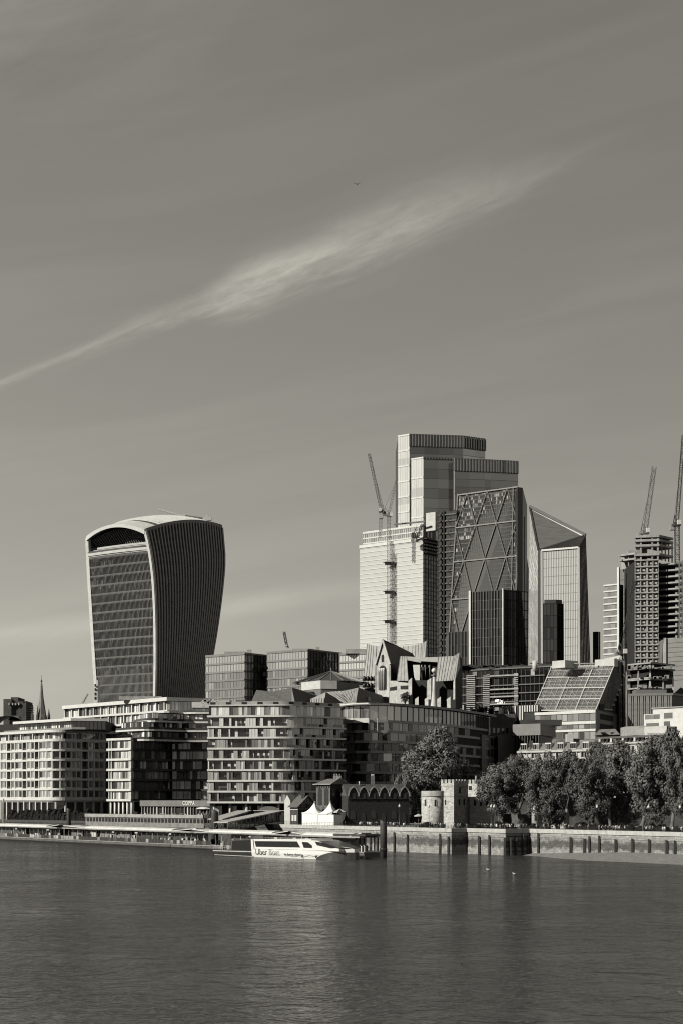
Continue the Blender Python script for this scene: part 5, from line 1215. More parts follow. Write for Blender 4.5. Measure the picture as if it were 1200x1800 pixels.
def right_middle():
    r = thing('steel_frame_site', 'half-built steel frame with trusses and bare decks near the right edge', 'construction site', (*P2(1140, 762), GZ))
    A = P2(1099, 770); B = P2(1143, 757); E = P2(1186, 770)
    for py in (1167, 1176, 1193, 1195, 1210):
        mb = MB(); mb.band([A, B, E] if py < 1190 else [A, B], -12, 0.2, PZ(py, 762) - 0.3, PZ(py, 762) + 0.4); mb.build('deck', CONC if py != 1176 else GREY, r)
    for px, top in ((1100, 1166), (1142, 1166), (1121, 1176), (1165, 1193)):
        p = P2(px, 759 if px != 1100 else 769); mb = MB(); mb.box(p.x - .35, p.x + .35, p.y - .4, p.y + .4, GZ, PZ(top, 762)); mb.build('column', CREAM if px == 1142 else CONC, r)
    mb = MB()
    for k in range(6): a = P2(1101 + k * 7, 768 - k * 1.6); mb.bar((a.x, a.y - .5, PZ(1176, 766)), (a.x + 2, a.y - .5, PZ(1167, 766)), 0.35); mb.bar((a.x + 2, a.y - .5, PZ(1167, 766)), (a.x + 4, a.y - .7, PZ(1176, 766)), 0.35)
    mb.build('truss', PALE, r)
    body(r, [A + Vector((1, 4)), B + Vector((0, 4)), E + Vector((0, 4)), E + Vector((0, 25)), A + Vector((0, 25))], GZ, PZ(1178, 766), DARKROOM, 'dark_floors')
    mb = MB(); a = P3(1160, 1193, 770); b_ = P3(1182, 1193, 765); mb.bar(a, b_, 0.5, 0.9); mb.bar(b_, b_ - Vector((0, 0, 5.6)), 0.8); mb.build('site_gantry', CREAM, r)
    rnd = random.Random(4); mb = MB()
    for k in range(40):
        p = P3(rnd.uniform(1102, 1180), rnd.choice((1176, 1193, 1210)), 757); w = rnd.uniform(.3, 1.2); mb.box(p.x - w, p.x + w, p.y, p.y + 1, p.z, p.z + rnd.uniform(.4, 1.8))
    mb.build('site_materials', CONC, r, 'stuff')
    C = P2(1181, 700); Lp = run(C, dirL(14), 1103.5); Rp = run(C, dirR(50), 1205)
    r = thing('pilastered_office', 'grey office with closely spaced vertical pilasters below the building site', 'office building', (*C, GZ))
    zt = PZ(1221, 700); body(r, quad_back(Lp, C, Rp), GZ, zt, DARK); ln = Line([Lp, C])
    for k in range(22): piece('pilaster', r, ln, ln.L * k / 22, ln.L * k / 22 + (0.5 if k % 3 else 0.75), 0.02, 0.6, GZ, zt, mat('pilaster_stone', 0.13, 0.8, 0.2, 0.5))
    for f in range(3):
        mb = MB(); mb.band([Lp, C], 0.02, 0.35, PZ(1236 + f * 16, 700) - 0.7, PZ(1236 + f * 16, 700) + 0.7); mb.build('spandrel', GREY, r)
        for k in range(22): piece('window', r, ln, ln.L * (k + .25) / 22, ln.L * (k + .95) / 22, 0.02, 0.15, PZ(1249 + f * 16, 700), PZ(1239 + f * 16, 700), glass('pilaster_glass', 0.02, 0.3, 0.1, 0.06, 'random', cut=0.6))
    mb = MB(); mb.band([Lp, C, Rp], -0.5, 0.75, zt - 0.4, zt + 0.6); mb.build('cornice', GREY, r)
    p = P2(1113, 712); q = P2(1171, 706); mb = MB(); mb.box(p.x, q.x, 706, 716, zt, PZ(1212.5, 706)); mb.build('roof_house', GREY, r)
    # white modern house block
    r = thing('white_modernist_block', 'white flat fronted block with square windows at the right edge', 'building', (*P2(1170, 650), GZ))
    a = P2(1131, 655); b_ = P2(1206, 640); ln = Line([a, b_]); t = (b_ - a).normalized()
    V0, V1 = PZ(1255, 650), PZ(1246, 650)
    mb = MB(); m1 = a.lerp(b_, 0.2); n = Vector((t.y, -t.x)); mb.wbox(a, t, n, 0, ln.L * .22, -16, 0, GZ, V0); mb.wbox(a, t, n, ln.L * .22, ln.L, -16, 0, GZ, V1); mb.build('walls', WHITE, r)
    for s0, s1, y0, y1 in ((0.03, 0.24, 1264, 1256), (0.24, 0.38, 1264, 1256), (0.48, 0.68, 1264, 1254), (0.06, 0.36, 1280, 1271), (0.48, 0.62, 1280, 1269)):
        piece('window', r, ln, s0 * ln.L, s1 * ln.L, -0.1, 0.08, PZ(y0, 650), PZ(y1, 650), glass('block_glass', 0.08, 0.2, 0.1, 0.06, 'random'))
    mb = MB(); mb.wbox(a, t, n, ln.L * .2, ln.L + 1, -17, 0.5, V1, V1 + 0.5); mb.build('roof_slab', CONC, r)
    for (x0, x1, y0, y1, Y, m, lab, nm) in ((1101, 1136, 1276, 1294, 625, CONC, 'grey rendered rooftop box left of the bright white one', 'rooftop_box'), (1138, 1173.5, 1276, 1294, 618, WHITE, 'bright white rooftop box above the trees at right', 'rooftop_box')):
        p = P2(x0, Y); q = P2(x1, Y); r = thing(nm, lab, 'building', (p.x, p.y, GZ)); mb = MB()
        mb.hexa([(p.x, Y + 3, GZ), (q.x, Y, GZ), (q.x + 1, Y + 12, GZ), (p.x, Y + 14, GZ), (p.x, Y + 3, PZ(y0 + 1, Y)), (q.x - 0.5, Y, PZ(y0, Y)), (q.x, Y + 12, PZ(y0, Y)), (p.x, Y + 14, PZ(y0 + 1, Y))]); mb.build('walls', m, r)
        mb = MB(); mb.box(p.x - .3, q.x + .2, Y - 1.0, Y + 1.0, PZ(y1 - 1, Y), PZ(y1 - 5, Y)); mb.build('plinth', CREAM, r)
        mb = MB(); mb.box(q.x, q.x + 4, Y + 2, Y + 10, GZ, PZ(y0 + 1, Y)); mb.build('dark_return', DARK, r)
    # grey flat-roofed block with dark fins
    r = thing('canted_grey_block', 'grey canted block over a dark finned storey', 'office building', (*P2(930, 640), GZ))
    a, b_, c = P2(901, 640), P2(949, 632), P2(976, 655); mb = MB(); mb.prism([a, b_, c, c + Vector((-4, 20)), a + Vector((2, 25))], PZ(1293, 636), PZ(1273, 636)); mb.build('upper_walls', GREY, r)
    mb = MB(); mb.prism([a + Vector((1, 1)), b_ + Vector((0, 1.5)), c + Vector((-1, 1)), c + Vector((-4, 20)), a + Vector((2, 25))], GZ, PZ(1293, 636)); mb.build('lower_walls', DARK, r)
    ln = Line([a, b_])
    for k in range(10): piece('fin', r, ln, ln.L * k / 10 + .2, ln.L * k / 10 + .55, -0.9, -0.1, PZ(1330, 636), PZ(1293.5, 636), GREYD)
    mb = MB(); q = P2(935, 650); mb.box(q.x - 5, q.x + 12, 648, 656, PZ(1273, 636), PZ(1266, 650)); mb.build('roof_house', GREYD, r)
    p = P2(973, 612); q = P2(1018, 606); mb = MB(); mb.box(p.x, q.x, 606, 618, GZ, PZ(1299, 608)); mb.build('annexe', CONCD, r)
    mb = MB(); p = P2(1000, 604); mb.box(p.x - 1.2, p.x + 1.4, 603, 606, PZ(1305, 604), PZ(1291, 604)); mb.build('chimney', CREAM, r)
right_middle()

def stone_row():
    """long stone fronted building with mansard dormers, and its pavilion"""
    r = thing('mansard_stone_building', 'long classical stone building with mansard roof and six white dormers', 'building', (*P2(970, 560), GZ))
    A = P2(910, 574); B = P2(1037, 552); ln = Line([A, B]); t = (B - A).normalized(); n = Vector((t.y, -t.x)); L_ = ln.L; ze = PZ(1320, 562); zr = PZ(1306, 562)
    body(r, [A, B, B + Vector((3, 14)), A + Vector((3, 14))], GZ, ze, STONE, 'walls')
    b = MB(); a0, b0 = A + n * .3, B + n * .3; a1, b1 = A - n * 2.4, B - n * 2.4; a2, b2 = A - n * 12, B - n * 12
    V = [(*a0, ze), (*b0, ze), (*b1, zr), (*a1, zr), (*a2, zr), (*b2, zr)]; b.faces(V, [(0, 1, 2, 3), (3, 2, 5, 4), (0, 3, 4), (1, 5, 2)]); b.build('mansard_roof', mat('mansard_slate', 0.1, 0.7, 0.3, 0.8), r)
    b = MB(); b.band([A, B], -0.2, 0.8, ze - 0.5, ze + 0.2); b.build('cornice', STONE, r); b = MB(); b.band([A, B], -0.1, 0.4, PZ(1334, 562) - .3, PZ(1334, 562) + .2); b.build('string_course', STONE, r)
    gm = glass('mansard_glass', 0.01, 0.12, 0.05, 0.05, 'random', cut=0.5)
    for k in range(6):
        s = L_ * (0.075 + k * 0.172); d = piece('dormer', r, ln, s - 1.3, s + 1.3, -2.2, -0.15, ze + 0.3, zr + 0.1, WHITE)
        for q in (-0.85, 0.0, 0.85): piece('pane', d, ln, s + q - 0.34, s + q + 0.34, -0.14, -0.05, ze + 0.7, zr - 0.35, gm)
    for k in range(1, 7):
        s = L_ * (0.075 + (k - 1) * 0.172)
        for q in (-1.2, 0, 1.2): piece('window', r, ln, s + q - 0.42, s + q + 0.42, 0.0, 0.06, PZ(1332, 562), PZ(1324.5, 562), gm); piece('window', r, ln, s + q - 0.42, s + q + 0.42, 0.0, 0.06, PZ(1349, 562), PZ(1339, 562), gm)
        for q in (-1.8, 1.8): piece('pilaster', r, ln, max(0, s + q - 0.2), s + q + 0.2, 0.02, 0.3, PZ(1334, 562), ze - .5, STONE)
    b = MB(); p = A.lerp(B, 0.16) - n * 1.2; b.box(p.x - .6, p.x + .6, p.y - .6, p.y + .6, ze, PZ(1301, 565)); b.build('chimney', BRICK, r)
    b = MB(); b.lathe(P2(903, 578), [(2.4, GZ), (2.4, PZ(1338, 576))] + [(2.4 * math.cos(a * math.pi / 12), PZ(1338, 576) + 2.4 * math.sin(a * math.pi / 12)) for a in range(1, 6)] + [(0.2, PZ(1338, 576) + 2.4)], 14); b.build('corner_dome', DARK, r)
    b = MB(); rings = []
    for k in range(9):
        a = math.pi * k / 8; q = A.lerp(B, 0.05) + t * (2.6 * (1 - math.cos(a)) - 1.5) + n * 1.0; rings.append([(*q, PZ(1335, 562)), (*q, PZ(1335, 562) + .2 + 2.0 * math.sin(a))])
    b.loft(rings, 0, .5, False, False, False); b.build('arched_pediment', STONE, r)
    # pavilion
    r = thing('arched_stone_pavilion', 'stone pavilion with an arched top window beside the mansard building', 'building', (*P2(1055, 552), GZ))
    A = P2(1037, 556); B = P2(1150, 536); ln = Line([A, B]); t = (B - A).normalized(); n = Vector((t.y, -t.x)); L_ = ln.L; zt = PZ(1308, 550)
    body(r, [A, B, B + Vector((3, 16)), A + Vector((3, 16))], GZ, zt, STONE, 'walls')
    b = MB(); b.wbox(A, t, n, 0, L_ * .165, -3, 0.5, GZ, PZ(1304, 552)); b.build('bay', STONE, r)
    w = 0.95; c = L_ * .085; zc = PZ(1313, 552); b = MB()
    pts = [(c - w, PZ(1325, 552)), (c + w, PZ(1325, 552)), (c + w, zc)] + [(c + w * math.cos(a * math.pi / 8), zc + w * math.sin(a * math.pi / 8)) for a in range(1, 8)] + [(c - w, zc)]
    fr = [Vector((*(A + t * s + n * 0.56), z)) for s, z in pts]; b.poly(fr); b.build('arched_window', DARKROOM, r, fix=False)
    b = MB()
    for a in range(8):
        a0_, a1_ = a * math.pi / 8, (a + 1) * math.pi / 8; p = A + t * (c + 1.3 * math.cos(a0_)) + n * .7; q = A + t * (c + 1.3 * math.cos(a1_)) + n * .7; b.bar((*p, zc + 1.3 * math.sin(a0_)), (*q, zc + 1.3 * math.sin(a1_)), 0.35)
    b.build('arch_moulding', STONE, r)
    for y0, y1 in ((1324, 1313), (1342, 1331)):
        for k in range(9): piece('window', r, ln, L_ * .2 + k * 1.55, L_ * .2 + k * 1.55 + 1.0, 0.0, 0.06, PZ(y0, 550), PZ(y1, 550), gm)
    for k in (0.03, 0.14): 
        for q in (0, ): piece('window', r, ln, L_ * k, L_ * k + 0.7, 0.5, 0.56, PZ(1342, 550), PZ(1331, 550), gm)
    b = MB(); b.band([A, B], -.2, 0.6, zt - .2, zt + .4); b.build('cornice', STONE, r); b = MB(); b.band([A, B], -.2, 0.62, PZ(1327, 550) - .2, PZ(1327, 550) + .2); b.build('string_course', STONE, r)
    # slate roof storey behind
    a, b_ = P2(1042, 575), P2(1143, 556); z0, z1 = PZ(1306, 566), PZ(1294, 566); b = MB(); b.prism([a, b_, b_ + Vector((2, 12)), a + Vector((2, 12))], GZ, z0 + .1); b.build('attic_walls', STONED, r)
    l2 = Line([a, b_]); t2 = (b_ - a).normalized(); n2 = Vector((t2.y, -t2.x)); b = MB(); b.faces([(*(a), z0), (*(b_), z0), (*(b_ - n2 * 2), z1), (*(a - n2 * 2), z1), (*(a - n2 * 10), z1), (*(b_ - n2 * 10), z1)], [(0, 1, 2, 3), (3, 2, 5, 4), (1, 5, 2), (0, 3, 4)]); b.build('slate_roof', SLATE, r)
    for k in range(13): piece('dormer_window', r, l2, l2.L * (.1 + k * .068), l2.L * (.1 + k * .068) + .8, -1.2, 0.1, z0 + .3, z0 + 1.7, DARKROOM if k % 3 else CREAM)
    a = P2(1050, 590); b_ = P2(1089, 586); b = MB(); zz, zy = PZ(1292, 588), PZ(1281.5, 588); b.hexa([(a.x, a.y, zz), (b_.x, b_.y, zz), (b_.x, b_.y + 9, zz), (a.x, a.y + 9, zz), (a.x + 1.6, a.y + 2, zy), (b_.x - 1.4, b_.y + 2, zy), (b_.x - 1.4, b_.y + 7, zy), (a.x + 1.6, a.y + 7, zy)]); b.build('pyramid_roof', mat('grey_slate', 0.08, 0.7, 0.3, 0.6), r)
    b = MB(); b.box(a.x + 2, b_.x - 2, a.y + 1, a.y + 8, GZ, zz); b.build('pyramid_walls', STONED, r)
    for px in (1060, 1076):
        p = P2(px, 588); b = MB(); b.box(p.x - .7, p.x + .7, p.y - .6, p.y + 2, PZ(1290, 588), PZ(1287.5, 588)); b.build('roof_light', DARKROOM, r)
stone_row()
# ------------------------------------------------------------------ the quayside flats
G_FLAT = glass('flat_window_glass', 0.014, 0.34, 0.06, 0.05, 'random', wob=0.02, cut=0.2, blind=0.6)
G_FLATP = glass('penthouse_glass', 0.02, 0.42, 0.06, 0.05, 'random', wob=0.02, cut=0.25, blind=0.85)
G_DEEP = glass('loggia_glass', 0.012, 0.08, 0.04, 0.05, 'random', wob=0.02, cut=0.6)
def offset(pts, d): return [p + n * d for p, n in mitre(pts)]

def left_flats():
    K = P2(84, 655); q = K.copy(); arc_ = []
    for i in range(8):
        a = 45 - (45 + 38) * (i + .5) / 8; q = q + Vector((math.cos(R(a)), -math.sin(R(a)))) * (9.0 / 8); arc_.append(q.copy())
    E1 = run(q, dirR(38), 160); pts = [run(K, dirL(45), -50), K] + arc_ + [E1, run(E1, dirR(48), 222)]
    r = thing('white_framed_flats', 'white framed riverside flats with square windows at the left edge', 'apartment building', (*K, GZ))
    z0, n, fh = 15.9, 6, 4.08; line = Line(pts); zT = z0 + n * fh
    back = [pts[-1] + Vector((0, 30)), pts[0] + Vector((0, 30))]
    mb = MB(); mb.prism(offset(pts, -1.7) + back, GZ, zT + 3.4); mb.build('core', DARKROOM, r)
    for f in range(n + 1):
        mb = MB(); z = z0 + f * fh; h = 0.55 if f else 0.8; mb.band(pts, -1.8, 0.35, z - h, z + 0.25 + (0.3 if f in (0, n) else 0)); mb.build('floor_slab', WHITE, r)
    cells = []; s = 0.4; rnd = random.Random(21); pat = [('l', 2.7), ('w', 2.5), ('w', 5.2), ('l', 2.7), ('w', 2.5), ('w', 2.5), ('l', 2.7), ('w', 5.0), ('w', 2.9), ('l', 2.9), ('w', 4.6), ('w', 4.2)]
    i = 5
    while s < line.L - 2.0:
        k, w = pat[i % len(pat)]; w = min(w, line.L - s - 0.2); cells.append((k, s, w)); s += w + 0.5; i += 1
    for (k, s, w) in cells:
        mb = MB(); p, t = line.at(s - 0.25); nn = Vector((t.y, -t.x)); mb.wbox(p, t, nn, -0.24, 0.24, -1.7, 0.22, z0, zT); mb.build('pier', WHITE, r)
        for f in range(n):
            za, zb = z0 + f * fh + 0.25, z0 + (f + 1) * fh - 0.55
            if k == 'l':
                piece('loggia_window', r, line, s, s + w, -1.65, -1.5, za, zb, G_DEEP)
                if rnd.random() < .4: piece('loggia_rail', r, line, s, s + w, -0.3, -0.22, za, za + 0.9, GREYD)
            else:
                piece('sill_panel', r, line, s, s + w, -1.6, -0.05, za, za + 0.45, WHITE)
                nn_ = 2 if w > 4 else 1
                for j in range(nn_):
                    piece('window', r, line, s + j * w / nn_ + 0.22, s + (j + 1) * w / nn_ - 0.22, -1.6, -0.22, za + 0.45, zb - 0.3, G_FLAT)
                    if nn_ == 2 and j: piece('window_post', r, line, s + w / 2 - 0.2, s + w / 2 + 0.2, -1.6, -0.08, za + 0.4, zb, WHITE)
                piece('head_panel', r, line, s, s + w, -1.6, -0.05, zb - 0.3, zb, WHITE)
                for e in (s, s + w - 0.2): piece('window_jamb', r, line, e, e + 0.2, -1.6, -0.1, za + .45, zb - 0.3, WHITE)
    # seventh floor and penthouse
    s = 0.0; i = 0
    while s < line.L - 1.5:
        w = rnd.choice((0.9, 1.3, 1.7)); piece('window', r, line, s + .06, min(s + w - .06, line.L), -1.55, -1.25, zT + 0.5, zT + 3.2, G_FLATP); s += w
    for k in range(int(line.L / 9)):
        p, t = line.at(3 + k * 9.0); nn = Vector((t.y, -t.x)); mb = MB(); mb.wbox(p, t, nn, -.3, .3, -.6, 0.1, zT, zT + 3.4); mb.build('column', WHITE, r)
    mb = MB(); mb.band(pts, -3, 0.6, zT + 3.2, zT + 4.3); mb.build('terrace_slab', WHITE, r)
    ph = [run(P2(128, 650), dirL(45), -40), P2(128, 650), run(P2(128, 650), dirR(15), 186)]
    mb = MB(); mb.prism(offset(ph, -1.2) + [ph[-1] + Vector((0, 25)), ph[0] + Vector((0, 25))], zT + 4, zT + 8.0); mb.build('penthouse_core', DARKROOM, r)
    l2 = Line(ph[:2]); s = l2.L * 0.42
    while s < l2.L - .6:
        w = rnd.choice((0.9, 1.2, 1.6)); piece('penthouse_window', r, l2, s + .05, min(s + w - .05, l2.L), -1.2, -0.9, zT + 4.4, zT + 7.7, G_FLATP); s += w
    l3 = Line(ph[1:]); s = 0.2
    while s < l3.L - .6:
        piece('penthouse_window', r, l3, s, s + 1.5, -1.2, -0.9, zT + 4.4, zT + 7.7, G_DEEP); s += 1.7
    sl = [run(P2(128, 650), dirL(45), 28), P2(128, 650), run(P2(128, 650), dirR(15), 190)]
    mb = MB(); mb.band(sl, -14, 1.6, zT + 7.8, zT + 8.9); mb.build('roof_slab', WHITE, r)
    mb = MB(); mb.band([run(P2(128, 650), dirL(45), 10), P2(128, 650), run(P2(128, 650), dirR(15), 150)], -1, 0.9, zT + 4.3, zT + 5.2); mb.build('glass_balustrade', glass('balustrade_glass', 0.1, 0.2, 0.12, 0.05), r)
    # ground storey
    gp = offset(pts, -0.6); gl = Line(gp); k = 0
    s = 1.0
    while s < gl.L - 3:
        piece('shopfront', r, gl, s + .5, s + 4.0, -1.1, -0.8, GZ + 2.5, z0 - 1.4, G_DEEP)
        mb = MB(); p, t = gl.at(s); nn = Vector((t.y, -t.x)); mb.wbox(p, t, nn, -.35, .35, -.8, 0.2, GZ, z0 - 1.0); mb.build('ground_column', CREAM, r); s += 4.4
    mb = MB(); mb.band(gp, -.6, 0.1, z0 - 1.5, z0 - .75); mb.build('ground_beam', CREAM, r)
    return pts
left_flats()

def back_penthouse():
    K = P2(295, 645); Lp = run(K, dirL(48), 113); Rp = run(K, dirR(28), 372); pts = [Lp, K, Rp]; zt = PZ(1226, 645)
    r = thing('white_slab_flats', 'long white slab roofed flats rising behind the prow shaped block', 'apartment building', (*K, GZ))
    mb = MB(); mb.prism(offset(pts, -1.0) + [Rp + Vector((0, 20)), Lp + Vector((0, 20))], GZ, zt - .6); mb.build('core', DARKROOM, r)
    mb = MB(); mb.band(pts, -16, 1.2, zt - 1.5, zt); mb.build('roof_slab', WHITE, r)
    rnd = random.Random(8); line = Line(pts)
    for f in range(5):
        z1 = zt - 1.4 - f * 4.6; z0 = z1 - 4.6
        mb = MB(); mb.band(pts, -1.2, 0.5, z0 - .1, z0 + .75); mb.build('floor_slab', WHITE, r)
        s = 0.2
        while s < line.L - .8:
            w = rnd.choice((1.0, 1.4, 1.9)); piece('window', r, line, s + .06, s + w - .06, -1.1, -.7, z0 + .75, z1 - .1, G_FLATP); s += w
    s = 0.3
    while s < Line([Lp, K]).L:
        p, t = line.at(s); nn = Vector((t.y, -t.x)); mb = MB(); mb.wbox(p, t, nn, -.3, .3, -.9, .15, zt - 24, zt - 1.4); mb.build('column', WHITE, r); s += 5.9
    mb = MB(); p = K.lerp(Lp, .2); mb.box(p.x - 12, p.x + 6, p.y + 6, p.y + 9, zt, zt + 1.6); mb.build('roof_house', CONC, r)
back_penthouse()

def prow_flats():
    P = P2(230, 588); Lp = run(P, dirL(42), 190.5); A = run(P, dirR(50), 301); B = run(A, dirL(6) * -1, 372)
    r = thing('prow_flats', 'flats with a bright glazed prow and a deep shaded courtyard', 'apartment building', (*P, GZ))
    low = [Lp, P, A, B]; z0 = PZ(1407, 588); fh = (PZ(1299, 588) - z0) / 6; zt = z0 + 6 * fh
    mb = MB(); mb.prism(offset(low, -1.5) + [B + Vector((0, 25)), Lp + Vector((8, 40))], z0 - .4, zt + .2); mb.build('core', DARKROOM, r)
    # bright prow
    l1 = Line([Lp, P]); rnd = random.Random(31)
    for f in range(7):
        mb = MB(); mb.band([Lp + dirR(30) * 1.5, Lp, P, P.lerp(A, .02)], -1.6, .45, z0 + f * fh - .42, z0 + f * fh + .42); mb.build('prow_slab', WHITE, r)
        mb = MB(); mb.band([P.lerp(A, .03), A, B], -1.6, .35, z0 + f * fh - .35, z0 + f * fh + .35); mb.build('floor_slab', mat('shaded_slab', 0.05, 0.8, 0.2, 0.5), r)  # courtyard slabs are a darker copy, their shade put into the colour
    l2 = Line([P, A]); l3 = Line([A, B]); PM = mat('flat_panel', 0.07, 0.7, 0.25, 0.6)
    for f in range(6):
        za, zb = z0 + f * fh + .45, z0 + (f + 1) * fh - .45
        s = .3
        while s < l1.L - .4:
            w = rnd.choice((.8, 1.1, 1.6)); w = min(w, l1.L - s); piece('prow_window', r, l1, s + .07, s + w - .07, -1.4, -.5, za, zb, G_FLATP); s += w
        piece('prow_panel', r, l1, l1.L - 1.5, l1.L - .1, -1.4, -.2, za, zb, CREAM)
        for sx in (.25, 1.7): piece('prow_post', r, l1, sx, sx + .35, -1.4, .1, za, zb, WHITE)
        s = .4
        while s < l2.L - 1:
            w = rnd.choice((1.2, 2.0, 3.0)); w = min(w, l2.L - s)
            piece('window' if rnd.random() < .6 else 'wall_panel', r, l2, s + .08, s + w - .08, -1.4, -.7, za, zb, G_FLAT if rnd.random() < .6 else PM); s += w
        s = .3
        while s < l3.L - 1:
            w = rnd.choice((1.2, 1.8, 2.6)); w = min(w, l3.L - s)
            q = rnd.random(); piece('window' if q < .7 else 'wall_panel', r, l3, s + .08, s + w - .08, -1.4, -.6, za, zb, G_FLAT if q < .7 else PM); s += w
    # upper storeys that sweep across
    for k, (py, x0) in enumerate(((1302, 226), (1284, 207), (1268, 239), (1251, 262))):
        c0 = P2(x0, 600 + k * 3); c1 = P2(max(x0 + 22, 246), 589 + k * 2.5); c2 = P2(max(x0 + 46, 278), 590 + k * 2.5); c3 = P2(318, 598 + k * 2); c4 = P2(345, 600 + k); c5 = P2(374, 600 + k)
        raw = [c0, c1, c2, c3, c4, c5]; pl = []
        for i in range(5):      # smooth sweep
            p0, p1, p2, p3 = raw[max(0, i - 1)], raw[i], raw[i + 1], raw[min(5, i + 2)]
            for j in range(4):
                u = j / 4; pl.append(0.5 * ((2 * p1) + (p2 - p0) * u + (2 * p0 - 5 * p1 + 4 * p2 - p3) * u * u + (3 * p1 - p0 - 3 * p2 + p3) * u ** 3))
        pl.append(c5); z = PZ(py, 592)
        mb = MB(); mb.band(pl, -3.0, .9, z - .3, z + .35); mb.build('sweeping_slab', WHITE if k else CREAM, r)
        if py > 1252:
            ins = offset(pl, -.8); ln = Line(ins); s = .2; zb = z + 3.5
            mb = MB(); mb.prism(offset(pl, -2.4) + [pl[-1] + Vector((0, 20)), pl[0] + Vector((6, 20))], z, zb); mb.build('storey_core', DARKROOM, r)
            while s < ln.L - .8:
                w = rnd.choice((.9, 1.2, 1.6, 2.2)); w = min(w, ln.L - s); piece('window', r, ln, s + .05, s + w - .05, -1.2, -.7, z + .35, zb - .35, G_FLATP if rnd.random() < .7 else G_DEEP); s += w
        if py > 1252:
            ins = offset(pl, .6); mb = MB(); mb.band(ins, 0, .06, z + .35, z + 1.25); mb.build('glass_balustrade', glass('rail_glass', 0.02, 0.04, 0.0, 0.05), r)
    # undercroft columns, restaurant front with its sign
    for k in range(6):
        p, t = l1.at(.6 + k * (l1.L - 1.0) / 5); nn = Vector((t.y, -t.x)); p = p - nn * .8; mb = MB(); mb.lathe(p, [(.45, GZ), (.45, z0 - .4)], 10); mb.build('undercroft_column', WHITE, r)
    mb = MB(); mb.prism([P2(236, 596), P2(300, 590), P2(372, 575), P2(372, 600), P2(240, 612)], GZ, z0 - .5); mb.build('undercroft', DARKROOM, r)
    rs = thing('restaurant_front', 'grey fascia restaurant with lettered sign and glazed terrace front', 'restaurant', (*P2(310, 570), GZ))
    a, b = P2(246, 585), P2(377, 552); t = (b - a).normalized(); nn = Vector((t.y, -t.x)); ln = Line([a, b]); zf0, zf1 = PZ(1418, 565), PZ(1407.5, 565)
    mb = MB(); mb.wbox(a, t, nn, 0, ln.L, -9, 0, zf0, zf1); mb.build('fascia', mat('fascia_grey', 0.10, 0.7, 0.2, 0.4), rs)
    mb = MB(); mb.wbox(a, t, nn, .2, ln.L - .2, -9, -1.0, GZ, zf0); mb.build('interior', DARKROOM, rs)
    for k in range(24): 
        s = ln.L * (k + .2) / 24
        if rnd.random() < .85: piece('glazing_post', rs, ln, s, s + rnd.choice((.2, .3, .6)), -.9, -.5, GZ + 2.0, zf0, CREAM if rnd.random() < .7 else GREY)
    for k in range(12): piece('planter', rs, ln, ln.L * k / 12 + .1, ln.L * (k + .93) / 12, 1.2, 1.9, GZ, GZ + 2.6, GREYD)
    p = run(a, t, 321.5) + nn * .12
    lettering('sign_lettering', 'COPPA', 2.1, mat('sign_white', .4, .6), rs, (p.x, p.y, PZ(1415.5, 562)), math.atan2(t.y, t.x), .06, .03, 1.12)
prow_flats()

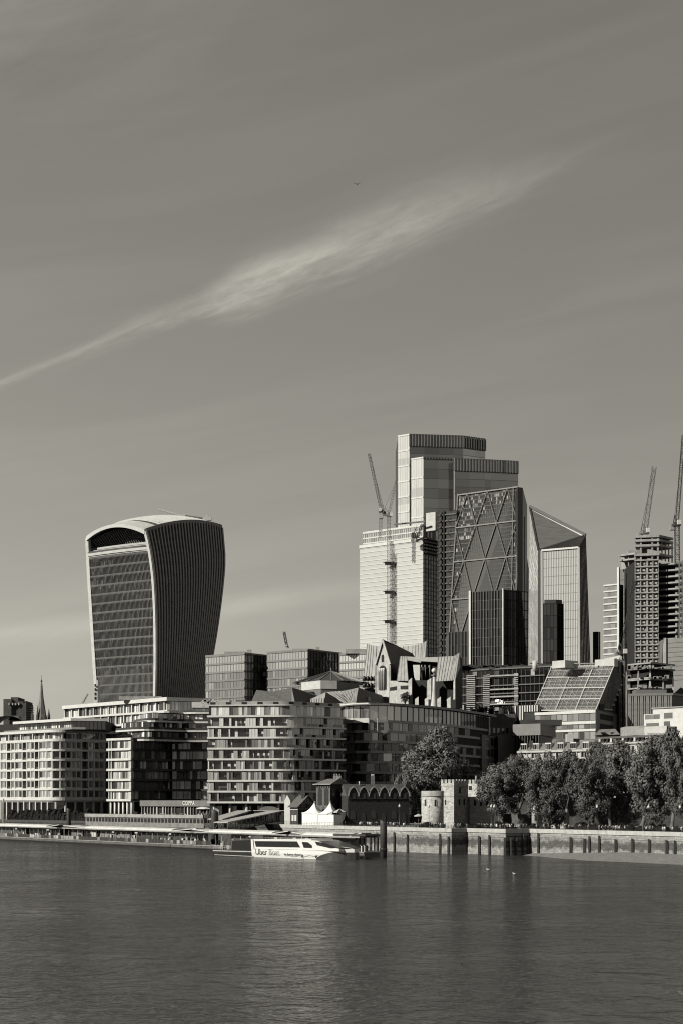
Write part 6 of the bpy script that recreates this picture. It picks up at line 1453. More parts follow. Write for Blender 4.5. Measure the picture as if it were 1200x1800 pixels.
def panel_flats():
    K = P2(484, 540); Lp = run(K, dirL(7), 364.5); q = K.copy(); pts = [Lp, K]
    for i in range(7): a = 7 - (7 + 37) * (i + .5) / 7; q = q + Vector((math.cos(R(a)), -math.sin(R(a)))) * (9.0 / 7); pts.append(q.copy())
    E = run(q, dirR(37), 607); pts.append(E); line = Line(pts); LF = Line(pts[:5]).L
    r = thing('screened_flats', 'rounded riverside flats with pale slabs, sliding screens and dark openings', 'apartment building', (*K, GZ))
    z0 = PZ(1411, 540); fh = (PZ(1259, 540) - z0) / 8; zt = z0 + 8 * fh
    mb = MB(); mb.prism(offset(pts, -1.5) + [E + Vector((-4, 20)), Lp + Vector((0, 25))], z0 - .3, zt); mb.build('core', DARKROOM, r)
    for f in range(9):
        mb = MB(); mb.band(pts, -1.6, .28, z0 + f * fh - .3, z0 + f * fh + .34); mb.build('floor_slab', WHITE, r)
    rnd = random.Random(77); SCR = [mat('pale_screen', 0.36, 0.7, 0.2, 0.8, stretch=(3, 3, .3)), mat('grey_screen', 0.2, 0.7, 0.25, 0.8, stretch=(3, 3, .3)), mat('taupe_screen', 0.09, 0.7, 0.25, 0.8, stretch=(3, 3, .3))]
    for f in range(8):
        za, zb = z0 + f * fh + .34, z0 + (f + 1) * fh - .3; s = .1; pale = f >= 6
        while s < line.L - .3:
            front = s < LF; op = rnd.random() < (.34 if front else .42); w = rnd.choice((1.5, 2.0, 2.6)) if op else rnd.choice((.55, .8, 1.1, 1.5)); w = min(w, line.L - s)
            if op:
                piece('opening', r, line, s + .05, s + w - .05, -1.45, -1.3, za, zb, G_DEEP)
                if rnd.random() < .75: piece('balcony_rail', r, line, s + .05, s + w - .05, -.18, -.12, za + .05, za + .95, glass('rail_glass', 0.02, 0.04, 0.0, 0.05))
                if rnd.random() < (.55 if front else .2): wq = min(w * .42, 1.2); piece('balcony_door', r, line, s + w - wq, s + w - .1, -1.28, -1.1, za, zb - .5, WHITE if rnd.random() < .7 else G_FLATP)
            elif front and not pale and rnd.random() < .55: piece('window', r, line, s + .05, s + w - .05, -1.2, -.3, za, zb, G_FLAT)
            else: piece('screen', r, line, s + .04, s + w - .04, -1.2, -.12 - .1 * rnd.random(), za, zb, SCR[0] if pale and rnd.random() < .75 else SCR[rnd.choice((1, 1, 2))])
            s += w
    # set-back top storey and roof
    tp = offset(pts, -2.2); tl = Line(tp); zp = zt + .3; z2 = PZ(1241, 545); mb = MB(); mb.prism(offset(tp, -.6) + [E + Vector((-6, 18)), Lp + Vector((1, 20))], zp, z2); mb.build('top_core', DARKROOM, r)
    s = 1.0
    while s < tl.L - .5:
        w = rnd.choice((1.3, 1.9, 2.6)); w = min(w, tl.L - s); piece('top_panel', r, tl, s, s + w - .06, -.5, -.1, zp, z2 - .1, SCR[0] if rnd.random() < .45 else (G_FLATP if rnd.random() < .6 else SCR[2])); s += w
    mb = MB(); mb.band(tp, -9, .5, z2 - .1, z2 + .35); mb.build('roof_slab', CREAM, r)
    ti = offset(pts, -3.2); mb = MB(); mb.band(ti, -6, 0, z2 + .35, z2 + 1.5); mb.build('roof_upstand', CONC, r)
    ul = Line(ti)
    for k in range(9): piece('clerestory', r, ul, ul.L * k / 9 + .4, ul.L * k / 9 + 2.2, .02, .1, z2 + .5, z2 + 1.3, DARKROOM)
    mb = MB(); p = P2(372, 556); mb.box(p.x - 7, p.x + 4, p.y, p.y + 6, z2, z2 + 2.0); mb.build('plant_house', CREAM, r)
    mb = MB(); p = P2(400, 556); mb.box(p.x - 6, p.x + 6, p.y + 2, p.y + 8, z2, z2 + 2.6); mb.build('plant_house', CREAM, r)
    mb = MB(); p = P2(424, 556); mb.box(p.x - 2, p.x + 3, p.y + 2, p.y + 8, z2, z2 + 2.7); mb.build('plant_screen', DARK, r)
    mb = MB()
    for k in range(34):
        p = P3(rnd.uniform(354, 410), rnd.uniform(1229, 1242), 552); w = rnd.uniform(.15, .7); mb.box(p.x - w, p.x + w, p.y, p.y + 1, p.z - rnd.uniform(.3, 1.6), p.z)
    mb.build('roof_plant', PALE, r, 'stuff')
    # ground storey
    gp = offset(pts, -2.0); gl = Line(gp)
    mb = MB(); mb.prism(offset(pts, -4) + [E + Vector((-4, 18)), Lp + Vector((0, 22))], GZ, z0 - .2); mb.build('ground_core', DARKROOM, r)
    for k in range(9):
        p, t = gl.at(2 + k * gl.L / 9); mb = MB(); mb.lathe(p, [(.4, GZ), (.4, z0 - .2)], 10); mb.build('ground_column', CREAM, r)
    for k in range(7):
        piece('shopfront', r, gl, 1.5 + k * 5.2, 4.5 + k * 5.2, -1.7, -1.5, GZ, z0 - 1.2, G_FLAT)
panel_flats()

st = thing('white_stair_tower', 'thin white stair tower with small openings left of the curved tower', 'tower', (*P2(168, 720), GZ))
p = P2(164.5, 720); q_ = P2(172, 720)
for i_, top in enumerate((1196, 1206, 1216)):
    mb = MB(); mb.box(p.x + (2 - i_) * .55, q_.x - .01 * i_, 720 - i_ * .3, 726, GZ, PZ(top, 720)); mb.build('stage', WHITE, st)
ln_ = Line([p, q_])
for k in range(4): piece('opening', st, ln_, .55, 1.35, .62, .75, PZ(1205 + k * 7.5, 720) - .7, PZ(1205 + k * 7.5, 720) + .6, DARKROOM)
# ------------------------------------------------------------------ old buildings on the quay
def gothic_arch_pts(w, h, n=6):
    """outline of a pointed arch, width w, height h, foot at 0"""
    pts = [(-w / 2, 0), (w / 2, 0)]; hs = h - w * .85
    for i in range(n + 1): a = i / n * math.pi / 3; pts.append((-w / 2 + w * math.cos(a), hs + w * math.sin(a)))
    for i in range(n, -1, -1): a = i / n * math.pi / 3; pts.append((w / 2 - w * math.cos(a), hs + w * math.sin(a)))
    return pts
def arch_plate(name, parent, A, t, n, s, z, w, h, o, m, d=.12):
    mb = MB(); pts = gothic_arch_pts(w, h); fr = [Vector((*(A + t * (s + u) + n * o), z + v)) for u, v in pts]; bk = [p - Vector((n.x, n.y, 0)) * d for p in fr]; k = len(fr)
    mb.faces(fr + bk, [tuple(range(k))] + [(i, (i + 1) % k, k + (i + 1) % k, k + i) for i in range(k)]); return mb.build(name, m, parent)

def pump_house():
    Lp, C, Rp = corner(581, 512, 556.5, 607, 40, 50); t = (C - Lp).normalized(); n = Vector((t.y, -t.x)); t2 = (Rp - C).normalized(); n2 = Vector((t2.y, -t2.x))
    r = thing('arched_brick_tower', 'squat brick tower with tall blind arches and overhanging tiled roof', 'building', (*C, GZ))
    ze = PZ(1379, 512); zr = PZ(1369, 512); fp = quad_back(Lp, C, Rp); W = (C - Lp).length; W2 = (Rp - C).length
    body(r, fp, GZ, ze, BRICKD, 'walls')
    mb = MB(); mb.wbox(Lp, t, n, 0, W, 0.02, .15, GZ, ze); mb.build('lit_brickwork', mat('pale_brick', 0.075, .9, .35, 1.5), r)  # paler brick on the sunny face, the light put into the colour
    for k in (.27, .73): arch_plate('arched_recess', r, Lp, t, n, W * k, PZ(1416, 512), W * .3, PZ(1384, 512) - PZ(1416, 512), .2, BRICKD)
    for k in range(6): mb = MB(); mb.wbox(Lp, t, n, W * (k + .25) / 6, W * (k + .6) / 6, .1, .3, ze - 1.2, ze - .2); mb.build('corbel', DARK, r)
    for k in (.2, .5, .8): arch_plate('window', r, C, t2, n2, W2 * k, PZ(1400, 515), 1.3, 2.6, .05, G_DEEP); arch_plate('window', r, C, t2, n2, W2 * k, PZ(1425, 515), 1.3, 2.6, .05, G_DEEP)
    ex = inset(fp, -1.2); m1, m2 = (ex[0] + ex[3]) / 2, (ex[1] + ex[2]) / 2; ra, rb = m1.lerp(m2, .3), m1.lerp(m2, 1.0)
    mb = MB(); V = [(*ex[0], ze), (*ex[1], ze), (*ex[2], ze), (*ex[3], ze), (*ra, zr), (*rb, zr)]
    mb.faces(V, [(0, 1, 5, 4), (1, 2, 5), (2, 3, 4, 5), (3, 0, 4), (3, 2, 1, 0)]); mb.build('roof', mat('clay_tile', .09, .85, .35, 2.0), r)
    mb = MB(); mb.bar((*ex[1], ze), (*rb, zr + .15), .3); mb.bar((*ex[2], ze), (*rb, zr + .15), .3); mb.bar((*ex[0], ze), (*ex[1], ze), .3); mb.build('eaves_boards', CONC, r)
    for k in range(3):
        p = P2(588 + k * 4.6, 520); mb = MB(); mb.box(p.x - .38, p.x + .38, p.y - .4, p.y + .4, zr - 1, PZ(1364, 520)); mb.lathe(p, [(.2, PZ(1364, 520)), (.24, PZ(1361, 520))], 8); mb.build('chimney', STONED, r)
pump_house()

def gothic_row():
    A = P2(611, 508); t = dirR(20); n = Vector((t.y, -t.x)); B = run(A, t, 719); L_ = (B - A).length
    r = thing('pointed_gable_row', 'dark brick gothic row with six pale edged pointed gables', 'building', (*A, GZ))
    ze = PZ(1400, 515); zg = PZ(1384.5, 515)
    body(r, [A, B, B + Vector((-3, 9)), A + Vector((-3, 9))], GZ, ze, BRICKD, 'walls')
    mb = MB(); a, b = A - n * 1.0, B - n * 1.0; c, d = A - n * 5, B - n * 5; e, f = A - n * 9, B - n * 9; zr = PZ(1379, 515)
    mb.faces([(*a, ze), (*b, ze), (*d, zr), (*c, zr), (*e, ze), (*f, ze)], [(0, 1, 2, 3), (3, 2, 5, 4), (1, 5, 2), (0, 3, 4)]); mb.build('roof', SLATE, r)
    w = L_ * .163
    for k in range(6):
        s = L_ * (.085 + k * .166)
        g = arch_plate('gable', r, A, t, n, s, ze - 1.0, w, zg - ze + 1.0, .25, BRICKD, 2.0)
        arch_plate('window', g, A, t, n, s, ze - .9, w * .36, (zg - ze) * .7, .33, mat('row_window', .035, .5, .3, 1.0))
        pts = gothic_arch_pts(w * 1.02, zg - ze + 1.1)[2:]; mb = MB()
        for i in range(len(pts) - 1):
            p = A + t * (s + pts[i][0]) + n * .4; q = A + t * (s + pts[i + 1][0]) + n * .4; mb.bar((*p, ze - 1.0 + pts[i][1]), (*q, ze - 1.0 + pts[i + 1][1]), .3, .3)
        mb.build('barge_board', mat('barge_paint', .2, .7, .2, 1.0), g)
        mb = MB(); p = A + t * s; q = p - n * 5; mb.faces([(*(p - t * w / 2), ze), (*(p + t * w / 2), ze), (*p, zg - .1), (*(q), zg - .1)], [(0, 2, 3), (2, 1, 3)]); mb.build('gable_roof', SLATE, g, fix=False)
        arch_plate('door', r, A, t, n, s, GZ + 1, 1.3, 3.2, .08, mat('row_door', .03, .6, .3, 1.0)) if k % 2 else arch_plate('window', r, A, t, n, s, GZ + 2.2, 1.6, 2.8, .08, mat('row_window', .035, .5, .3, 1.0))
    mb = MB(); p = P2(654.5, 521); mb.box(p.x - .65, p.x + .65, p.y - .6, p.y + .6, ze, PZ(1365, 521)); mb.build('chimney', mat('pale_brick', .075), r)
    for k in (-.35, 0, .35): mb = MB(); mb.lathe((p.x + k, p.y), [(.14, PZ(1365, 521)), (.17, PZ(1361.5, 521))], 8); mb.build('chimney_pot', CREAM, r)
    mb = MB(); p = P2(631, 514); mb.lathe(p, [(.16, zr - .4), (.2, PZ(1374, 514))], 8); mb.build('chimney_pot', WHITE, r)
gothic_row()

def cottage():
    Lp, C, Rp = corner(524, 530, 510, 555, 42, 40); t = (C - Lp).normalized(); n = Vector((t.y, -t.x)); t2 = (Rp - C).normalized(); n2 = Vector((t2.y, -t2.x)); W2 = (Rp - C).length; W = (C - Lp).length
    r = thing('half_timbered_cottage', 'small half-timbered cottage with steep tiled roof and brick chimney', 'cottage', (*C, GZ))
    ze = PZ(1416, 530); zr = PZ(1399, 532); zm = PZ(1424, 530)
    body(r, quad_back(Lp, C, Rp), GZ, ze, mat('cottage_brick', .04, .9, .4, 2.0), 'walls')
    mb = MB(); mid = C.lerp(Rp, .5); mb.faces([(*(C + n2 * .06), zm), (*(Rp + n2 * .06), zm), (*(Rp + n2 * .06), ze), (*(mid + n2 * .06), zr), (*(C + n2 * .06), ze)], [(0, 1, 2, 3, 4)]); mb.build('gable_plaster', mat('shaded_plaster', .13, .8, .2, 1.0), r, fix=False)  # gable plaster greyed, its shade put into the colour
    mb = MB(); mb.wbox(Lp, t, n, .1, W, .02, .08, zm, ze); mb.build('lit_plaster', WHITE, r)  # whiter plaster on the sunny side, the light put into the colour
    mb = MB(); P = lambda k, z: Vector((*(C + t2 * (W2 * k) + n2 * .12), z))
    for k in (0.0, .17, .34, .5, .66, .83, 1.0):
        top = ze + (zr - ze) * (1 - abs(k - .5) * 2); mb.bar(P(k, zm), P(k, top), .14)
    for z in (zm, ze, zm + (ze - zm) * .5): mb.bar(P(0, z), P(1, z), .16)
    for a, b in ((.0, .17), (1.0, .83), (.34, .5), (.66, .5)): mb.bar(P(a, zm), P(b, ze), .12)
    mb.build('timber_frame', DARK, r)
    mb = MB(); p = P(.42, zm + .9); q = P(.58, zm + .9); mb.wbox(C, t2, n2, W2 * .4, W2 * .6, .05, .16, zm + .8, zm + 2.1); mb.build('window', G_DEEP, r)
    back = dirL(42) * (W + 1.0); ov = 1.0
    e0 = C - t2 * ov + n2 * .8; e1 = Rp + t2 * ov + n2 * .8; rd = mid + n2 * .8; dz = (zr - ze) * .22; bk = Vector((back.x, back.y))
    mb = MB(); V = [(*e0, ze - dz), (*rd, zr), (*e1, ze - dz), (*(e0 + bk), ze - dz), (*(rd + bk), zr), (*(e1 + bk), ze - dz)]
    mb.faces(V, [(0, 1, 4, 3), (1, 2, 5, 4)]); mb.build('roof', mat('cottage_tile', .07, .85, .4, 2.0), r, fix=False)
    mb = MB(); p = rd + bk * .35 - t2 * .8; mb.box(p.x - .5, p.x + .5, p.y - .5, p.y + .5, ze, PZ(1377, 532)); mb.lathe(p, [(.35, PZ(1377, 532)), (.3, PZ(1374, 532))], 8); mb.build('chimney', mat('cottage_brick', .04), r)
    for k in (.25, .6): piece('window', r, Line([Lp, C]), W * k, W * k + .9, .02, .14, GZ + 1.2, GZ + 3.2, WHITE)
    # small white kiosk front with arched pediment on the pier approach
    k_ = thing('lean_to_gable', 'narrow white gabled house end left of the half-timbered cottage', 'building', (*P2(506, 536), GZ)); p = P2(506, 536); mb = MB(); h = PZ(1408, 536)
    mb.faces([(p.x - 1.2, p.y + .4, GZ), (p.x + .9, p.y - .4, GZ), (p.x + .9, p.y - .4, h), (p.x - .2, p.y, PZ(1398, 536)), (p.x - 1.2, p.y + .4, h), (p.x + 1.5, p.y + 6, GZ), (p.x + 3.2, p.y + 5, GZ), (p.x + 3.2, p.y + 5, h), (p.x + 2.2, p.y + 5.5, PZ(1398, 536)), (p.x + 1.5, p.y + 6, h)], [(0, 1, 2, 3, 4), (1, 6, 7, 2), (5, 0, 4, 9), (2, 7, 8, 3), (3, 8, 9, 4)]); mb.build('walls', WHITE, k_)
cottage()

def castle():
    r = thing('round_tower', 'sunlit pale round stone tower with small windows behind the river wall', 'tower', (*P2(759.5, 462), GZ)); c = P2(759.5, 462); rad = 3.28; zt = PZ(1391, 462); zb = PZ(1400, 462)
    CS = mat('castle_stone', 0.27, 0.9, 0.5, 0.9, bump=.6, stretch=(1, 1, 1.8))
    mb = MB(); mb.lathe(c, [(rad * 1.05, GZ - .1), (rad, GZ + 2), (rad, zb - .15)], 28); mb.build('drum', CS, r)
    mb = MB(); mb.lathe(c, [(rad * 1.0, zb - .15), (rad * 1.045, zb - .1), (rad * 1.045, zb + .15), (rad * 1.0, zb + .2), (rad * 1.02, zt), (rad * .85, zt + .05), (rad * .85, zt - .5)], 28); mb.build('parapet', mat('castle_parapet', 0.22, .9, .35, .7), r)
    for a in (228, 282, 330):
        d = Vector((math.cos(R(a)), math.sin(R(a)))); tt = Vector((-d.y, d.x)); w = arch_plate('window', r, c + d * rad, tt, d, 0, PZ(1417, 462), .5, 1.9, .06, DARKROOM)
        mb = MB(); p = c + d * (rad + .03)
        for s in (-.36, .36): mb.wbox(c + d * rad, tt, d, s - .09, s + .09, -.05, .12, PZ(1417, 462), PZ(1407, 462))
        mb.build('window_surround', CS, r)
    Lp, C, Rp = corner(797, 470, 774.5, 822, 42, 48); t = (C - Lp).normalized(); n = Vector((t.y, -t.x)); t2 = (Rp - C).normalized(); n2 = Vector((t2.y, -t2.x))
    r = thing('square_castle_tower', 'square battlemented stone tower, left side bright, right side in shade', 'tower', (*C, GZ)); zt = PZ(1377, 470); zc = PZ(1370.5, 470)
    fp = quad_back(Lp, C, Rp); body(r, fp, GZ, zt, CS, 'walls')
    def merlons(line, z0, z1, w=.85, g=.55):
        s = 0
        while s < line.L - .3: piece('merlon', r, line, s, min(s + w, line.L), -.5, .08, z0, z1, CS); s += w + g
    loop = [fp[3], fp[0], fp[1], fp[2], fp[3]]
    for i in range(4): merlons(Line([loop[i], loop[i + 1]]), zt, zc)
    mb = MB(); mb.band([Lp, C, Rp], -.1, .16, PZ(1381.5, 470) - .12, PZ(1381.5, 470) + .15); mb.build('string_course', CS, r); mb = MB(); mb.band([Lp, C, Rp], -.1, .12, PZ(1399.5, 470) - .12, PZ(1399.5, 470) + .12); mb.build('string_course', CS, r)
    W = (C - Lp).length; W2 = (Rp - C).length
    arch_plate('window', r, Lp, t, n, W * .35, PZ(1415.5, 470), .5, 1.7, .05, DARKROOM)
    for k, py in ((.42, 1395), (.38, 1416), (.72, 1416)): arch_plate('window', r, C, t2, n2, W2 * k, PZ(py, 472), .8, 2.0, .05, DARKROOM)
    # gatehouse range to the right
    r2 = thing('castle_gatehouse', 'lower battlemented castle range joining the square tower beneath the trees', 'castle', (*Rp, GZ)); A = Rp + Vector((.5, -1)); B = run(A, dirR(25), 868); zz = PZ(1401, 475)
    body(r2, [A, B, B + Vector((0, 8)), A + Vector((-2, 8))], GZ, zz, CS, 'walls'); t3 = (B - A).normalized(); n3 = Vector((t3.y, -t3.x))
    for k in (.2, .45, .7): arch_plate('window', r2, A, t3, n3, (B - A).length * k, PZ(1417, 478), .8, 2.0, .05, DARKROOM)
    L2, C2, R2 = corner(838, 488, 817, 852, 42, 48); fp = quad_back(L2, C2, R2); body(r2, fp, GZ, PZ(1378, 488), CS, 'turret')
    loop = [fp[3], fp[0], fp[1], fp[2], fp[3]]; r_, r = r, r2
    def mer2(line, z0, z1):
        s = 0
        while s < line.L - .3: piece('merlon', r2, line, s, min(s + .85, line.L), -.5, .08, z0, z1, CS); s += 1.4
    for i in range(4): mer2(Line([loop[i], loop[i + 1]]), PZ(1378, 488), PZ(1371, 488))
    mb = MB(); p = P2(836, 487); mb.lathe(p, [(.35, PZ(1378, 487)), (.3, PZ(1364, 487))], 8); mb.build('chimney', STONED, r2)
    mb = MB(); p = C2.lerp(L2, .35) ; q = Vector((-math.sin(R(42)), -math.cos(R(42)))) * .1; mb.wbox(L2, (C2 - L2).normalized(), q.normalized(), 1.4, 2.6, .02, .1, PZ(1389, 488), PZ(1382, 488)); mb.build('window', DARKROOM, r2)
    # long curtain wall under the trees
    w = thing('castle_curtain_wall', 'old stone curtain wall in the shade behind the plane trees', 'castle wall', (*P2(1000, 520), GZ)); w['kind'] = 'thing'
    a = P2(838, 520); b = run(a, D56.normalized() * .0 + Vector((math.cos(R(20)), -math.sin(R(20)))), 1260); WS = mat('curtain_stone', .035, .95, .5, .6)
    mb = MB(); mb.band([a, b], -2, 0, GZ, PZ(1403, 515)); mb.build('wall', WS, w)
    ln = Line([a, b]); s = 0
    while s < ln.L: piece('merlon', w, ln, s, s + 1.4, -.6, .0, PZ(1403, 515), PZ(1397, 515), WS); s += 2.3
    mb = MB(); mb.band([a + Vector((4, -30)), P2(938, 466)], -1, 0, GZ, PZ(1432, 470)); mb.build('low_wall', mat('low_wall_stone', .06, .9, .3, .6), w)
    # white little turret and ruin between trunks
    r = thing('white_turret', 'small bright white turret with arched window between the tree trunks', 'tower', (*P2(942, 452), GZ)); c = P2(942, 452)
    mb = MB(); mb.lathe(c, [(1.35, GZ), (1.35, PZ(1423, 452)), (1.5, PZ(1422, 452)), (.1, PZ(1413, 452))], 14); mb.build('drum', WHITE, r)
    d = Vector((-.3, -.95)).normalized(); arch_plate('window', r, c + d * 1.33, Vector((-d.y, d.x)), d, 0, PZ(1443, 452), .55, 1.8, .08, DARKROOM)
    r = thing('ruined_stone_house', 'roofless rubble stone house with pale corner between the tree trunks', 'building', (*P2(970, 462), GZ)); a, b = P2(950, 466), P2(992, 452)
    mb = MB(); mb.band([a, b, b + Vector((2, 5))], -1, 0, GZ, PZ(1428, 460)); mb.build('walls', CS, r); mb = MB(); p = a.lerp(b, .28); mb.box(p.x - .35, p.x + .35, p.y - .7, p.y, GZ, PZ(1424, 460)); mb.build('quoin', CREAM, r)
castle()

def marquee(label, x0, x1, Y, ytop, yeave, group='white peaked marquees'):
    r = thing('marquee_tent', label, 'tent', (*P2((x0 + x1) / 2, Y), GZ), group); C = P2(x1, Y); Lp = run(C, dirL(28), x0); t = (C - Lp).normalized(); w = (C - Lp).length; nb = Vector((-t.y, t.x)); ze = PZ(yeave, Y); zt = PZ(ytop, Y)
    CN = mat('canvas', .56, .8, .06, .5); c = (Lp + C) / 2 + nb * w / 2; rings = []
    sq = [Lp, C, C + nb * w, Lp + nb * w]
    for k in range(8):
        u = k / 7; f = (1 - u) ** 1.0; z = ze + (zt - ze) * (u ** 1.7); f = 1 - u ** .8 * .985
        ring = []
        for i in range(4):
            for j in range(3): p = sq[i].lerp(sq[(i + 1) % 4], j / 3); ring.append((*(c + (p - c) * f * 1.04), z))
        rings.append(ring)
    mb = MB(); mb.loft(rings, 0, .5, True, True); mb.build('peaked_roof', CN, r)
    mb = MB(); mb.band([Lp, C], -.08, 0, GZ + .2, ze); mb.build('front_wall', CN, r); mb = MB(); mb.band([C, C + nb * w], -.08, 0, GZ + .2, ze); mb.build('side_wall', CN, r)
    mb = MB(); mb.band([Lp, C, C + nb * w], .02, .16, ze - .35, ze + .05); mb.build('valance', CN, r)
    mb = MB(); mb.lathe(c, [(.1, zt - .3), (.07, zt + .5)], 6); mb.build('finial', CN, r)
marquee('white peaked marquee, left one of the two by the cottage', 531, 559, 508, 1411.5, 1429); marquee('white peaked marquee, right one with its shaded side showing', 559.5, 587, 503, 1411, 1430)

def parasol(label, px, py_top, Y, rad, m, group='parasols on the quay', stripe=False):
    r = thing('parasol', label, 'parasol', (*P2(px, Y), GZ), group); c = P2(px, Y); zt = PZ(py_top, Y); n = 10; zb = zt - rad * .42; mb = MB()
    for k in range(n):
        a0, a1 = 2 * math.pi * k / n, 2 * math.pi * (k + 1) / n; p = (c.x + rad * math.cos(a0), c.y + rad * math.sin(a0), zb); q = (c.x + rad * math.cos(a1), c.y + rad * math.sin(a1), zb)
        mb.poly([p, q, (c.x, c.y, zt)], k % 2 if stripe else 0); mb.poly([p, q, (q[0], q[1], zb - .25), (p[0], p[1], zb - .25)], k % 2 if stripe else 0)
    mb.build('canopy', [m, DARK], r, fix=False); mb = MB(); mb.lathe(c, [(.05, GZ), (.05, zt)], 6); mb.build('pole', MID, r)
parasol('pale square-shouldered parasol over the pier entrance', 370, 1411, 560, 5.0, WHITE); parasol('black and white striped parasol beside the marquees', 597, 1422, 496, 2.4, CREAM, stripe=True)
parasol('second striped parasol, nearer the marquees', 587, 1426, 498, 2.2, CREAM, stripe=True); parasol('small pale parasol at the restaurant terrace end', 350, 1419, 568, 2.2, CREAM)
parasol('little parasol left of the round stone tower', 735, 1431, 462, 1.3, CREAM)
# ------------------------------------------------------------------ plane trees
def leaf_material(name, v):
    m = bpy.data.materials.new(name); m.use_nodes = True; nt = m.node_tree; N = nt.nodes; L = nt.links; N.clear()
    out = N.new('ShaderNodeOutputMaterial'); mix = N.new('ShaderNodeMixShader'); mix.inputs[0].default_value = 0.18; L.new(mix.outputs[0], out.inputs[0])
    di = N.new('ShaderNodeBsdfPrincipled'); di.inputs['Roughness'].default_value = 0.8; di.inputs['Specular IOR Level'].default_value = 0.05; tr = N.new('ShaderNodeBsdfTranslucent')
    at = N.new('ShaderNodeAttribute'); at.attribute_name = 'tone'; oi = N.new('ShaderNodeObjectInfo')
    mr = N.new('ShaderNodeMapRange'); mr.inputs['To Min'].default_value = v * .55; mr.inputs['To Max'].default_value = v * 1.5; L.new(at.outputs['Fac'], mr.inputs['Value'])
    m2 = N.new('ShaderNodeMapRange'); m2.inputs['To Min'].default_value = .8; m2.inputs['To Max'].default_value = 1.2; L.new(oi.outputs['Random'], m2.inputs['Value'])
    mu = N.new('ShaderNodeMath'); mu.operation = 'MULTIPLY'; L.new(mr.outputs[0], mu.inputs[0]); L.new(m2.outputs[0], mu.inputs[1])
    L.new(mu.outputs[0], di.inputs['Base Color']); L.new(mu.outputs[0], tr.inputs['Color']); L.new(di.outputs[0], mix.inputs[1]); L.new(tr.outputs[0], mix.inputs[2])
    return m
HEDGE = leaf_material('hedge_leaves', 0.012)
LEAVES = leaf_material('plane_tree_leaves', 0.068)
BARK = mat('plane_bark', 0.09, .85, .5, 1.5, stretch=(1, 1, .4))
def crown_mesh(seed, rx, rz, nclump=240, nleaf=110, leaf=.56):
    """leaf-sized faces in uneven clumps through the crown's volume; rx half width, rz half height, centred on 0"""
    rnd = random.Random(seed); V = []; Fc = []; T = []; NV = []; centres = []
    lobes = [(Vector((rnd.gauss(0, .42) * rx, rnd.gauss(0, .42) * rx, rnd.uniform(-.55, .6) * rz)), rnd.uniform(.36, .6)) for _ in range(9)] + [(Vector((0, 0, .35 * rz)), .6), (Vector((0, 0, -.1 * rz)), .62)]
    while len(centres) < nclump:
        c, k = rnd.choice(lobes); d = Vector((rnd.gauss(0, 1), rnd.gauss(0, 1), rnd.gauss(0, 1))).normalized(); p = c + Vector((d.x * rx, d.y * rx, d.z * rz)) * (k * rnd.uniform(.55, 1.0))
        e = (p.x / rx) ** 2 + (p.y / rx) ** 2 + (p.z / rz) ** 2
        if e < 1.1 and p.z > -rz * .95: centres.append(p)
    for c in centres:
        r = rnd.uniform(.8, 2.0) * rx / 9.0; ct = rnd.random(); n = int(nleaf * rnd.uniform(.6, 1.2))
        for _ in range(n):
            d = Vector((rnd.gauss(0, 1), rnd.gauss(0, 1), rnd.gauss(0, 1) * .8)).normalized(); p = c + d * (r * rnd.uniform(.45, 1.05) ** .7)
            nv = (d + Vector((rnd.gauss(0, .38), rnd.gauss(0, .38), .3 + rnd.gauss(0, .3)))).normalized()
            a = nv.cross(Vector((rnd.gauss(0, 1), rnd.gauss(0, 1), rnd.gauss(0, 1)))).normalized(); b = nv.cross(a); s = leaf * rnd.uniform(.55, 1.15)
            i = len(V); V += [p + a * s * .6, p + b * s * .42 + a * .1 * s, p - a * s * .55, p - b * s * .42]; sh = (d * .62 + Vector((p.x / rx, p.y / rx, p.z / rz)) * .35 + nv * .3).normalized(); NV += [sh, sh, sh, sh]; Fc.append((i, i + 1, i + 2, i + 3)); T.append(min(1, max(0, .5 * ct + .5 * rnd.random())))
    me = bpy.data.meshes.new('crown'); me.from_pydata([tuple(v) for v in V], [], Fc); me.materials.append(LEAVES)
    at = me.attributes.new('tone', 'FLOAT', 'FACE'); at.data.foreach_set('value', T); me.polygons.foreach_set('use_smooth', [True] * len(Fc)); me.update(); me.normals_split_custom_set_from_vertices(NV); return me, centres
CROWNS = [crown_mesh(s, 9.0, 9.5) for s in (3, 14, 25, 36, 47)]
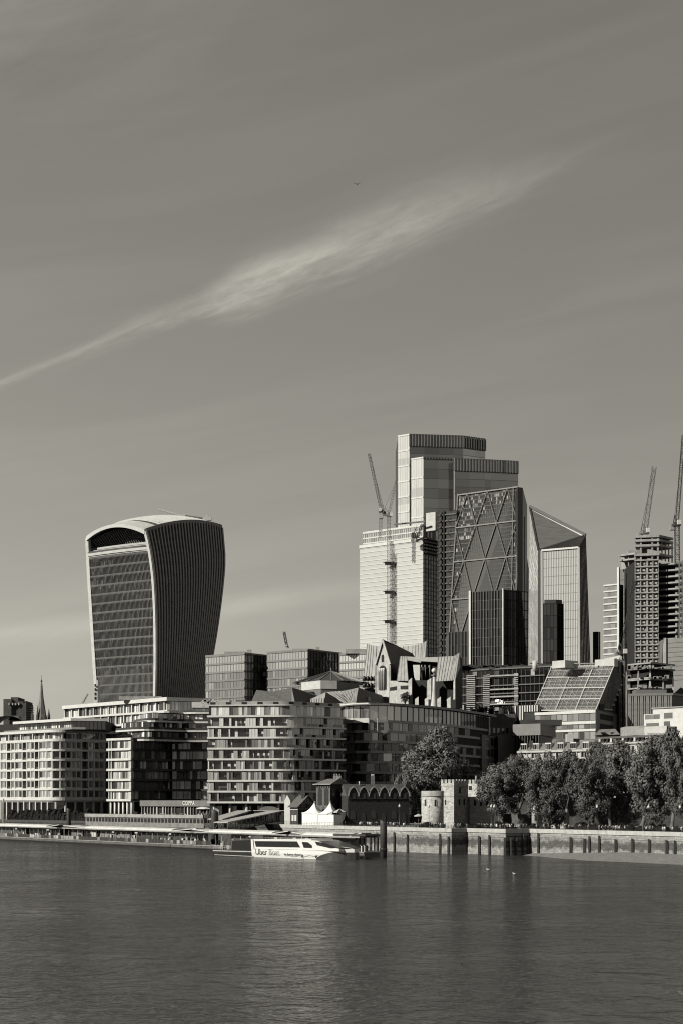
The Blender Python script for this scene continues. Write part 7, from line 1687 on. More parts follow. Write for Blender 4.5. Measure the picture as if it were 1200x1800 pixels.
def tree(label, px, Y, trunk_px, cy, rxp, rzp, var, rot=0.0, zbase=None, group='plane trees along the promenade', lean=0.0):
    """crown centre at pixel (px, cy), half sizes rxp, rzp in pixels, foot at trunk_px"""
    zb = GZ if zbase is None else zbase; base = Vector((*P2(trunk_px, Y), zb)); c = P3(px, cy, Y); k = Y / F; sx, sz = rxp * k / 9.0, rzp * k / 9.5
    r = thing('plane_tree', label, 'tree', base, group); me, cs = CROWNS[var]
    o = mesh_piece('crown', r, me, c, rot, (sx, sx, sz))
    M = Matrix.Translation(c) @ Matrix.Rotation(rot, 4, 'Z') @ Matrix.Diagonal((sx, sx, sz, 1)); rnd = random.Random(int(px))
    mb = MB(); fork = base.lerp(c, .34) + Vector((rnd.uniform(-.5, .5), 0, 0)); rt = .42 * sx + .12
    mid = base.lerp(fork, .5) + Vector((rnd.uniform(-.3, .3), 0, 0)); mb.tube([base - Vector((0, 0, .3)), base + Vector((0, 0, .5)), mid, fork], [rt * 1.5, rt * 1.1, rt * .95, rt * .85], 9)
    mb.build('trunk', BARK, r)
    for j in range(9):
        e = M @ cs[rnd.randrange(len(cs))]; m_ = fork.lerp(e, .5) + Vector((rnd.uniform(-.5, .5), rnd.uniform(-.5, .5), rnd.uniform(.2, 1.0)))
        mb = MB(); mb.tube([fork - Vector((0, 0, .2)), fork.lerp(m_, .5) + Vector((0, 0, .2)), m_, e], [rt * .55, rt * .4, rt * .27, rt * .06], 6); mb.build('limb', BARK, r)
    return r
tree('big plane tree standing before the bowed glass office', 768, 545, 772, 1352, 66, 72, 0)
tree('tall dark tree crowding the right side of the big plane', 806, 560, 800, 1385, 40, 52, 3, 2.0)
tree('tree right of the castle range with a forked pale trunk', 886, 462, 882, 1388, 53, 55, 1, .6)
tree('tree leaning right of the white turret, narrow crown', 965, 446, 964, 1386, 47, 68, 2, 1.2)
tree('second stem of the leaning pair, crown pushed left', 944, 458, 948, 1398, 30, 44, 4, 2.4)
tree('mid-size tree with straight trunk in the middle of the row', 1033, 440, 1042, 1394, 46, 64, 3, .2)
tree('broad tree with pale trunk right of the middle one', 1092, 452, 1083, 1376, 52, 72, 0, 3.0)
tree('largest tree of the right-hand row, thick dark trunk', 1140, 430, 1126, 1370, 58, 80, 4, 1.7)
tree('tree cut by the right edge of the picture', 1196, 418, 1180, 1366, 52, 84, 1, 4.0)
tree('tree behind the large right-hand one, crown rising to the rooftops', 1178, 500, 1160, 1335, 48, 50, 2, 5.0)
tree('tree hiding the foot of the stone pavilion', 1068, 500, 1072, 1352, 42, 48, 1, 2.9)
tree('tree before the mansard building, low round crown', 995, 495, 998, 1362, 40, 42, 0, 4.4)
tree('dark tree before the garden wall, left of the mansard building', 912, 505, 912, 1368, 38, 44, 3, 5.2)
tree('low tree between the castle range and its neighbour', 846, 500, 848, 1402, 26, 34, 2, 3.3)
tree('tree deep in shade at the far right', 1232, 470, 1224, 1345, 50, 70, 0, 1.1)
tree('small bushy tree beside the big plane on the gothic row side', 716, 540, 716, 1398, 26, 44, 4, .9, group='small trees on the quay')
tree('small rooftop tree beside the gabled offices', 711, 646, 711, 1226, 9, 10, 1, zbase=PZ(1245, 646), group='small trees on the quay')
def shrub_mesh(seed, n=520, m=None):
    rnd = random.Random(seed); V = []; Fc = []; T = []
    for _ in range(n):
        d = Vector((rnd.gauss(0, 1), rnd.gauss(0, 1), abs(rnd.gauss(0, .9)))).normalized(); p = Vector((d.x, d.y, d.z)) * rnd.uniform(.5, 1.0); p.z = max(.02, p.z)
        a = d.cross(Vector((rnd.gauss(0, 1), rnd.gauss(0, 1), rnd.gauss(0, 1)))).normalized(); b = d.cross(a); s = .22 * rnd.uniform(.6, 1.2); i = len(V)
        V += [p + a * s, p + b * s * .7, p - a * s, p - b * s * .7]; Fc.append((i, i + 1, i + 2, i + 3)); T.append(rnd.random() * .7)
    me = bpy.data.meshes.new('foliage'); me.from_pydata([tuple(v) for v in V], [], Fc); me.materials.append(m or LEAVES); at = me.attributes.new('tone', 'FLOAT', 'FACE'); at.data.foreach_set('value', T); return me
SHRUBS = [shrub_mesh(s) for s in (1, 2, 3)]; DARKSHRUBS = [shrub_mesh(s, 520, HEDGE) for s in (4, 5, 6)]
def shrub(label, p, rx, h, v, group, pool=None):
    r = thing('shrub', label, 'shrub', (p.x, p.y, GZ), group); mesh_piece('foliage', r, (pool or SHRUBS)[v % 3], (p.x, p.y, GZ), v * 1.3, (rx, rx, h))
    mb = MB(); mb.tube([(p.x, p.y, GZ), (p.x, p.y, GZ + h * .6)], [.08, .04], 5); mb.build('stem', BARK, r)
rnd_s = random.Random(12)
def bank_point(px, inland):
    for A, B in zip(BANK, BANK[1:]):
        d = (B - A).normalized(); p = run(A, d, px); s = (p - A).dot(d)
        if -0.01 <= s <= (B - A).length + 0.01: n = Vector((d.y, -d.x)); return p - n * inland
    return W4
for k in range(15): shrub('%s dark shrub from the left in the hedge before the white framed flats' % ordinal(k), bank_point(4 + k * 9.4, 5), rnd_s.uniform(2.2, 2.9), rnd_s.uniform(3.6, 5.2), k, 'hedge shrubs before the left flats', DARKSHRUBS)
for k in range(30): shrub('low shrub behind the river wall coping, %s from the castle end' % ordinal(k), bank_point(745 + k * 15.5 + rnd_s.uniform(-5, 5), rnd_s.uniform(12, 16)), rnd_s.uniform(1.6, 2.6), rnd_s.uniform(1.3, 2.4), k, 'planting along the promenade', DARKSHRUBS)
# ------------------------------------------------------------------ the pier
Q0 = P2(-30, 606); Q1 = P2(640, 411); PT = (Q1 - Q0).normalized(); PN = Vector((PT.y, -PT.x)); PL = Line([Q0, Q1])
def pier_s(px): p = run(Q0, PT, px); return (p - Q0).dot(PT)
def pier():
    r = thing('pontoon_pier', 'long floating pontoon pier with dark hull along the bank', 'pier', (*Q0.lerp(Q1, .5), 0))
    HM = mat('pontoon_steel', .06, .6, .4, .6); L_ = PL.L
    segs = [0, pier_s(55), pier_s(300), pier_s(498), L_]
    for a, b in zip(segs, segs[1:]):
        mb = MB(); mb.wbox(Q0, PT, PN, a + .15, b - .15, -7.5, 0, -.8, 1.25); mb.build('pontoon_hull', HM, r)
        mb = MB(); mb.wbox(Q0, PT, PN, a + .1, b - .1, -7.6, .15, 1.25, 1.5); mb.build('deck_edge', mat('deck_edge', .16, .7, .3, .6), r)
        mb = MB(); mb.wbox(Q0, PT, PN, a + .3, b - .3, .02, .3, .2, .55); mb.build('rubbing_strip', DARK, r)
    # glass balustrade panels towards the river
    s = 2.0; rnd = random.Random(6); bg = glass('pier_balustrade_glass', .03, .34, .15, .06, 'random', cut=.55)
    while s < pier_s(366):
        piece('balustrade_panel', r, PL, s, s + 1.7, -.35, -.3, 1.6, 2.7, bg); mb = None
        piece('balustrade_post', r, PL, s + 1.75, s + 1.85, -.4, -.25, 1.5, 2.75, MID); s += 1.95
    # white life-ring boards and lockers that catch the sun
    for px in (6, 21, 38, 48, 63, 78, 95, 103, 118, 140, 158, 176, 188, 205, 209, 241, 263, 282, 326, 345):
        s = pier_s(px); w = rnd.choice((.5, .7, .9)); piece('white_locker', r, PL, s, s + w, -1.2, -.7, 1.5, 1.5 + rnd.uniform(.7, 1.2), WHITE)
    # dark waiting rooms under the roofs
    for a, b, m in ((-20, 30, G_DEEP), (40, 92, G_DEEP), (112, 132, CONCD), (134, 160, G_DEEP), (162, 215, mat('pier_panel', .12, .6, .3, .5)), (222, 330, G_DEEP), (392, 450, G_DEEP), (470, 600, G_DEEP)):
        mb = MB(); mb.wbox(Q0, PT, PN, pier_s(a), pier_s(b), -7.5, -3.0, 1.5, 4.9); mb.build('waiting_room', m, r)
    for k in range(64):
        s = 3 + k * (L_ - 20) / 64; p, t = PL.at(s); q = p - PN * 1.8; mb = MB(); mb.bar((q.x, q.y, 1.5), (q.x, q.y, 5.3), .16); mb.build('roof_post', MID if k % 3 else PALE, r)
    # roofs: thin pale slabs with a rounded upper shell and upturned ends
    RM = mat('pier_roof', .42, .5, .2, .3); RD = mat('pier_roof_edge', .2, .5, .2, .3)
    for a, b in ((-30, 97), (106, 338), (332, 500), (505, 628)):
        sa, sb = pier_s(a), pier_s(b); mb = MB(); mb.wbox(Q0, PT, PN, sa, sb, -8.5, -.6, 5.15, 5.5); mb.build('roof_slab', RD, r)
        mb = MB(); rings = []
        ta, tb = sa + (sb - sa) * .18, sb - (sb - sa) * .16
        for s in (ta, tb):
            ring = []
            for k in range(7):
                an = math.pi * k / 6; o = -1.2 - 3.0 * (1 - math.cos(an)); z = 5.5 + .85 * math.sin(an); p = Q0 + PT * s + PN * o; ring.append((p.x, p.y, z))
            rings.append(ring)
        mb.loft(rings, 0, .5, True, False, True); mb.build('roof_shell', RM, r)
        for s0, s1 in ((sa + .5, ta - .2), (tb + .2, sb - .5)):
            mb = MB(); z0, z1 = (5.55, 6.5) if s0 > (sa + sb) / 2 else (6.3, 5.6)
            mb.hexa([(*(Q0 + PT * s0 + PN * -.9), z0 - .18), (*(Q0 + PT * s1 + PN * -1.6), z1 - .18), (*(Q0 + PT * s1 + PN * -5), z1 - .18), (*(Q0 + PT * s0 + PN * -7), z0 - .18), (*(Q0 + PT * s0 + PN * -.9), z0), (*(Q0 + PT * s1 + PN * -1.6), z1), (*(Q0 + PT * s1 + PN * -5), z1), (*(Q0 + PT * s0 + PN * -7), z0)]); mb.build('upturned_end', RM, r)
    # end of the pontoon: open frame and barriers
    for px in (612, 616, 622, 628, 634):
        s = pier_s(px); p = Q0 + PT * s - PN * random.uniform(1, 6); mb = MB(); mb.bar((p.x, p.y, 1.4), (p.x, p.y, 6.2), .4); mb.build('end_post', DARK, r)
    mb = MB(); mb.wbox(Q0, PT, PN, pier_s(580), pier_s(636), -7, -1, 5.6, 6.1); mb.build('end_roof', GREYD, r)
    for k in range(5): s = pier_s(622 + k * 3); piece('barrier', r, PL, s, s + .5, -2, -1.6, 1.5, 3.0, PALE if k % 2 else DARK)
    # a pale sign board on the shore side
    piece('notice_board', r, PL, pier_s(148), pier_s(157), -2.6, -2.5, 1.9, 4.6, CREAM)
    for k in range(70):
        px = rnd.uniform(0, 600); s = pier_s(px); w = rnd.uniform(.25, 1.3); h = rnd.uniform(.5, 2.2)
        piece('deck_fitting', r, PL, s, s + w, -2.7, -2.7 + rnd.uniform(.2, .6), 1.5, 1.5 + h, rnd.choice((WHITE, GREYD, CONC, DARK, GREY, CREAM)))
    for px in (20, 75, 130, 190, 230, 290, 350, 430, 520):
        s = pier_s(px); piece('hanging_sign', r, PL, s, s + rnd.uniform(1.0, 2.2), -1.6, -1.5, 4.3, 4.9, rnd.choice((WHITE, CREAM, DARK)))
    # mooring dolphins
def pile(label, px, Y, rad, ytop, m=None):
    r = thing('mooring_pile', label, 'pile', (*P2(px, Y), -1), 'tall mooring piles of the pier'); c = P2(px, Y); zt = PZ(ytop, Y); mb = MB(); n = 18
    rings = [[(c.x + rad * math.cos(2 * math.pi * k / n), c.y + rad * math.sin(2 * math.pi * k / n), z) for k in range(n)] for z in (-1.5, zt - rad)] + [[(c.x + rad * math.cos(2 * math.pi * k / n), c.y + rad * math.sin(2 * math.pi * k / n), zt - rad * .3 - rad * .5 * math.cos(2 * math.pi * k / n)) for k in range(n)]]
    mb.loft(rings, 0, .5, True, True); mb.build('shaft', m or mat('pile_steel', .035, .55, .4, .8, stretch=(2, 2, .3)), r)
    mb = MB(); mb.lathe(c, [(rad * 1.08, 1.8), (rad * 1.12, 1.9), (rad * 1.12, 2.5), (rad * 1.08, 2.6)], n); mb.build('collar', DARK, r)
pier(); pile('great dark mooring pile at the pontoon end by the boat', 673.5, 408, .9, 1442); pile('dark mooring pile below the pale parasol', 378, 497, 1.15, 1423); pile('slim mooring pile behind the pontoon at left', 121, 575, .8, 1421)
pile('thin lamp-like pile at the far left end of the pier', 6, 604, .32, 1404, PALE)

def gangway(label, a, b, w):
    """a sloping covered bridge from the pontoon up to the quay"""
    r = thing('gangway', label, 'gangway', (a.x, a.y, 1.5), 'covered gangways of the pier'); d = Vector((b.x - a.x, b.y - a.y)).normalized(); s = Vector((d.y, -d.x, 0)) * (w / 2); up = Vector((0, 0, 1))
    mb = MB(); A0, B0 = a + up * 3.0, b + up * 3.0; mb.hexa([A0 + s, B0 + s, B0 - s, A0 - s, A0 + s + up * .3, B0 + s + up * .3, B0 - s + up * .3, A0 - s + up * .3]); mb.build('roof', mat('gangway_roof', .27, .6, .2, .4), r)
    mb = MB(); mb.hexa([a + s, b + s, b - s, a - s, a + s + up * .3, b + s + up * .3, b - s + up * .3, a - s + up * .3]); mb.build('deck', GREYD, r)
    mb = MB(); n = 12
    for k in range(n + 1):
        p = a.lerp(b, k / n)
        for q in (s, -s):
            mb.bar(p + q, p + q + up * 3.0, .14)
            if k < n: p2 = a.lerp(b, (k + 1) / n); mb.bar(p + q, p2 + q + up * 3.0, .1); mb.bar(p + q + up * 1.1, p2 + q + up * 1.1, .08)
    mb.build('side_truss', MID, r)
    mb = MB(); mb.hexa([a + s * .9, b + s * .9, b + s * .88, a + s * .88, a + s * .9 + up * 2.9, b + s * .9 + up * 2.9, b + s * .88 + up * 2.9, a + s * .88 + up * 2.9]); mb.build('side_glazing', G_DEEP, r)
gangway('covered gangway sloping up to the quay, the longer lower one', P3(388, 1464, 490), P3(484, 1443, 524), 5.0); gangway('covered gangway behind the other, further upstream', P3(378, 1458, 505), P3(432, 1441, 545), 5.0)
# landing building with arched pediment where the gangways meet the quay
k_ = thing('ticket_kiosk', 'low ticket kiosk with a segmental arched pediment above the gangways', 'kiosk', (*P2(473, 540), GZ)); p = P2(473, 538)
mb = MB(); mb.box(p.x - 5, p.x + 5, p.y, p.y + 4, GZ, PZ(1426, 538)); mb.build('walls', GREYD, k_)
mb = MB(); rings = []
for i in range(9): an = math.pi * i / 8; rings.append([(p.x - 3.6 * math.cos(an), p.y - .3, PZ(1426, 538)), (p.x - 3.6 * math.cos(an), p.y - .3, PZ(1426, 538) + .1 + 1.5 * math.sin(an))])
mb.loft(rings, 0, .5, False, False, False); mb.build('arched_pediment', GREY, k_)
mb = MB(); mb.box(p.x - 5.4, p.x + 5.4, p.y - .5, p.y + 4, PZ(1426, 538), PZ(1425, 538)); mb.build('roof_edge', CREAM, k_); mb = MB(); mb.box(p.x - 8, p.x - 7.4, p.y - .2, p.y + .2, GZ, PZ(1419, 538)); mb.build('sign_post', WHITE, k_)
w_ = thing('white_sign_panel', 'small bright white notice panel beside the cottage', 'sign', (*P2(493, 522), GZ)); p = P2(493, 522); mb = MB(); mb.box(p.x - 1.0, p.x + 1.0, p.y, p.y + .2, GZ + 1.0, GZ + 3.2); mb.build('panel', WHITE, w_); mb = MB(); mb.box(p.x - .9, p.x - .75, p.y + .05, p.y + .15, GZ, GZ + 1); mb.box(p.x + .75, p.x + .9, p.y + .05, p.y + .15, GZ, GZ + 1); mb.build('legs', MID, w_)
# terrace retaining wall with small openings, above the pier at left centre
tw = thing('terrace_wall', 'low pale terrace wall with a row of small dark openings under the restaurant', 'terrace', (*bank_point(260, 0), 4)); tw['kind'] = 'thing'
tp = [bank_point(px, -.4) for px in (152, 175, 200, 240, 280, 320, 360)]; mb = MB(); mb.band(tp, -.3, .4, GZ + 1.9, GZ + 3.1); mb.build('parapet', mat('terrace_stone', .2, .85, .25, .5), tw)
mb = MB(); mb.band(tp, -9.0, 0.0, GZ - 1.5, GZ + 1.9); mb.build('terrace_deck', mat('terrace_wall_stone', .13, .85, .3, .5), tw)
tl = Line(tp); s = 1.0
while s < tl.L - 1.5: piece('opening', tw, tl, s, s + 1.5, .02, .12, GZ + .2, GZ + 1.6, DARKROOM); s += 2.2
tl2 = Line([bank_point(px, -.4) for px in (540, 560, 580, 610)]); s = .5
while s < tl2.L - 1.5: piece('opening', tw, tl2, s, s + .8, .02, .12, 2.6, 5.0, DARKROOM); s += 3.0
# railing along the promenade
rl = thing('promenade_railing', 'thin dark iron railing along the promenade edge', 'railing', (*W1, GZ)); ins = offset(BANK[1:], -1.0); mb = MB(); ln = Line(ins); s = 0
while s < ln.L:
    p, t = ln.at(s); mb.bar((p.x, p.y, GZ + .3), (p.x, p.y, GZ + 1.25), .07); s += 1.5
mb.build('posts', DARK, rl, 'stuff'); mb = MB()
for z in (GZ + .75, GZ + 1.25): mb.band(ins, -.03, .03, z - .03, z + .03)
mb.build('rails', DARK, rl)

# ------------------------------------------------------------------ the river bus
def river_bus():
    S = P2(373, 428); Bw = P2(606, 393); t = (Bw - S).normalized(); n = Vector((t.y, -t.x)); L_ = (Bw - S).length; ctr = S - n * 4.2
    r = thing('river_bus', 'white and black catamaran river bus moored at the pier', 'boat', (*S.lerp(Bw, .5), 0)); hw = 4.2
    W = lambda u, v, z: Vector((*(ctr + t * (u * L_) + n * v), z))
    HWm = mat('boat_white', .44, .35, .05, .3, spec=.5); HB = mat('boat_black', .012, .35, .2, .4, spec=.5); BG = glass('boat_glass', .008, .02, .10, .05, wob=.0)
    def hull(u0, u1, prof, m, name, nseg=10):
        mb = MB(); rings = []
        for i in range(nseg + 1):
            u = u0 + (u1 - u0) * i / nseg; w, zb, zt, fl = prof(u); rings.append([W(u, w - fl, zb), W(u, w, zt * .55), W(u, w, zt), W(u, -w, zt), W(u, -w, zt * .55), W(u, -w + fl, zb)])
        mb.loft(rings, 0, .5, True, False); return mb.build(name, m, r)
    # black after hull, white fore hull rising to the bow
    hull(0.0, .315, lambda u: (hw, -.5, 1.75, .25), HB, 'after_hull', 4)
    def fore(u):
        k = max(0, (u - .80) / .20); return (hw * (1 - .8 * k ** 2.2), -.5 + 1.3 * k ** 2, 2.25 + .55 * k, .35 + .3 * k)
    hull(.315, 1.0, fore, HWm, 'fore_hull', 16)
    mb = MB(); rings = []
    for i in range(9):      # black piece painted in for the shade under the bow flare
        u = .80 + .205 * i / 8; k = (u - .8) / .2; w = hw * (1 - .8 * k ** 2.2) + .04; rings.append([W(u, w, -.4), W(u, w, .3 + 1.6 * min(1, k * 2.2) ** .7), W(u, -w, .3 + 1.6 * min(1, k * 2.2) ** .7), W(u, -w, -.4)])
    mb.loft(rings); mb.build('bow_shade', HB, r)
    mb = MB(); mb.bar(W(.01, hw + .06, 1.35), W(.315, hw + .06, 1.4), .12, .22); mb.build('rubbing_strake', PALE, r)
    mb = MB(); mb.bar(W(.02, hw + .06, .25), W(.33, hw + .06, .15), .1, .2); mb.build('boot_stripe', CONC, r)
    # cabin
    mb = MB(); prof = [(.315, 2.2), (.315, 4.55), (.74, 4.9), (.80, 4.75), (.955, 2.75), (.955, 2.2)]
    sd = hw - .25; mb.loft([[W(u, sd, z) for u, z in prof], [W(u, -sd, z) for u, z in prof]], 0, .5, True); mb.build('cabin', HWm, r)
    mb = MB(); a = [(.345, 2.75), (.335, 4.25), (.655, 4.45), (.68, 2.9)]; mb.loft([[W(u, sd + .04, z) for u, z in a], [W(u, sd - .05, z) for u, z in a]]); mb.build('saloon_windows', BG, r)
    for k in range(5):
        u = .40 + k * .052; mb = MB(); mb.bar(W(u, sd + .05, 2.8), W(u - .003, sd + .05, 4.3), .09, .06); mb.build('window_bar', GREYD, r)
    mb = MB(); a = [(.705, 2.85), (.69, 4.35), (.735, 4.3), (.765, 3.5), (.765, 2.85)]; mb.loft([[W(u, sd + .04, z) for u, z in a], [W(u, sd - .05, z) for u, z in a]]); mb.build('side_door_window', BG, r)
    mb = MB(); a = [(.785, 4.55), (.85, 4.25), (.94, 3.05), (.90, 2.9), (.80, 3.6)]; mb.loft([[W(u, sd + .05, z) for u, z in a], [W(u, sd - .05, z) for u, z in a]]); mb.build('wheelhouse_window', BG, r)
    mb = MB(); mb.loft([[W(.80, sd * .93, 4.72), W(.952, sd * .93, 2.92), W(.952, -sd * .93, 2.92), W(.80, -sd * .93, 4.72)], [W(.803, sd * .93, 4.78), W(.955, sd * .93, 2.98), W(.955, -sd * .93, 2.98), W(.803, -sd * .93, 4.78)]]); mb.build('windscreen', BG, r)
    mb = MB(); mb.loft([[W(.315, sd + .1, 4.55), W(.76, sd + .1, 4.95), W(.76, -sd - .1, 4.95), W(.315, -sd - .1, 4.55)], [W(.315, sd - .1, 4.75), W(.755, sd - .2, 5.15), W(.755, -sd + .2, 5.15), W(.315, -sd + .1, 4.75)]]); mb.build('roof', HWm, r)
    mb = MB(); a = [(.315, 2.0), (.312, 4.7), (.325, 4.72), (.335, 2.0)]; mb.loft([[W(u, sd + .3, z) for u, z in a], [W(u, sd - .1, z) for u, z in a]]); mb.build('cabin_arch', HWm, r)
    # after cabin, open stern
    mb = MB(); a = [(.155, 1.75), (.155, 4.1), (.315, 4.5), (.315, 1.75)]; mb.loft([[W(u, sd, z) for u, z in a], [W(u, -sd, z) for u, z in a]]); mb.build('after_cabin', BG, r)
    mb = MB(); mb.loft([[W(.14, sd, 4.1), W(.315, sd, 4.52), W(.315, -sd, 4.52), W(.14, -sd, 4.1)], [W(.14, sd, 4.25), W(.315, sd, 4.68), W(.315, -sd, 4.68), W(.14, -sd, 4.25)]]); mb.build('after_roof', GREYD, r)
    mb = MB()
    for k in range(12): u = .012 + k * .0125; mb.bar(W(u, hw - .1, 1.75), W(u, hw - .1, 2.75), .07)
    mb.bar(W(.012, hw - .1, 2.75), W(.15, hw - .1, 2.75), .07); mb.bar(W(.012, hw - .1, 2.3), W(.15, hw - .1, 2.3), .05); mb.bar(W(.012, hw - .1, 2.75), W(.012, -hw + .1, 2.75), .07); mb.build('stern_rail', PALE, r)
    for u, m in ((.05, WHITE), (.075, DARK), (.105, WHITE), (.125, GREY)):
        mb = MB(); c = W(u, hw - 1.2, 1.75); mb.box(c.x - .35, c.x + .35, c.y - .3, c.y + .3, 1.75, 2.85); mb.build('deck_locker', m, r)
    mb = MB(); mb.hexa([W(.25, 2.0, 4.5), W(.36, 2.0, 4.7), W(.36, -1, 4.7), W(.25, -1, 4.5), W(.26, 1.8, 5.6), W(.35, 1.8, 5.8), W(.35, -.8, 5.8), W(.26, -.8, 5.6)]); mb.build('roof_bridge', HB, r)
    for u in (.46, .60, .69): mb = MB(); c = W(u, 2.2, 5.0); mb.box(c.x - .4, c.x + .4, c.y - .4, c.y + .4, 4.85, 5.35); mb.build('roof_dome', HWm, r)
    mb = MB(); mb.bar(W(.64, 1.5, 5.0), W(.64, 1.5, 6.6), .1); mb.build('aerial', HWm, r)
    mb = MB(); mb.bar(W(.83, hw * .8, 3.9), W(.985, .6, 2.9), .1); mb.build('bow_rail', PALE, r)
    rz = math.atan2(t.y, t.x); GR = mat('letter_grey', .05, .5, .05, .5); GL = mat('letter_pale_grey', .2, .5, .05, .5)
    lettering('name_lettering', 'Uber', 2.2, GR, r, W(.345, hw + .05, .72), rz, .02, 0.0); lettering('name_lettering', 'Boat', 2.2, GL, r, W(.447, hw + .05, .72), rz, .02, .0); lettering('operator_lettering', 'by thames clippers', .85, GR, r, W(.565, hw + .05, .78), rz, .02)
    mb = MB(); prev = None
    for i in range(40):
        u = .575 + .24 * i / 39; p = W(u, hw + .06, .62 + .12 * math.sin(i * .5) + .35 * (i / 39) ** 2)
        if prev: mb.bar(prev, p, .05, .07)
        prev = p
    mb.build('wave_line', GL, r)
    for u in (.70, .80): mb = MB(); c = W(u, hw + .16, .9); mb.tube([(c.x, c.y, .25), (c.x, c.y, .4), (c.x, c.y, 1.0), (c.x, c.y, 1.15)], [.04, .14, .14, .04], 8); mb.build('fender', HB, r)
    mb = MB(); prev = None
    for i in range(22):
        u = .33 + .46 * i / 21; p = W(u, hw - .35, 5.35); mb.bar(W(u, hw - .35, 4.75), p, .04)
        if prev: mb.bar(prev, p, .04)
        prev = p
    mb.build('roof_rail', PALE, r)
    for u, z in ((.315, 2.22), (.5, 2.3), (.7, 2.3)): mb = MB(); mb.bar(W(u, hw + .03, z - .02), W(u + .17, hw + .03, z), .03, .05); mb.build('panel_seam', GREY, r)
river_bus()

def lamp(label, px, inland, h=6.2):
    b = bank_point(px, inland); r = thing('street_lamp', label, 'street lamp', (b.x, b.y, GZ), 'lamps along the promenade'); mb = MB(); mb.lathe(b, [(.16, GZ), (.14, GZ + .8), (.07, GZ + 1.0), (.05, GZ + h)], 8); mb.build('post', DARK, r)
    mb = MB(); mb.lathe(b, [(.08, GZ + h - .1), (.3, GZ + h), (.36, GZ + h + .45), (.1, GZ + h + .7), (.03, GZ + h + 1.0)], 8); mb.build('lantern', WHITE, r)
for i, (px, inl) in enumerate(((673, 6), (715, 8), (729, 5), (829, 7), (905, 9), (1010, 8), (1100, 8), (1160, 7))): lamp('promenade street lamp with white lantern, %s from the left' % ordinal(i), px, inl)
# ------------------------------------------------------------------ people, birds
def figure(seed, h=1.74):
    """one standing or walking figure: a skinned skeleton, kept as a mesh; slots: legs, coat, skin"""
    rnd = random.Random(seed); st = rnd.uniform(.05, .28); sw = rnd.uniform(-.1, .2); k = h / 1.75; w = rnd.uniform(.9, 1.12)
    J = [((0, 0, .95), .15 * w), ((0, 0, 1.2), .16 * w), ((0, .0, 1.43), .15 * w), ((0, .01, 1.54), .06), ((0, .02, 1.66), .11), ((0, .01, 1.74), .085),
         ((.2 * w, 0, 1.41), .07), ((.25 * w, sw, 1.13), .055), ((.24 * w, sw + .16, .92), .045), ((-.2 * w, 0, 1.41), .07), ((-.25 * w, -sw, 1.13), .055), ((-.24 * w, -sw + .1, .92), .045),
         ((.1, 0, .88), .11), ((.11, st * .6, .48), .075), ((.11, st * .7, .06), .05), ((.11, st * .7 + .14, .035), .04), ((-.1, 0, .88), .11), ((-.11, -st * .4, .48), .075), ((-.11, -st, .07), .05), ((-.11, -st + .14, .035), .04)]
    E = [(0, 1), (1, 2), (2, 3), (3, 4), (4, 5), (2, 6), (6, 7), (7, 8), (2, 9), (9, 10), (10, 11), (0, 12), (12, 13), (13, 14), (14, 15), (0, 16), (16, 17), (17, 18), (18, 19)]
    me = bpy.data.meshes.new('figure_skeleton'); me.from_pydata([(x * k, y * k, z * k) for (x, y, z), _ in J], E, [])
    o = bpy.data.objects.new('figure_skeleton', me); COL.objects.link(o); md = o.modifiers.new('skin', 'SKIN'); md.use_smooth_shade = True
    for i, (_, r) in enumerate(J): me.skin_vertices[0].data[i].radius = (r * k, r * k)
    me.skin_vertices[0].data[0].use_root = True
    o.modifiers.new('smooth', 'SUBSURF').levels = 1
    ev = o.evaluated_get(bpy.context.evaluated_depsgraph_get()); out = bpy.data.meshes.new_from_object(ev); bpy.data.objects.remove(o); bpy.data.meshes.remove(me); out.name = 'body'
    return out, k
CLOTH = {'dark': mat('dark_cloth', .02, .9, .2, 3), 'grey': mat('grey_cloth', .12, .9, .2, 3), 'white': mat('white_cloth', .55, .9, .1, 3), 'black': mat('black_cloth', .01, .9, .2, 3), 'pale': mat('pale_cloth', .35, .9, .1, 3)}
SKIN = mat('skin', .28, .7, .1, 3); HAIR = mat('hair', .02, .8, .2, 3)
FIG = {}
def body_mesh(v, top, legs):
    key = (v, top, legs)
    if key in FIG: return FIG[key]
    if v not in FIG: FIG[v] = figure(v, (1.74, 1.66, 1.8, 1.7)[v])
    src, k = FIG[v]; me = src.copy(); me.materials.clear()
    for m in (CLOTH[legs], CLOTH[top], SKIN, HAIR): me.materials.append(m)
    for p in me.polygons:
        z = p.center.z / k; y = p.center.y
        p.material_index = 0 if z < .9 and abs(p.center.x) < .19 else (1 if z < 1.5 else (3 if z > 1.7 or y < -.02 and z > 1.58 else 2))
        if .8 < z < .96 and abs(p.center.x) >= .19: p.material_index = 2
    FIG[key] = me; return me
prnd = random.Random(99)
def person(p, z, where, group):
    v = prnd.randrange(4); top = prnd.choice(('dark', 'grey', 'white', 'black', 'pale', 'grey', 'dark')); legs = prnd.choice(('dark', 'black', 'grey'))
    o = bpy.data.objects.new('person', body_mesh(v, top, legs)); COL.objects.link(o); o.location = (p.x, p.y, z); o.rotation_euler = (0, 0, prnd.uniform(0, 6.28))
    tag(o, 'person in %s top and %s trousers, %s' % (top, legs, where), 'person', group)
def crowd(n, x0, x1, place, where, group):
    for i, px in enumerate(sorted(prnd.uniform(x0, x1) for _ in range(n))):
        p, z = place(px); person(p, z, '%s from the left %s' % (ordinal(i), where), group)
bank = lambda px: (bank_point(px, prnd.choice((1.6, 2.4, 3.5, 5.0, 8.0))), GZ)
deck = lambda px: (Q0 + PT * pier_s(px) - PN * prnd.uniform(1.0, 2.6), 1.5)
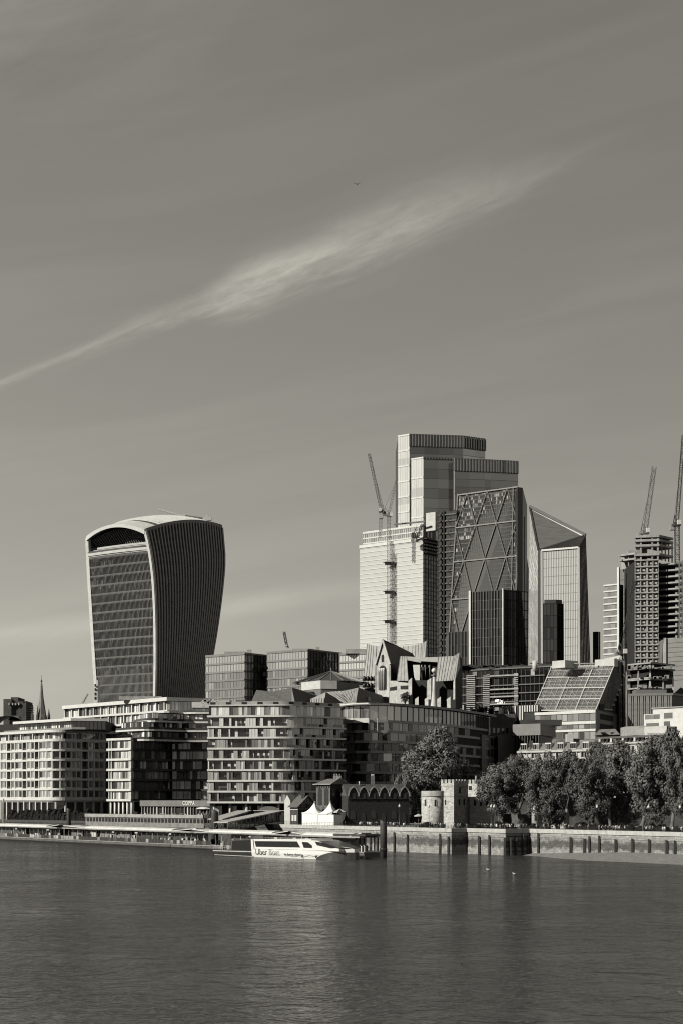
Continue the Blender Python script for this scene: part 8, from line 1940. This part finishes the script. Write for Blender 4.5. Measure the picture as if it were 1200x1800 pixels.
for n, x0, x1, w in ((44, 594, 735, 'below the gothic row'), (34, 735, 870, 'before the castle'), (40, 870, 1000, 'before the leaning trees'), (40, 1000, 1196, 'under the right-hand trees')): crowd(n, x0, x1, bank, w, 'people strolling on the promenade')
crowd(34, 238, 358, lambda px: (bank_point(px, prnd.uniform(.8, 6.0)), GZ + 1.9), 'on the restaurant terrace', 'people on the restaurant terrace')
crowd(24, 10, 360, deck, 'waiting on the pontoon', 'people waiting on the pontoon')
crowd(9, 606, 634, lambda px: (Q0 + PT * pier_s(px) - PN * prnd.uniform(1.0, 6.0), 1.5), 'at the open pontoon end', 'people at the end of the pontoon')

def bird_mesh(name, span, up, m):
    mb = MB(); s = span / 2; L_ = span * .38
    body_ = [((0, -L_ / 2, 0), .02), ((0, -L_ * .36, .01), .05), ((0, -L_ * .1, 0), .075), ((0, L_ * .25, 0), .05), ((0, L_ / 2, .0), .012)]
    mb.tube([b for b, _ in body_], [r * span for _, r in body_], 8)
    for q in (-1, 1):
        pts = [(0, -.12, 0), (.5, -.16, up), (1, .06, up * .55)]; ch = (.22, .17, .03); rings = [[(q * x * s, y * span * .6 - c * span * .5, z * s), (q * x * s, y * span * .6, z * s + .03 * span), (q * x * s, y * span * .6 + c * span * .6, z * s), (q * x * s, y * span * .6, z * s - .008 * span)] for (x, y, z), c in zip(pts, ch)]; mb.loft(rings)
    return mb
b = bird_mesh('bird', .62, .5, DARK); p = P3(627, 324, 150); b.v = [(x + p.x, y + p.y, z + p.z) for x, y, z in b.v]; tag(b.build('bird', DARK), 'small dark bird flying high in the open sky', 'bird')
for i, (px, py, lab) in enumerate(((857, 1530.5, 'white gull floating on the river, the left of two'), (903, 1538, 'white gull floating on the river, the right of two'))):
    Y = 15 * F / (py - HZ); c = P2(px, Y); mb = MB(); mb.tube([(c.x - .32, c.y, .1), (c.x - .2, c.y, .14), (c.x, c.y, .16), (c.x + .2, c.y, .2), (c.x + .4, c.y, .26)], [.03, .14, .19, .12, .02], 8); mb.tube([(c.x - .16, c.y, .2), (c.x - .24, c.y, .38), (c.x - .27, c.y, .46), (c.x - .36, c.y, .45), (c.x - .44, c.y, .43)], [.08, .07, .085, .04, .008], 8)
    tag(mb.build('gull', WHITE), lab, 'bird', 'gulls on the water')
